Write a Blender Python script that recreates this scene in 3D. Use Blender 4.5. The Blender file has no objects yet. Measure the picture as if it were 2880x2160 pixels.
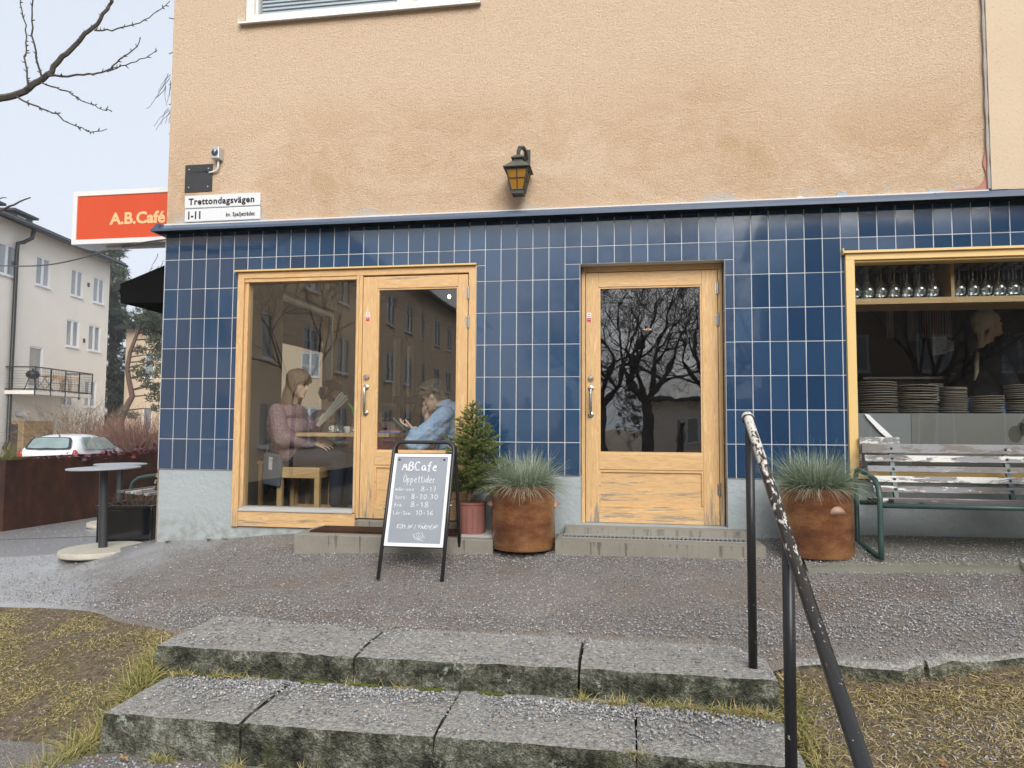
import bpy, bmesh, math, random
import numpy as np
from mathutils import Vector, Matrix, Quaternion, noise
R = math.radians
PI = math.pi
random.seed(7)
rng = np.random.default_rng(11)
scene = bpy.context.scene
C = scene.collection
# ------------------------------------------------------------------ camera
cam_d = bpy.data.cameras.new('camera')
cam = bpy.data.objects.new('camera', cam_d)
C.objects.link(cam)
cam_d.sensor_width = 36.0
cam_d.lens = 25.0
cam_d.clip_start = 0.05
cam_d.clip_end = 2000
_r = Vector((0.98783898, 0.15536894, 0.00588566)); _u = Vector((0.00343856, -0.05967655, 0.99821184)); _f = Vector((-0.15544235, 0.98605233, 0.05948506))
m = Matrix((_r, _u, -_f)).transposed().to_4x4()
m.translation = Vector((3.8183, -5.3981, 0.9891))
cam.matrix_world = m
scene.camera = cam
# ------------------------------------------------------------------ sky and sun
W = bpy.data.worlds.new('World'); scene.world = W; W.use_nodes = True
nt = W.node_tree; nt.nodes.clear()
sky = nt.nodes.new('ShaderNodeTexSky'); sky.sky_type = 'NISHITA'; sky.sun_disc = False
SUN_EL, SUN_ROT = R(35), R(160)
sky.sun_elevation = SUN_EL; sky.sun_rotation = SUN_ROT
sky.air_density = 1.0; sky.dust_density = 6.0; sky.ozone_density = 1.0
hs = nt.nodes.new('ShaderNodeHueSaturation'); hs.inputs['Saturation'].default_value = 0.42
ov = nt.nodes.new('ShaderNodeMix'); ov.data_type = 'RGBA'; ov.inputs[0].default_value = 0.72   # even cloud layer over the clear sky
ov.inputs[7].default_value = (5.30, 5.75, 6.45, 1)
bg = nt.nodes.new('ShaderNodeBackground'); bg.inputs['Strength'].default_value = 0.082
wo = nt.nodes.new('ShaderNodeOutputWorld')
nt.links.new(sky.outputs[0], hs.inputs['Color']); nt.links.new(hs.outputs[0], ov.inputs[6]); nt.links.new(ov.outputs[2], bg.inputs[0]); nt.links.new(bg.outputs[0], wo.inputs[0])
sd = bpy.data.lights.new('sun', 'SUN'); sd.energy = 1.5; sd.angle = R(40); sd.color = (1.0, 0.965, 0.92)
so = bpy.data.objects.new('sun', sd); C.objects.link(so)
sv = Vector((math.sin(SUN_ROT) * math.cos(SUN_EL), math.cos(SUN_ROT) * math.cos(SUN_EL), math.sin(SUN_EL)))
so.rotation_euler = sv.to_track_quat('Z', 'Y').to_euler(); so.location = (0, -30, 40)
scene.view_settings.view_transform = 'Standard'; scene.view_settings.look = 'None'
scene.view_settings.gamma = 1.0; scene.view_settings.use_curve_mapping = False
scene.view_settings.exposure = 1.08
scene.cycles.max_bounces = 10; scene.cycles.transparent_max_bounces = 24; scene.cycles.glossy_bounces = 5
scene.cycles.caustics_reflective = False; scene.cycles.caustics_refractive = False
scene.cycles.sample_clamp_indirect = 6.0
scene.cycles.use_denoising = True
# ------------------------------------------------------------------ geometry helpers
class G:
    def __init__(s): s.v = []; s.f = []; s.t = []
    def add(s, vs, fs):
        n = len(s.v); s.v.extend([tuple(map(float, p)) for p in vs]); s.f.extend([tuple(i + n for i in f) for f in fs]); return s
    def box(s, x0, y0, z0, x1, y1, z1, M=None):
        vs = [(x0, y0, z0), (x1, y0, z0), (x1, y1, z0), (x0, y1, z0), (x0, y0, z1), (x1, y0, z1), (x1, y1, z1), (x0, y1, z1)]
        if M is not None: vs = [M @ Vector(p) for p in vs]
        return s.add(vs, [(0, 3, 2, 1), (4, 5, 6, 7), (0, 1, 5, 4), (1, 2, 6, 5), (2, 3, 7, 6), (3, 0, 4, 7)])
    def cbox(s, c, d, M=None):
        T = Matrix.Translation(Vector(c)) @ (M.to_4x4() if M is not None else Matrix.Identity(4))
        return s.box(-d[0] / 2, -d[1] / 2, -d[2] / 2, d[0] / 2, d[1] / 2, d[2] / 2, T)
    def prism(s, poly, a, b, axis='x'):
        # poly: list of 2D points; extruded along axis from a to b
        def P(p, t):
            return {'x': (t, p[0], p[1]), 'y': (p[0], t, p[1]), 'z': (p[0], p[1], t)}[axis]
        n = len(poly); vs = [P(p, a) for p in poly] + [P(p, b) for p in poly]
        fs = [tuple(range(n))[::-1], tuple(range(n, 2 * n))] + [(i, (i + 1) % n, n + (i + 1) % n, n + i) for i in range(n)]
        return s.add(vs, fs)
    def tube(s, pts, rad, n=8, cap=True):
        pts = [Vector(p) for p in pts]; m = len(pts)
        if not hasattr(rad, '__len__'): rad = [rad] * m
        vs = []; prev = None
        for i, p in enumerate(pts):
            t = (pts[min(i + 1, m - 1)] - pts[max(i - 1, 0)])
            if t.length < 1e-9: t = Vector((0, 0, 1))
            t.normalize()
            if prev is None:
                a = Vector((0, 0, 1)) if abs(t.z) < .9 else Vector((1, 0, 0))
                x = t.cross(a).normalized()
            else:
                x = (prev - t * prev.dot(t))
                x = x.normalized() if x.length > 1e-6 else t.orthogonal().normalized()
            prev = x; y = t.cross(x)
            for k in range(n):
                q = 2 * PI * k / n
                vs.append(p + (x * math.cos(q) + y * math.sin(q)) * rad[i])
        fs = [(i * n + k, i * n + (k + 1) % n, (i + 1) * n + (k + 1) % n, (i + 1) * n + k) for i in range(m - 1) for k in range(n)]
        if cap: fs += [tuple(range(n))[::-1], tuple(range((m - 1) * n, m * n))]
        return s.add(vs, fs)
    def lathe(s, prof, n=24, c=(0, 0, 0), M=None, cap0=True, cap1=True):
        vs = []
        for r, z in prof:
            for k in range(n):
                q = 2 * PI * k / n; p = Vector((r * math.cos(q), r * math.sin(q), z))
                if M is not None: p = M @ p
                vs.append(p + Vector(c))
        m = len(prof)
        fs = [(i * n + k, i * n + (k + 1) % n, (i + 1) * n + (k + 1) % n, (i + 1) * n + k) for i in range(m - 1) for k in range(n)]
        if cap0: fs.append(tuple(range(n))[::-1])
        if cap1: fs.append(tuple(range((m - 1) * n, m * n)))
        return s.add(vs, fs)
    def ell(s, c, r, M=None, n=14, k=9):
        prof = [(math.sin(PI * i / k), -math.cos(PI * i / k)) for i in range(k + 1)]
        prof[0] = (.001, -1); prof[-1] = (.001, 1)
        S = Matrix.Diagonal(Vector(r))
        if M is not None: S = M.to_3x3() @ S
        return s.lathe(prof, n, c, S)
    def cap(s, a, b, r0, r1, n=12):
        a = Vector(a); b = Vector(b); d = b - a; L = d.length
        M = d.to_track_quat('Z', 'Y').to_matrix() if L > 1e-6 else Matrix.Identity(3)
        prof = [(r0 * math.cos(R(t)), r0 * math.sin(R(t))) for t in (-89, -60, -30, 0)] + [(r1 * math.cos(R(t)), L + r1 * math.sin(R(t))) for t in (0, 30, 60, 89)]
        return s.lathe(prof, n, a, M)
    def chain(s, pts, rs, n=12):
        for i in range(len(pts) - 1): s.cap(pts[i], pts[i + 1], rs[i], rs[i + 1], n)
        return s
    def holes(s, O, U, V, N, um, vm, hs, dep):
        # a wall face with rectangular openings (u0,v0,u1,v1) and reveals of depth dep going along -N
        O, U, V, N = Vector(O), Vector(U), Vector(V), Vector(N)
        us = sorted({0, um} | {h[0] for h in hs} | {h[2] for h in hs}); vs_ = sorted({0, vm} | {h[1] for h in hs} | {h[3] for h in hs})
        P = lambda u, v, d=0: O + U * u + V * v - N * d
        for i in range(len(us) - 1):
            for j in range(len(vs_) - 1):
                a, b, c, d = us[i], us[i + 1], vs_[j], vs_[j + 1]
                cu, cv = (a + b) / 2, (c + d) / 2
                if any(h[0] < cu < h[2] and h[1] < cv < h[3] for h in hs): continue
                s.add([P(a, c), P(b, c), P(b, d), P(a, d)], [(0, 1, 2, 3)])
        for a, c, b, d in hs:
            q = [(a, c), (b, c), (b, d), (a, d)]
            for k in range(4):
                p0, p1 = q[k], q[(k + 1) % 4]
                if (p0[1] == p1[1] and p0[1] in (0, vm)) or (p0[0] == p1[0] and p0[0] in (0, um)): continue
                s.add([P(*p0), P(*p1), P(p1[0], p1[1], dep), P(p0[0], p0[1], dep)], [(0, 1, 2, 3)])
        return s
    def mesh(s, name, mat=None, smooth=False, org=None):
        me = bpy.data.meshes.new(name)
        v = s.v if org is None else [(p[0] - org[0], p[1] - org[1], p[2] - org[2]) for p in s.v]
        me.from_pydata(v, [], s.f); me.validate()
        if mat is not None:
            for mm in (mat if isinstance(mat, (list, tuple)) else [mat]): me.materials.append(mm)
        if smooth: me.polygons.foreach_set('use_smooth', [True] * len(me.polygons))
        me.update(); return me
    def build(s, name, mat=None, parent=None, smooth=False, bev=None, seg=2, local=False, sub=0, auto=None):
        org = None if (parent is None or local) else wloc(parent)
        me = s.mesh(name, mat, smooth, org)
        o = bpy.data.objects.new(name, me); C.objects.link(o)
        if parent is not None: o.parent = parent
        if auto is not None and not smooth: shade_auto(me, auto)
        if sub:
            md = o.modifiers.new('sub', 'SUBSURF'); md.levels = md.render_levels = sub
        if bev:
            md = o.modifiers.new('bevel', 'BEVEL'); md.width = bev; md.segments = seg; md.limit_method = 'ANGLE'; md.angle_limit = R(40)
        return o
def wloc(o):
    l = Vector(o.location)
    while o.parent is not None:
        o = o.parent; l = l + Vector(o.location)
    return l
def shade_auto(me, deg=35):
    me.polygons.foreach_set('use_smooth', [True] * len(me.polygons))
    bm = bmesh.new(); bm.from_mesh(me)
    for e in bm.edges:
        if len(e.link_faces) == 2 and e.calc_face_angle(0) > R(deg): e.smooth = False
    bm.to_mesh(me); bm.free()
def tag(o, label=None, cat=None, group=None, kind=None):
    if label: o['label'] = label
    if cat: o['category'] = cat
    if group: o['group'] = group
    if kind: o['kind'] = kind
    return o
def thing(name, label, cat, loc=(0, 0, 0), group=None, rz=0):
    o = bpy.data.objects.new(name, None); C.objects.link(o); o.empty_display_size = .1
    o.location = loc; o.rotation_euler = (0, 0, rz)
    return tag(o, label, cat, group)
def copy_tree(o, parent=None):
    c = o.copy(); C.objects.link(c)
    if parent is not None: c.parent = parent
    for ch in list(o.children): copy_tree(ch, c)
    return c
def dup(o, loc, rz=0, label=None, group=None):
    c = copy_tree(o); c.location = loc; c.rotation_euler = (0, 0, rz)
    if label: c['label'] = label
    if group: c['group'] = group
    return c
def np_mesh(name, V, F, mat, parent=None, tint=None, smooth=False, kind=None, org=None):
    # V (n,3), F (m,3 or 4)
    V = np.asarray(V, dtype=np.float32)
    if org is not None: V = V - np.array(org, np.float32)
    F = np.asarray(F, dtype=np.int32); k = F.shape[1]
    me = bpy.data.meshes.new(name)
    me.vertices.add(len(V)); me.vertices.foreach_set('co', V.ravel())
    me.loops.add(F.size); me.loops.foreach_set('vertex_index', F.ravel())
    me.polygons.add(len(F)); me.polygons.foreach_set('loop_start', np.arange(0, F.size, k, dtype=np.int32))
    me.polygons.foreach_set('loop_total', np.full(len(F), k, np.int32)) if bpy.app.version < (4, 1, 0) else None
    if tint is not None:
        a = me.attributes.new('tint', 'FLOAT', 'POINT'); a.data.foreach_set('value', np.asarray(tint, np.float32))
    me.materials.append(mat)
    if smooth: me.polygons.foreach_set('use_smooth', np.ones(len(F), dtype=bool))
    me.update(calc_edges=True); me.validate()
    o = bpy.data.objects.new(name, me); C.objects.link(o)
    if parent is not None: o.parent = parent
    if kind: o['kind'] = kind
    return o
# ------------------------------------------------------------------ materials
class N:
    """small wrapper for node building"""
    def __init__(s, name):
        s.m = bpy.data.materials.new(name); s.m.use_nodes = True; s.t = s.m.node_tree; s.t.nodes.clear()
        s.out = s.t.nodes.new('ShaderNodeOutputMaterial')
        s.tc = None
    def n(s, typ, **kw):
        nd = s.t.nodes.new('ShaderNode' + typ)
        for k, v in kw.items():
            if k.startswith('_'): setattr(nd, k[1:], v)
            else:
                key = int(k[1:]) if k[0] == 'i' and k[1:].isdigit() else k.replace('__', ' ')
                s.set(nd.inputs[key], v)
        return nd
    def set(s, inp, v):
        if isinstance(v, bpy.types.NodeSocket): s.t.links.new(v, inp)
        elif isinstance(v, bpy.types.Node): s.t.links.new(v.outputs[0], inp)
        else:
            if inp.type == 'RGBA' and len(v) == 3: v = (*v, 1)
            inp.default_value = v
    def co(s, scale=None, rot=None, loc=None, src='Object'):
        if s.tc is None: s.tc = s.t.nodes.new('ShaderNodeTexCoord')
        o = s.tc.outputs[src]
        if scale is None and rot is None and loc is None: return o
        mp = s.t.nodes.new('ShaderNodeMapping'); s.t.links.new(o, mp.inputs[0])
        if scale is not None: mp.inputs['Scale'].default_value = scale
        if rot is not None: mp.inputs['Rotation'].default_value = rot
        if loc is not None: mp.inputs['Location'].default_value = loc
        return mp.outputs[0]
    def noise(s, scale, detail=4, rough=.55, vec=None, dist=0, out='Fac'):
        nd = s.n('TexNoise', Scale=scale, Detail=detail, Roughness=rough, Distortion=dist, Vector=vec if vec is not None else s.co())
        return nd.outputs[out]
    def vor(s, scale, vec=None, out='Distance', feature='F1'):
        nd = s.n('TexVoronoi', Scale=scale, Vector=vec if vec is not None else s.co()); nd.feature = feature
        return nd.outputs[out]
    def ramp(s, fac, *stops, mode='LINEAR'):
        nd = s.t.nodes.new('ShaderNodeValToRGB'); s.set(nd.inputs[0], fac); el = nd.color_ramp.elements; nd.color_ramp.interpolation = mode
        while len(el) > 1: el.remove(el[-1])
        for i, (p, c) in enumerate(stops):
            if not hasattr(c, '__len__'): c = (c, c, c)
            e = el[0] if i == 0 else el.new(p)
            e.position = p; e.color = (*c, 1) if len(c) == 3 else c
        return nd.outputs[0]
    def mix(s, fac, a, b, blend='MIX'):
        nd = s.t.nodes.new('ShaderNodeMix'); nd.data_type = 'RGBA'; nd.blend_type = blend
        s.set(nd.inputs[0], fac); s.set(nd.inputs[6], a); s.set(nd.inputs[7], b)
        return nd.outputs[2]
    def math(s, op, a, b=0.0, clamp=False):
        nd = s.t.nodes.new('ShaderNodeMath'); nd.operation = op; nd.use_clamp = clamp
        s.set(nd.inputs[0], a); s.set(nd.inputs[1], b); return nd.outputs[0]
    def bump(s, h, strength=.5, dist=.01, nrm=None):
        nd = s.n('Bump', Strength=strength, Distance=dist, Height=h)
        if nrm is not None: s.set(nd.inputs['Normal'], nrm)
        return nd.outputs[0]
    def sep(s, vec=None):
        nd = s.n('SeparateXYZ'); s.set(nd.inputs[0], vec if vec is not None else s.co()); return nd.outputs
    def attr(s, name='tint'):
        nd = s.t.nodes.new('ShaderNodeAttribute'); nd.attribute_name = name; return nd.outputs['Fac']
    def rand(s):
        return s.t.nodes.new('ShaderNodeObjectInfo').outputs['Random']
    def pbr(s, color, rough=.6, metal=0.0, nrm=None, spec=.5, coat=0.0, coat_r=.05, **kw):
        b = s.n('BsdfPrincipled'); s.set(b.inputs['Base Color'], color); s.set(b.inputs['Roughness'], rough); s.set(b.inputs['Metallic'], metal)
        s.set(b.inputs['Specular IOR Level'], spec); s.set(b.inputs['Coat Weight'], coat); s.set(b.inputs['Coat Roughness'], coat_r)
        if nrm is not None: s.set(b.inputs['Normal'], nrm)
        for k, v in kw.items(): s.set(b.inputs[k.replace('__', ' ')], v)
        s.t.links.new(b.outputs[0], s.out.inputs[0]); return s.m
def flat(name, col, rough=.6, metal=0, var=.12, scale=25, bump=.0, spec=.5, coat=0):
    k = N(name); n = k.noise(scale, 4)
    c = k.mix(n, tuple(x * (1 - var) for x in col), tuple(min(1, x * (1 + var)) for x in col))
    nr = k.bump(k.noise(scale * 4, 3), bump, .004) if bump else None
    return k.pbr(c, rough, metal, nr, spec, coat)
MAT = {}
# rough-cast ochre plaster with darker damp stains just above the cornice
k = N('plaster_ochre'); x, y, z = k.sep()
n1 = k.noise(78, 5, .66, dist=1.0); n2 = k.noise(1.1, 5, .6); n3 = k.noise(9, 4, .6)
base = k.ramp(n1, (.30, (.52, .375, .25)), (.47, (.70, .53, .375)), (.70, (.81, .64, .48)))
base = k.mix(k.math('MULTIPLY', n2, .5), base, (.73, .555, .395))
wv = k.noise(1.0, 6, .62, vec=k.co((.95, 1, 1.5)), dist=.35)
zz = k.math('ADD', z, k.math('MULTIPLY', k.math('SUBTRACT', k.noise(.9, 3, .5, vec=k.co((1, 1, .2), loc=(4, 0, 0))), .5), 1.1))
band = k.ramp(k.math('DIVIDE', k.math('SUBTRACT', zz, 2.6), 1.1), (.0, .75), (.35, .9), (.6, .7), (1.0, .0))
stain = k.math('MULTIPLY', band, k.ramp(wv, (.38, 0.), (.47, .55), (.505, .25), (.57, .8), (.66, .65)))
base = k.mix(k.math('MULTIPLY', stain, .8), base, k.mix(n1, (.38, .23, .11), (.64, .42, .23)))
low = k.math('MULTIPLY', k.ramp(k.math('SUBTRACT', z, 2.66), (.0, 1.), (.05, .8), (.11, 0.)), k.ramp(k.noise(3.2, 4, .6), (.56, 0.), (.63, 1.)))
base = k.mix(low, base, (.56, .52, .48))
MAT['plaster'] = k.pbr(base, .93, 0, k.bump(k.math('ADD', n1, k.math('MULTIPLY', n3, .35)), 1.0, .017), .2)
k = N('render_board'); n1 = k.noise(40, 5, .6)
c = k.mix(k.noise(1.3, 4), (.56, .44, .31), (.62, .50, .37)); c = k.mix(k.ramp(k.noise(70, 2), (.62, 0.), (.68, .5)), c, (.4, .32, .22))
MAT['board'] = k.pbr(c, .9, 0, k.bump(n1, .5, .006), .2)
MAT['bare_brick'] = flat('bare_render_pink', (.42, .20, .15), .9, var=.2, bump=.5)
MAT['mortar_white'] = flat('white_mortar', (.68, .68, .67), .9, var=.1, bump=.4)
k = N('plinth_grey'); n1 = k.noise(30, 5, .6); n2 = k.noise(2.4, 4)
c = k.mix(n2, (.34, .385, .40), (.41, .455, .47)); x, y, z = k.sep()
dirt = k.math('MULTIPLY', k.ramp(z, (.12, 1.), (.32, 0.)), k.ramp(k.noise(14, 4), (.4, 0.), (.62, 1.)))
c = k.mix(k.math('MULTIPLY', dirt, .5), c, (.2, .19, .15))
MAT['plinth'] = k.pbr(c, .75, 0, k.bump(k.math('ADD', n1, k.math('MULTIPLY', k.noise(9, 3), .7)), .7, .010), .3)
k = N('blue_glazed_tile'); rd = k.rand(); nz = k.noise(3.5, 2, .4)
c = k.mix(rd, (.007, .036, .092), (.014, .056, .130)); c = k.mix(k.ramp(k.noise(45, 3, .7), (.66, 0.), (.72, .35)), c, (.10, .14, .22))
sc = k.ramp(k.noise(5, 5, .7, vec=k.co((1, 1, 6))), (.68, 0.), (.74, .25))
c = k.mix(sc, c, (.06, .09, .17))
MAT['tile'] = k.pbr(c, k.mix(rd, (.08,) * 3, (.17,) * 3), 0, k.bump(nz, .10, .02), .8, 1.0, .03)
k = N('grout'); MAT['grout'] = k.pbr(k.mix(k.noise(6, 5), (.54, .56, .585), (.72, .74, .76)), .9, 0, k.bump(k.noise(90, 2), .3, .002))
k = N('cornice_metal'); c = k.mix(k.noise(4, 4), (.060, .095, .155), (.085, .125, .19)); c = k.mix(k.ramp(k.noise(60, 2), (.7, 0.), (.74, .5)), c, (.25, .28, .3))
MAT['cornice'] = k.pbr(c, .38, .0, k.bump(k.noise(3, 2), .15, .01), .5)
def wood(name, horiz, wear, tone=1.38, rough=.42):
    k = N(name)
    sc = (1.6, 14, 14) if horiz else (14, 14, 1.6)
    sc2 = (3.5, 60, 60) if horiz else (60, 60, 3.5)
    g1 = k.noise(2.2, 6, .6, vec=k.co(sc), dist=.8); g2 = k.noise(3.2, 3, .6, vec=k.co(sc2))
    c = k.ramp(g1, (.28, (.40 * tone, .248 * tone, .112 * tone)), (.45, (.51 * tone, .335 * tone, .165 * tone)), (.54, (.45 * tone, .285 * tone, .132 * tone)), (.62, (.53 * tone, .355 * tone, .18 * tone)), (.75, (.56 * tone, .39 * tone, .21 * tone)))
    c = k.mix(k.ramp(g2, (.33, .42), (.52, 0.)), c, (.34 * tone, .19 * tone, .075 * tone))
    if wear:
        x, y, z = k.sep()
        wm = k.noise(2.0, 6, .68, vec=k.co((1.3, 16, 16) if horiz else (16, 16, 1.3)), dist=.25)
        lowz = k.ramp(k.math('DIVIDE', z, 2.5), (.10, .17), (.30, .0)) if wear < 2 else k.ramp(k.math('DIVIDE', z, 2.5), (.10, .12), (.36, .015), (.8, .02), (.88, .10))
        wm = k.ramp(k.math('ADD', wm, lowz), (.645, 0.), (.74, .9))
        gg = k.mix(k.noise(4, 4, vec=k.co(sc2)), (.15, .125, .10), (.38, .34, .28))
        c = k.mix(wm, c, gg)
        rr = k.mix(wm, (rough,) * 3, (.85,) * 3)
        return k.pbr(c, rr, 0, k.bump(k.math('ADD', k.math('MULTIPLY', wm, -.8), g2), .35, .003), .4)
    return k.pbr(c, rough, 0, k.bump(g2, .25, .002), .4)
MAT['oak_v'] = wood('oak_vertical', False, 1); MAT['oak_h'] = wood('oak_horizontal', True, 1)
MAT['oak_worn_h'] = wood('oak_weathered_horizontal', True, 2); MAT['oak_worn_v'] = wood('oak_weathered_vertical', False, 2)
MAT['oak_in'] = wood('oak_interior', True, 0, 1.2); MAT['oak_in_v'] = wood('oak_interior_vertical', False, 0, 1.2)
MAT['walnut'] = wood('shelf_wood', True, 0, .95)
MAT['yellow_paint'] = flat('yellow_cream_paint', (.72, .50, .20), .5, var=.08, scale=6, bump=.15)
k = N('grey_weathered_strip'); MAT['strip'] = k.pbr(k.mix(k.noise(3, 5, vec=k.co((1, 1, 8))), (.30, .29, .27), (.52, .51, .49)), .8)
def glass(name, tintc=(.93, .95, .94), ior=1.75, wob=.0, gain=1.0, wscale=2.5, rough=0.0):
    k = N(name)
    tr = k.n('BsdfTransparent', Color=(*tintc, 1)); gl = k.n('BsdfGlossy', Roughness=rough, Color=(1, 1, 1, 1))
    fr = k.n('Fresnel', IOR=ior).outputs[0]
    geo = k.t.nodes.new('ShaderNodeNewGeometry')
    fr = k.math('MULTIPLY', k.math('MULTIPLY', fr, gain, True), k.math('SUBTRACT', 1.0, geo.outputs['Backfacing']))
    if wob:
        k.set(gl.inputs['Normal'], k.bump(k.noise(wscale, 2, .4), wob, .01))
    mx = k.n('MixShader'); k.set(mx.inputs[0], fr); k.t.links.new(tr.outputs[0], mx.inputs[1]); k.t.links.new(gl.outputs[0], mx.inputs[2])
    k.t.links.new(mx.outputs[0], k.out.inputs[0]); return k.m
MAT['pane'] = glass('window_glass', ior=1.9, wob=.05, gain=1.3)
MAT['pane_dark'] = glass('kitchen_window_glass', ior=1.7, wob=.05, gain=.9)
MAT['pane_wavy'] = glass('door_glass', (.80, .83, .83), ior=2.1, wob=.07, gain=1.75, wscale=4)
MAT['clear'] = glass('drinking_glass', (.97, .98, .98), ior=1.8, gain=3.6, rough=.10)
MAT['black_metal'] = flat('black_metal', (.018, .018, .02), .4, .0, var=.2)
MAT['dark_grey_metal'] = flat('dark_grey_metal', (.055, .058, .062), .45, .4, var=.2)
MAT['steel'] = flat('brushed_steel', (.55, .54, .52), .25, 1.0, var=.08)
MAT['white_paint'] = flat('white_paint', (.72, .73, .73), .5, var=.05)
k = N('old_white_paint'); wm = k.ramp(k.noise(16, 5, .7, vec=k.co((1, 1, 3))), (.62, 0.), (.66, 1.))
MAT['old_white'] = k.pbr(k.mix(wm, (.68, .68, .66), (.3, .28, .25)), .6, 0, k.bump(wm, .3, .002))
MAT['sign_white'] = flat('enamel_white', (.72, .74, .76), .25, var=.03, scale=4, coat=.3)
MAT['sign_black'] = flat('enamel_black', (.01, .01, .012), .3, var=.02)
MAT['alu'] = flat('aluminium', (.62, .64, .66), .35, .7, var=.05)
MAT['cream_letter'] = flat('peach_letters', (.86, .52, .27), .5, var=.02)
MAT['concrete'] = None
k = N('step_concrete'); n = k.noise(5, 6, .65); f = k.vor(160)
c = k.mix(n, (.20, .185, .155), (.33, .31, .265)); c = k.mix(k.ramp(f, (.1, .6), (.35, 0.)), c, (.42, .40, .36))
x, y, z = k.sep(); gm = k.t.nodes.new('ShaderNodeNewGeometry'); nz = k.sep(gm.outputs['Normal'])[2]
st = k.math('MULTIPLY', k.ramp(k.math('ADD', k.noise(6, 5, .65, vec=k.co((3.6, 1, .25))), k.math('MULTIPLY', z, .6)), (.60, 0.), (.66, 1.)), k.math('SUBTRACT', 1.0, k.math('ABSOLUTE', nz)))
c = k.mix(k.math('MULTIPLY', st, .65), c, (.075, .068, .05))
MAT['concrete'] = k.pbr(c, .9, 0, k.bump(k.math('ADD', f, n), .5, .006), .3)
k = N('granite_step'); n = k.noise(7, 6, .68); n2 = k.noise(55, 4, .7); v = k.vor(120)
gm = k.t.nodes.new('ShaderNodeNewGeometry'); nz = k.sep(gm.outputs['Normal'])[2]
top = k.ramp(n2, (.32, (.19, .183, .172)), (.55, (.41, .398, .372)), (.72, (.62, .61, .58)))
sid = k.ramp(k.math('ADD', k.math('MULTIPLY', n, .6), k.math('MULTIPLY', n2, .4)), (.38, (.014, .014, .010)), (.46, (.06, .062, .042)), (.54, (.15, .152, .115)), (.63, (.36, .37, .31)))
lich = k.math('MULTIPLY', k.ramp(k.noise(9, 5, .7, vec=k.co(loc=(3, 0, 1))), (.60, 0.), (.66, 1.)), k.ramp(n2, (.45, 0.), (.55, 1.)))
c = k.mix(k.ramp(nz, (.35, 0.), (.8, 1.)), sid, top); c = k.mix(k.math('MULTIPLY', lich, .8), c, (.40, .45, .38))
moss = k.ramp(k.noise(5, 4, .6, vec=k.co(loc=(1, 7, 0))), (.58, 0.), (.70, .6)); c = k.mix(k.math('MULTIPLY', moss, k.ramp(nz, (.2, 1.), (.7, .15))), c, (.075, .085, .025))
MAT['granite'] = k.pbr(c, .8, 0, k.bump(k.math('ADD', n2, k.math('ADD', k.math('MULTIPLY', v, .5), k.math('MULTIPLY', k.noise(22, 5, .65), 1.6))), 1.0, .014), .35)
k = N('gritty_asphalt'); x, y, z = k.sep(); n = k.noise(1.3, 6, .6); n2 = k.noise(10, 5, .65); v = k.vor(150, out='Color'); v2 = k.vor(150); v3 = k.vor(260, out='Color')
vr = k.sep(v)[0]; vr3 = k.sep(v3)[1]
c = k.mix(n, (.125, .110, .093), (.235, .197, .157)); c = k.mix(k.ramp(n2, (.4, 0.), (.62, .6)), c, (.16, .15, .14))
c = k.mix(k.ramp(vr, (.70, 0.), (.80, .55), (.93, .6), (.95, .9)), c, k.mix(vr3, (.16, .16, .165), (.44, .44, .45)))
c = k.mix(k.ramp(vr3, (.78, 0.), (.82, .7)), c, (.27, .265, .26))
c = k.mix(k.ramp(vr3, (.12, .6), (.18, 0.)), c, (.03, .03, .03))
pat = k.ramp(k.noise(1.7, 5, .62, vec=k.co((1, 1.5, 1), loc=(0, 6, 2))), (.48, 0.), (.62, .6)); c = k.mix(pat, c, k.mix(vr3, (.085, .062, .046), (.24, .185, .145)))
rust = k.ramp(k.noise(2.3, 5, .7, vec=k.co((1, 1.6, 1), loc=(2, 3, 0))), (.62, 0.), (.70, .35)); c = k.mix(rust, c, (.20, .125, .06))
wet = k.math('MULTIPLY', k.ramp(x, (.0, 1.), (.22, 0.)), 1.0)
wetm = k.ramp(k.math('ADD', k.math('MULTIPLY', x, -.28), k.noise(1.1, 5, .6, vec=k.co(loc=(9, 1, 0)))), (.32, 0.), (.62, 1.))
c = k.mix(k.math('MULTIPLY', wetm, .75), c, k.mix(vr3, (.24, .245, .255), (.48, .49, .51)))   # paler base colour painted in for the sky sheen on the wet patch
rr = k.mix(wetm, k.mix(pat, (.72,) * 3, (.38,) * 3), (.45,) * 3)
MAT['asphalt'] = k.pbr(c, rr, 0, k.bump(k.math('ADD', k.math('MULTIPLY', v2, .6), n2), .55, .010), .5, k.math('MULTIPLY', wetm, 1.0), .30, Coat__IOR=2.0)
k = N('lawn_soil'); n = k.noise(3.0, 6, .65); n2 = k.noise(35, 5, .7); vr = k.sep(k.vor(60, out='Color'))[0]
c = k.ramp(n2, (.3, (.11, .08, .058)), (.5, (.23, .178, .125)), (.7, (.36, .29, .205)))
c = k.mix(k.ramp(n, (.45, 0.), (.62, .6)), c, k.mix(n2, (.12, .10, .04), (.32, .27, .12)))
c = k.mix(k.ramp(k.noise(75, 4, .75), (.35, .8), (.48, 0.)), c, (.045, .033, .024))
c = k.mix(k.ramp(k.noise(95, 3, .7, vec=k.co(loc=(5, 2, 0))), (.60, 0.), (.68, .7)), c, (.40, .35, .28))
MAT['soil'] = k.pbr(c, .95, 0, k.bump(k.math('ADD', n2, k.math('MULTIPLY', k.noise(80, 4, .7), .7)), 1.0, .03), .2)
k = N('grit'); t = k.attr(); MAT['grit'] = k.pbr(k.ramp(t, (0, (.085, .088, .095)), (.35, (.21, .213, .22)), (.75, (.42, .42, .425)), (.97, (.68, .67, .66)), (1, (.46, .34, .24))), .75)
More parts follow.
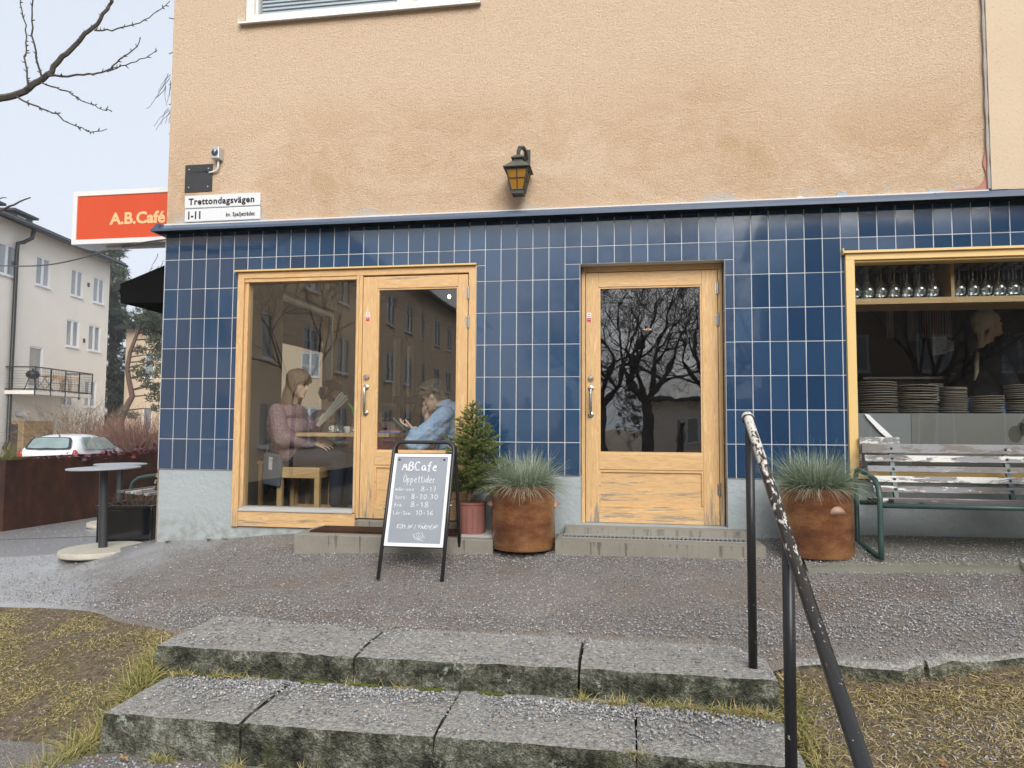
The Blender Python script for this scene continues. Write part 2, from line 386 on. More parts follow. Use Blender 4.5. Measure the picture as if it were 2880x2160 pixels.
k = N('grass_blade'); t = k.attr()
b = k.n('BsdfPrincipled'); 
MAT['blade'] = k.pbr(k.ramp(t, (0, (.075, .115, .022)), (.3, (.21, .215, .06)), (.6, (.41, .345, .14)), (.85, (.54, .42, .215)), (1, (.60, .50, .32))), .7, 0, None, .2)
k = N('fescue_blade'); t = k.attr()
MAT['fescue'] = k.pbr(k.ramp(t, (0, (.06, .10, .05)), (.35, (.20, .26, .17)), (.7, (.40, .45, .34)), (.88, (.54, .53, .38)), (1, (.58, .49, .30))), .6, 0, None, .3)
k = N('spruce_needles'); t = k.attr(); MAT['spruce'] = k.pbr(k.ramp(t, (0, (.04, .07, .012)), (.5, (.125, .17, .034)), (.85, (.25, .29, .075)), (1, (.30, .25, .11))), .55, 0, None, .3)
k = N('pine_needles'); t = k.attr(); MAT['pine'] = k.pbr(k.ramp(t, (0, (.04, .058, .038)), (.6, (.095, .122, .08)), (1, (.17, .195, .14))), .7, 0, None, .2)
k = N('bark'); MAT['bark'] = k.pbr(k.mix(k.noise(30, 5), (.035, .03, .026), (.095, .082, .07)), .85, 0, k.bump(k.noise(60, 4), .5, .005))
k = N('pine_bark'); MAT['pine_bark'] = k.pbr(k.mix(k.noise(9, 5), (.075, .048, .037), (.18, .105, .075)), .9)
k = N('dogwood_twig'); t = k.attr(); MAT['dogwood'] = k.pbr(k.ramp(t, (0, (.075, .038, .028)), (.6, (.20, .092, .066)), (1, (.34, .19, .13))), .7)
k = N('dry_twig'); t = k.attr(); MAT['dry'] = k.pbr(k.ramp(t, (0, (.06, .045, .035)), (.6, (.19, .135, .09)), (1, (.40, .30, .20))), .8)
MAT['heuchera'] = None
k = N('heuchera_leaf'); t = k.attr(); MAT['heuchera'] = k.pbr(k.ramp(t, (0, (.03, .006, .012)), (.6, (.11, .014, .03)), (.9, (.26, .03, .05)), (1, (.42, .14, .12))), .4)
k = N('dead_leaf'); MAT['leaf'] = k.pbr(k.mix(k.rand(), (.22, .10, .045), (.42, .26, .13)), .7)
k = N('corten'); n = k.noise(4, 6, .65, vec=k.co((1.4, 1.4, .7))); n2 = k.noise(40, 4)
c = k.ramp(n, (.3, (.022, .010, .007)), (.5, (.055, .021, .012)), (.7, (.105, .038, .018))); c = k.mix(k.math('MULTIPLY', n2, .35), c, (.02, .012, .01))
MAT['corten'] = k.pbr(c, .55, 0, k.bump(n2, .2, .003), .35)
k = N('salt_glaze'); x, y, z = k.sep(); n = k.noise(3.4, 5, .6, vec=k.co((1, 1, 2.4))); n2 = k.noise(110, 3, .7)
c = k.ramp(n, (.30, (.075, .026, .011)), (.45, (.155, .060, .023)), (.60, (.26, .120, .047)), (.76, (.36, .195, .085)))
c = k.mix(k.ramp(n2, (.52, 0.), (.68, .6)), c, (.06, .022, .012))
c = k.mix(k.ramp(z, (.36, 0.), (.40, .7)), c, (.13, .045, .025))
MAT['glaze'] = k.pbr(c, k.mix(n, (.15,) * 3, (.32,) * 3), 0, k.bump(k.math('ADD', n2, k.noise(6, 3)), .22, .005), .5, .25, .15)
k = N('terracotta'); c = k.mix(k.noise(12, 5), (.24, .095, .075), (.33, .14, .11)); MAT['terracotta'] = k.pbr(c, .8, 0, k.bump(k.noise(60, 3), .3, .003))
k = N('worn_black_rail'); wm = k.ramp(k.noise(22, 6, .72, vec=k.co((3.0, .9, 1.1))), (.535, 0.), (.55, 1.))
x, y, z = k.sep(); gm = k.t.nodes.new('ShaderNodeNewGeometry'); nz = k.sep(gm.outputs['Normal'])[2]
wm = k.ramp(k.math('ADD', k.noise(24, 6, .72, vec=k.co((3.0, .8, 1.0))), k.math('MULTIPLY', k.math('SUBTRACT', z, .80), .30)), (.555, 0.), (.57, 1.)); worn = k.math('MULTIPLY', wm, k.ramp(nz, (.0, .1), (.5, 1.)))
spk = k.ramp(k.noise(70, 3, .6), (.69, 0.), (.71, 1.)); worn = k.math('MAXIMUM', worn, k.math('MULTIPLY', spk, .9))
MAT['rail'] = k.pbr(k.mix(worn, (.016, .017, .019), (.62, .60, .55)), k.mix(worn, (.28,) * 3, (.7,) * 3), 0, k.bump(worn, .4, .0015))
k = N('black_post'); spk = k.ramp(k.noise(60, 3, .6, vec=k.co((1, 1, .6))), (.70, 0.), (.72, .9)); MAT['post'] = k.pbr(k.mix(spk, (.012, .012, .014), (.55, .53, .48)), .35, 0, k.bump(spk, .3, .001))
MAT['lug'] = flat('pale_lug', (.42, .26, .19), .5, var=.25, scale=30, bump=.3)
MAT['bench_green'] = flat('bench_green', (.035, .075, .068), .4, .0, var=.2, scale=12)
k = N('peeling_slat'); n = k.noise(2.6, 7, .7, vec=k.co((1.3, 6, 6)), dist=.4); g = k.noise(3, 4, vec=k.co((4, 60, 60)))
gm = k.t.nodes.new('ShaderNodeNewGeometry')
pm = k.ramp(k.math('ADD', n, k.math('MULTIPLY', k.rand(), .16)), (.64, 0.), (.655, 1.))
pm2 = k.ramp(k.noise(3.5, 6, .7, vec=k.co((1.3, 6, 6), loc=(5, 5, 5))), (.5, 0.), (.52, 1.))
gw = k.mix(g, (.085, .074, .064), (.25, .225, .20)); gp = k.mix(pm2, gw, (.235, .235, .245))
MAT['slat'] = k.pbr(k.mix(pm, gp, (.62, .61, .57)), .7, 0, k.bump(k.math('ADD', pm, g), .5, .002))
k = N('slate_grey_paint'); MAT['seat_slat'] = k.pbr(k.mix(k.ramp(k.noise(3, 6, .7, vec=k.co((1.3, 8, 8))), (.58, 0.), (.62, .8)), (.085, .075, .078), (.26, .24, .21)), .6, 0, k.bump(k.noise(3, 4, vec=k.co((4, 60, 60))), .3, .002))
k = N('chalkboard'); n = k.noise(4, 6, .7); MAT['chalkboard'] = k.pbr(k.mix(n, (.22, .245, .285), (.31, .335, .375)), .6, 0, None, .4)
MAT['chalk'] = flat('chalk', (.74, .75, .77), .9, var=.12, scale=60)
MAT['fabric_black'] = flat('black_awning', (.0045, .0045, .005), .95, var=.1, spec=.1)
MAT['stone_disc'] = flat('pale_concrete', (.46, .43, .36), .9, var=.25, scale=18, bump=.6)
MAT['table_grey'] = flat('table_top', (.42, .45, .48), .35, .3, var=.06)
MAT['stucco_grey'] = flat('stucco_grey', (.78, .745, .68), .9, var=.06, scale=1.2, bump=.2)
MAT['stucco_cream'] = flat('stucco_cream', (.68, .54, .38), .9, var=.06, scale=.8)
MAT['stucco_tan'] = flat('stucco_tan', (.74, .58, .41), .9, var=.1, scale=.8)
MAT['stucco_brown'] = flat('stucco_brown', (.26, .19, .13), .9, var=.1, scale=.8)
MAT['far_white'] = flat('far_white_frame', (.74, .76, .79), .5, var=.03)
k = N('far_pane'); lay = k.noise(.9, 3, .5, vec=k.co((2, 2, .6))); MAT['far_pane'] = k.pbr(k.mix(lay, (.16, .18, .20), (.40, .43, .46)), .06, 0, None, .9)  # curtain tone and mirrored sky both put into the base colour
MAT['roof_dark'] = flat('roof_dark', (.045, .047, .05), .5, .3, var=.15)
MAT['brick_yellow'] = flat('yellow_brick', (.46, .29, .12), .85, var=.2, scale=9, bump=.4)
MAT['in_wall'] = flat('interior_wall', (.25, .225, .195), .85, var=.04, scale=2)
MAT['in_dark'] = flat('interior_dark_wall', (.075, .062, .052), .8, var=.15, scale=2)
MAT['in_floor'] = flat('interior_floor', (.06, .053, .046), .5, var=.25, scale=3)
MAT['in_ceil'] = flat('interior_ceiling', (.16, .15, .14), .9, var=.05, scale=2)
MAT['skin'] = flat('skin', (.70, .47, .36), .55, var=.08, scale=18)
MAT['lips'] = flat('lips', (.40, .18, .15), .5)
MAT['eye'] = flat('eye_dark', (.03, .025, .022), .3)
k = N('mauve_wool'); n = k.noise(90, 4, .7); MAT['mauve'] = k.pbr(k.ramp(n, (.35, (.15, .085, .10)), (.52, (.29, .185, .205)), (.7, (.46, .33, .35))), .95, 0, k.bump(k.math('ADD', n, k.math('MULTIPLY', k.noise(14, 4, dist=1.5), 2.2)), .55, .010), .1)
k = N('light_blue_cotton'); n = k.noise(13, 4, .6, dist=2.0, vec=k.co((1, 1, 1.6))); MAT['blue_shirt'] = k.pbr(k.mix(k.noise(70, 3), (.33, .49, .76), (.43, .59, .86)), .85, 0, k.bump(n, .8, .022), .15)
k = N('navy_denim'); MAT['navy'] = k.pbr(k.mix(k.noise(40, 4), (.016, .019, .032), (.036, .042, .066)), .9, 0, k.bump(k.noise(9, 4, dist=1.5), .6, .015), .15)
k = N('hair_light_brown'); MAT['hair_lb'] = k.pbr(k.mix(k.noise(8, 5, .7, vec=k.co((9, 9, .8))), (.09, .055, .033), (.30, .195, .12)), .45, 0, k.bump(k.noise(8, 5, .7, vec=k.co((12, 12, .8))), .7, .006), .4)
k = N('hair_dark'); MAT['hair_dk'] = k.pbr(k.mix(k.noise(40, 5, .7, dist=1.5), (.035, .026, .019), (.14, .105, .075)), .5, 0, k.bump(k.noise(45, 5, .7, dist=2), .9, .008), .4)
MAT['paper'] = None
k = N('newsprint'); MAT['paper'] = k.pbr(k.mix(k.ramp(k.noise(30, 3, vec=k.co((1, 1, 3))), (.5, 0.), (.56, .5)), (.62, .62, .62), (.25, .25, .26)), .9)
MAT['white_paper'] = flat('white_paper', (.80, .80, .79), .8, var=.1, scale=30)
def plain(n, c, r=.6, **kw): MAT[n] = flat(n, c, r, **kw); return MAT[n]
plain('teal', (.05, .22, .26)); plain('porcelain', (.75, .75, .73), .2); plain('stem_green', (.05, .36, .03)); plain('cap_beige', (.62, .52, .38), .9, bump=.4)
plain('dark_shirt', (.012, .014, .022), .9); plain('apron_blue', (.20, .36, .68), .8); plain('brown_jacket', (.20, .075, .055), .9); plain('red_jacket', (.22, .02, .024), .9)
plain('grey_knit', (.26, .26, .26), .95); plain('plate_dark', (.045, .036, .03), .35); plain('plate_rim', (.32, .27, .22), .5); plain('sheet_grey', (.20, .205, .215), .4, var=.2, scale=3)
plain('sheet_brown', (.17, .16, .155), .4, var=.2, scale=3); plain('red_sticker', (.55, .025, .04), .4); plain('sticker_white', (.75, .75, .75), .4)
plain('tote', (.10, .115, .145), .9); plain('book_a', (.16, .17, .42)); plain('book_b', (.55, .2, .3)); plain('car_white', (.74, .76, .77), .22, coat=.6); plain('rubber', (.015, .015, .015), .8)
plain('tail_red', (.35, .02, .01), .25); plain('green_grey', (.12, .17, .11), .8)
k = N('car_glass'); MAT['car_glass'] = k.pbr(k.mix(k.noise(2, 2), (.10, .15, .15), (.30, .38, .38)), .05, 0, None, .9)
k = N('amber_glass'); MAT['amber'] = k.pbr((.30, .145, .012), .25, 0, k.bump(k.noise(40, 3), .3, .003), .5)
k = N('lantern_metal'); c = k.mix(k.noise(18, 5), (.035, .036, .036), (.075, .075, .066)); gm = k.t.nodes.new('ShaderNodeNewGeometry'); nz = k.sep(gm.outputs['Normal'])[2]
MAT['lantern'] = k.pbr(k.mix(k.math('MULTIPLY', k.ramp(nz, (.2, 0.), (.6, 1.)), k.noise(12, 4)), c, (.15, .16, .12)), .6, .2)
k = N('awning_sign_face'); x, y, z = k.sep(); 
MAT['sign_red'] = k.pbr(k.mix(k.noise(2, 2), (.56, .072, .030), (.62, .088, .036)), .22, 0, None, .5, .3, .05, Emission__Color=(1, .13, .05, 1), Emission__Strength=.03)
k = N('bulb'); e = k.n('Emission', Color=(1, .72, .38, 1), Strength=5.0); k.t.links.new(e.outputs[0], k.out.inputs[0]); MAT['bulb'] = k.m
k = N('blind_slat'); MAT['blind'] = k.pbr((.52, .58, .65), .5)
k = N('towel_stripe'); x, y, z = k.sep(); MAT['towel'] = k.pbr(k.mix(k.ramp(k.math('FRACT', k.math('MULTIPLY', x, 45.)), (.5, 0.), (.52, 1.)), (.35, .31, .28), (.22, .06, .06)), .95)
ORD = ['first', 'second', 'third', 'fourth', 'fifth', 'sixth', 'seventh', 'eighth', 'ninth', 'tenth', 'eleventh', 'twelfth', 'thirteenth', 'fourteenth']
# ------------------------------------------------------------------ lettering
def text_mesh(s, size, extrude=.001, offset=0.0, sx=1.0, spacing=1.0, shear=0):
    cu = bpy.data.curves.new('txt', 'FONT'); cu.body = s; cu.size = size; cu.extrude = extrude; cu.offset = offset; cu.space_character = spacing; cu.shear = shear; cu.resolution_u = 3
    o = bpy.data.objects.new('txt', cu); C.objects.link(o)
    dg = bpy.context.evaluated_depsgraph_get()
    me = bpy.data.meshes.new_from_object(o.evaluated_get(dg))
    bpy.data.objects.remove(o)
    P = np.array([v.co[:] for v in me.vertices]) if len(me.vertices) else np.zeros((1, 3))
    P[:, 0] *= sx; F = [tuple(p.vertices) for p in me.polygons]
    return P, F
def put_text(s, name, mat, parent, pos, width=None, height=None, right=(1, 0, 0), up=(0, 0, 1), align='L', extrude=.001, offset=0.0, spacing=1.0):
    """text laid so that its ink box starts at pos with the wanted ink width and cap height"""
    P, F = text_mesh(s, 1.0, 0, offset, 1, spacing)
    mn, mx = P.min(0), P.max(0)
    capP, _ = text_mesh('H', 1.0, 0, offset); ch = capP[:, 1].max() - capP[:, 1].min()
    sy = height / ch if height else width / (mx[0] - mn[0])
    sx_ = width / (mx[0] - mn[0]) if width else sy
    X = (P[:, 0] - (mn[0] if align == 'L' else mx[0])) * sx_; Y = P[:, 1] * sy
    r, u = Vector(right), Vector(up); nrm = r.cross(u)
    g = G(); n = len(P)
    front = [Vector(pos) + r * float(a) + u * float(b) + nrm * extrude for a, b in zip(X, Y)]
    g.add(front, F)
    return g.build(name, mat, parent)
GL = {  # single-stroke hand lettering, box 0..0.6 x 0..1
 'A': [[(0, 0), (.28, 1), (.56, 0)], [(.1, .38), (.46, .38)]], 'B': [[(0, 0), (0, 1), (.35, .95), (.42, .75), (.3, .55), (0, .52)], [(.3, .53), (.5, .35), (.42, .08), (0, 0)]],
 'C': [[(.52, .85), (.35, 1), (.12, .88), (0, .5), (.12, .12), (.35, 0), (.55, .15)]], 'a': [[(.4, .5), (.2, .58), (.03, .35), (.08, .06), (.25, .04), (.4, .3), (.41, .55), (.42, .1), (.5, .02)]],
 'f': [[(.45, .9), (.32, 1), (.2, .85), (.18, .3), (.16, -.1)], [(0, .55), (.4, .55)]], 'e': [[(.02, .3), (.4, .36), (.36, .55), (.18, .58), (.02, .3), (.1, .05), (.28, 0), (.44, .12)]],
 'O': [[(.28, 1), (.05, .8), (0, .4), (.15, .04), (.38, .06), (.55, .4), (.5, .85), (.28, 1)]], 'p': [[(.04, .55), (.05, -.4)], [(.05, .42), (.22, .58), (.4, .45), (.38, .15), (.2, .02), (.06, .12)]],
 't': [[(.16, .9), (.15, .15), (.28, .0), (.38, .08)], [(0, .6), (.36, .62)]], 'i': [[(.1, .55), (.1, .0)], [(.1, .76), (.11, .8)]], 'd': [[(.4, .45), (.2, .56), (.02, .3), (.1, .03), (.3, .06), (.42, .3)], [(.46, 1), (.42, .3), (.46, 0)]],
 'r': [[(.06, .55), (.06, 0)], [(.06, .34), (.2, .55), (.36, .52)]], 'm': [[(.02, .55), (.02, 0)], [(.02, .4), (.14, .56), (.22, .45), (.22, 0)], [(.22, .4), (.36, .56), (.46, .45), (.46, 0)]],
 'n': [[(.04, .55), (.04, 0)], [(.04, .36), (.2, .56), (.36, .45), (.37, 0)]], 'o': [[(.2, .56), (.03, .4), (.04, .12), (.2, 0), (.38, .14), (.38, .42), (.2, .56)]], 's': [[(.34, .5), (.18, .58), (.06, .44), (.2, .3), (.33, .16), (.2, 0), (.04, .08)]],
 '-': [[(.06, .36), (.36, .38)]], ':': [[(.1, .5), (.11, .46)], [(.1, .12), (.11, .08)]], '.': [[(.1, .1), (.11, .06)]],
 '8': [[(.28, .52), (.08, .68), (.1, .92), (.28, 1), (.44, .9), (.42, .7), (.28, .52), (.06, .32), (.08, .06), (.28, 0), (.48, .1), (.46, .34), (.28, .52)]], '1': [[(.04, .72), (.22, 1), (.22, 0)]],
 '7': [[(.02, .96), (.46, .98), (.2, 0)], [(.12, .5), (.4, .54)]], '2': [[(.03, .75), (.12, .97), (.34, .96), (.42, .75), (.04, .03), (.48, .05)]], '0': [[(.26, 1), (.06, .8), (.04, .2), (.24, 0), (.46, .2), (.46, .8), (.26, 1)]],
 '3': [[(.05, .92), (.3, 1), (.42, .8), (.2, .54), (.44, .34), (.36, .04), (.03, .06)]], '6': [[(.4, .95), (.14, .65), (.04, .25), (.2, 0), (.42, .12), (.4, .4), (.2, .46), (.06, .3)]],
 'L': [[(.04, 1), (.02, .02), (.42, .03)]], 'S': [[(.44, .88), (.24, 1), (.06, .82), (.24, .55), (.42, .3), (.26, 0), (.02, .1)]], 'K': [[(.04, 1), (.02, 0)], [(.46, 1), (.05, .5), (.48, 0)]], 'M': [[(0, 0), (.1, 1), (.28, .35), (.46, 1), (.54, 0)]],
 'I': [[(.1, .95), (.06, 0)]], 'N': [[(.02, 0), (.06, 1), (.42, 0), (.48, 1)]], 'V': [[(0, 1), (.2, 0), (.46, 1)]], 'R': [[(.02, 0), (.04, 1), (.36, .92), (.36, .6), (.05, .5), (.45, 0)]], 'E': [[(.42, 1), (.04, .98), (.02, .02), (.42, .02)], [(.03, .52), (.34, .53)]],
 '!': [[(.2, 1), (.1, .3)], [(.06, .06), (.07, .02)]], ' ': []}
GW = {'i': .24, '.': .24, ':': .24, '1': .4, 'I': .24, '!': .28, 'm': .62, 'r': .42, 't': .42, ' ': .38, '-': .48, 'f': .48, 'M': .68, 'A': .66, 'C': .66, 's': .44}
def hand(g, s, pos, h, right, up, rad, gap=.1, sx=1.0, slant=0.0):
    """strokes as thin round ribbons lying on a board"""
    r, u = Vector(right), Vector(up); x = 0.0; acc = {'Ö': ('O', '..'), 'å': ('a', 'o'), 'ö': ('o', '..'), 'Ä': ('A', '..'), 'ä': ('a', '..')}
    for ch in s:
        b, ac = acc.get(ch, (ch, None)); st = [list(q) for q in GL[b]]
        low = b.islower(); top = .78 if low else 1.2
        if ac == '..': st += [[(.14, top), (.15, top + .05)], [(.36, top), (.37, top + .05)]]
        if ac == 'o': st += [[(.2, top - .04), (.14, top + .06), (.24, top + .12), (.3, top + .02), (.2, top - .04)]]
        for q in st:
            pts = [Vector(pos) + r * ((x + (p[0] + slant * p[1]) * sx) * h) + u * (p[1] * h) for p in q]
            # smooth once
            if len(pts) > 2:
                o = [pts[0]]
                for i in range(len(pts) - 1): o += [pts[i].lerp(pts[i + 1], .3), pts[i].lerp(pts[i + 1], .7)]
                pts = o + [pts[-1]]
            g.tube(pts, rad, 4)
        x += (GW.get(b, .56) + gap) * sx
    return x * h
# ================================================================== GROUND
_zx = np.array([-60, -22, -12, -8, -3, -1.5, -.5, 0, .7, 1.2, 3, 5, 9, 60.]); _zv = np.array([-1.0, -.9, -.8, -.55, -.25, -.16, -.07, .02, .075, .125, .182, .20, .235, .3])
def gh(x, y):
    """height of the paved level"""
    x = np.asarray(x, float); y = np.asarray(y, float)
    za = np.interp(x, _zx, _zv)
    yy = np.clip(y, -1.6, 0)
    z = za + yy * np.interp(x, [-3, 1.4, 4.45, 5, 5.6, 7], [.17, .195, .190, .155, .125, .09])
    z = z + np.clip(y + 1.6, -2.2, 0) * .30
    return z
def lawn_h(x, y):
    x = np.asarray(x, float); y = np.asarray(y, float)
    z = gh(x, y) - .03
    wx = np.clip((x - 1.46) / .12, 0, 1) * np.clip((4.55 - x) / .12, 0, 1); wy = np.clip((-1.45 - y) / .1, 0, 1)
    z = z - .30 * wx * wy
    r = np.clip((x - 4.5) / .3, 0, 1) * np.clip((-1.72 - y) / .1, 0, 1)
    z = z - .05 * r
    return z
def fbm(x, y, s, seed=0, oct=3):
    out = np.zeros_like(np.asarray(x, float)); a = 1.0
    for o in range(oct):
        f = s * 2 ** o
        out += a * np.array([noise.noise(Vector((px * f + seed, py * f - seed, seed * 1.7))) for px, py in zip(np.ravel(x), np.ravel(y))]).reshape(np.shape(x)); a *= .5
    return out
def sheet(name, xs, ys, hf, mat, keep=None, rough=0, kind='structure'):
    X, Y = np.meshgrid(xs, ys); Z = hf(X, Y)
    if rough: Z = Z + rough * fbm(X, Y, 3.0, 5)
    V = np.stack([X.ravel(), Y.ravel(), Z.ravel()], 1); nx = len(xs); ny = len(ys)
    i, j = np.meshgrid(np.arange(nx - 1), np.arange(ny - 1)); a = (j * nx + i).ravel()
    F = np.stack([a, a + 1, a + 1 + nx, a + nx], 1)
    if keep is not None:
        cx = V[F].mean(1); F = F[keep(cx[:, 0], cx[:, 1])]
    o = np_mesh(name, V, F, mat, smooth=True); o['kind'] = kind
    return o
xs = np.concatenate([np.linspace(-300, -14, 12), np.linspace(-12, -2, 11), np.linspace(-1.8, 8, 110), np.linspace(9, 20, 8), np.linspace(40, 300, 5)])
ys = np.concatenate([np.linspace(-300, -20, 8), np.linspace(-14, -5, 8), np.linspace(-4.6, -1.0, 60), np.linspace(-.8, 6, 18), np.linspace(8, 40, 12), np.linspace(60, 400, 6)])
lawn = sheet('lawn', xs, ys, lambda x, y: lawn_h(x, y) - .25 * ((x > .05) & (y > .2) & (x < 11) & (y < 8)), MAT['soil'], rough=.0)
lawn['label'] = 'sparse winter lawn with bare soil either side of the stone steps'
def edge_y(x):
    e = np.interp(x, [-9, -3, -.5, .6, 1.44, 1.5, 4.40, 4.46, 7, 12], [-.35, -.75, -1.02, -1.3, -1.66, -1.54, -1.54, -1.74, -1.76, -1.8])
    return e + .07 * np.array([noise.noise(Vector((float(a) * 2.1, 3.3, 0))) for a in np.ravel(x)]).reshape(np.shape(x)) * ((x < 1.4) | (x > 4.56))
pxs = np.concatenate([np.linspace(-9, -2, 15), np.linspace(-1.9, 8, 160), np.linspace(8.3, 12, 8)])
rows = []
nv = 46
V = []; tt = np.linspace(0, 1, nv) ** 1.25
ey = edge_y(pxs)
for t in tt:
    yy = ey + (1.2 - ey) * t; V.append(np.stack([pxs, yy, gh(pxs, yy) + .010 * fbm(pxs, yy, 1.6, 2) * (yy < -.05)], 1))
V = np.array(V); ny, nx = V.shape[:2]; V = V.reshape(-1, 3)
V[:nx, 2] -= .035
i, j = np.meshgrid(np.arange(nx - 1), np.arange(ny - 1)); a = (j * nx + i).ravel()
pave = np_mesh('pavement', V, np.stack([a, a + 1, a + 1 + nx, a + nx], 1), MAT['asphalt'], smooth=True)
pave['kind'] = 'structure'; pave['label'] = 'gritted damp asphalt pavement in front of the blue tiled cafe'
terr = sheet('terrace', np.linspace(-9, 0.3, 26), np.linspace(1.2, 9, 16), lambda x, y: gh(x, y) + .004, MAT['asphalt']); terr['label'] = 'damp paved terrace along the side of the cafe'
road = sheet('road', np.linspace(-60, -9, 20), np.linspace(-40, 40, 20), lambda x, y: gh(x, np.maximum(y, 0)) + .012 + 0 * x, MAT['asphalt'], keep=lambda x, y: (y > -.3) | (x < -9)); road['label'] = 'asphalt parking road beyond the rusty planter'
# pale apron under the bench window
ap = G(); n = 40
for k_ in range(n):
    x0 = 4.95 + k_ * .1; x1 = x0 + .1
    pts = [(-.72, -.008), (-.58, .033), (-.03, .032), (.0, .034)]
    for (ya, da), (yb, db) in zip(pts[:-1], pts[1:]):
        ap.add([(x0, ya, float(gh(x0, ya)) + da), (x1, ya, float(gh(x1, ya)) + da), (x1, yb, float(gh(x1, yb)) + db), (x0, yb, float(gh(x0, yb)) + db)], [(0, 1, 2, 3)])
kk = N('apron_concrete'); c_ = kk.mix(kk.noise(3, 5, .6, vec=kk.co((.6, 5, 1))), (.115, .115, .085), (.235, .225, .19)); MAT['apron'] = kk.pbr(c_, .8, 0, kk.bump(kk.noise(60, 3), .4, .004))
tag(ap.build('concrete_apron', MAT['apron'], smooth=True), 'damp pale concrete apron below the kitchen window behind the bench', kind='structure')
# stone kerb at the edge of the pavement, right of the handrail
kerb = thing('stone_kerb', 'low uneven stone kerb at the pavement edge right of the handrail', 'kerb')
for k_, (xa, xb) in enumerate([(4.62, 5.18), (5.20, 5.82), (5.84, 6.5), (6.52, 7.3)]):
    g = G(); nn = 7; pr = []
    for q in range(nn):
        xx = xa + (xb - xa) * q / (nn - 1); e0 = float(edge_y(np.array([xx]))[0]) - .015 + random.uniform(-.018, .018); zt = float(gh(xx, e0)) + .006 + random.uniform(-.012, .01)
        pr.append([(xx, e0 - .02, zt - .12), (xx, e0 - .005, zt - .02), (xx, e0 + .02, zt), (xx, e0 + .13, zt + .012), (xx, e0 + .13, zt - .12)])
    g.add([p for s_ in pr for p in s_], [(i * 5 + j, i * 5 + j + 1, i * 5 + 6 + j, i * 5 + 5 + j) for i in range(nn - 1) for j in range(4)] + [(0, 1, 2, 3, 4)[::-1], tuple(range(5 * nn - 5, 5 * nn))])
    g.build('stone_block', MAT['granite'], kerb)
# ------------------------------------------------------------------ granite steps
steps = bpy.data.objects.new('front_steps', None); C.objects.link(steps); tag(steps, 'two rough granite steps leading up to the cafe pavement', kind='structure')
def stone(x0, x1, y0, y1, z0, z1, seed, sk=0.0, drop=0.0):
    """rough hewn block: subdivided box, faces pushed in and out"""
    nx = max(4, int((x1 - x0) / .035)); nyy = 8; nz = 6
    bm = bmesh.new(); bmesh.ops.create_cube(bm, size=1.0)
    for e_axis, cuts in ((0, nx), (1, nyy), (2, nz)):
        ed = [e for e in bm.edges if abs((e.verts[0].co - e.verts[1].co)[e_axis]) > .02 and all(abs((e.verts[0].co - e.verts[1].co)[q]) < 1e-6 for q in range(3) if q != e_axis)]
        bmesh.ops.subdivide_edges(bm, edges=ed, cuts=cuts, use_grid_fill=True)
    for v in bm.verts:
        ux, uy, uz = v.co.x + .5, v.co.y + .5, v.co.z + .5
        x = x0 + (x1 - x0) * ux; y = y0 + (y1 - y0) * uy; z = z0 + (z1 - z0) * uz
        y += sk * (ux - .5); z += -drop * ux
        front = max(0, 1 - uy * 6); topw = max(0, (uz - .8) * 5)
        nn = noise.noise(Vector((x * 7 + seed, z * 9, seed))) ; n2 = noise.noise(Vector((x * 22 + seed, z * 26, 1)))
        endw = max(max(0, 1 - ux * (x1 - x0) / .05), max(0, 1 - (1 - ux) * (x1 - x0) / .05))
        y += front * (nn * .022 + n2 * .012) * (1 - .55 * topw) + front * topw * .006
        y += front * endw * .006
        z += topw * (noise.noise(Vector((x * 5, y * 5, seed + 4))) * .006) - topw * front * (.006 + .010 * abs(noise.noise(Vector((x * 9, 0, seed))))) - topw * endw * .004
        x += endw * noise.noise(Vector((z * 12, y * 9, seed + 8))) * .004 - (.004 * topw * endw if ux > .5 else -.004 * topw * endw)
        v.co = (x, y, z)
    me = bpy.data.meshes.new('stone_block'); bm.to_mesh(me); bm.free(); me.materials.append(MAT['granite'])
    me.polygons.foreach_set('use_smooth', [True] * len(me.polygons)); shade_auto(me, 50)
    o = bpy.data.objects.new('stone_block', me); C.objects.link(o); o.parent = steps
    return o
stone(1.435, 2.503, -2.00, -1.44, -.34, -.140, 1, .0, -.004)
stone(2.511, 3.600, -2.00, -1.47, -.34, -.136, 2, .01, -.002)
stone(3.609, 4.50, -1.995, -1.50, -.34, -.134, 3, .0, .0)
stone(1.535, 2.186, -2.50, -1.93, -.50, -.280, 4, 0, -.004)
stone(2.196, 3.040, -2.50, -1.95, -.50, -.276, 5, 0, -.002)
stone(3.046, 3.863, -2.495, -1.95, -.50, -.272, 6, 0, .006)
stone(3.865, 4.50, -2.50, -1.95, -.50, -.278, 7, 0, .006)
fp = G(); fp.box(.9, -6.5, -.62, 5.2, -2.46, -.455)
tag(fp.build('path', MAT['asphalt']), 'gravelled path at the foot of the stone steps', kind='structure')
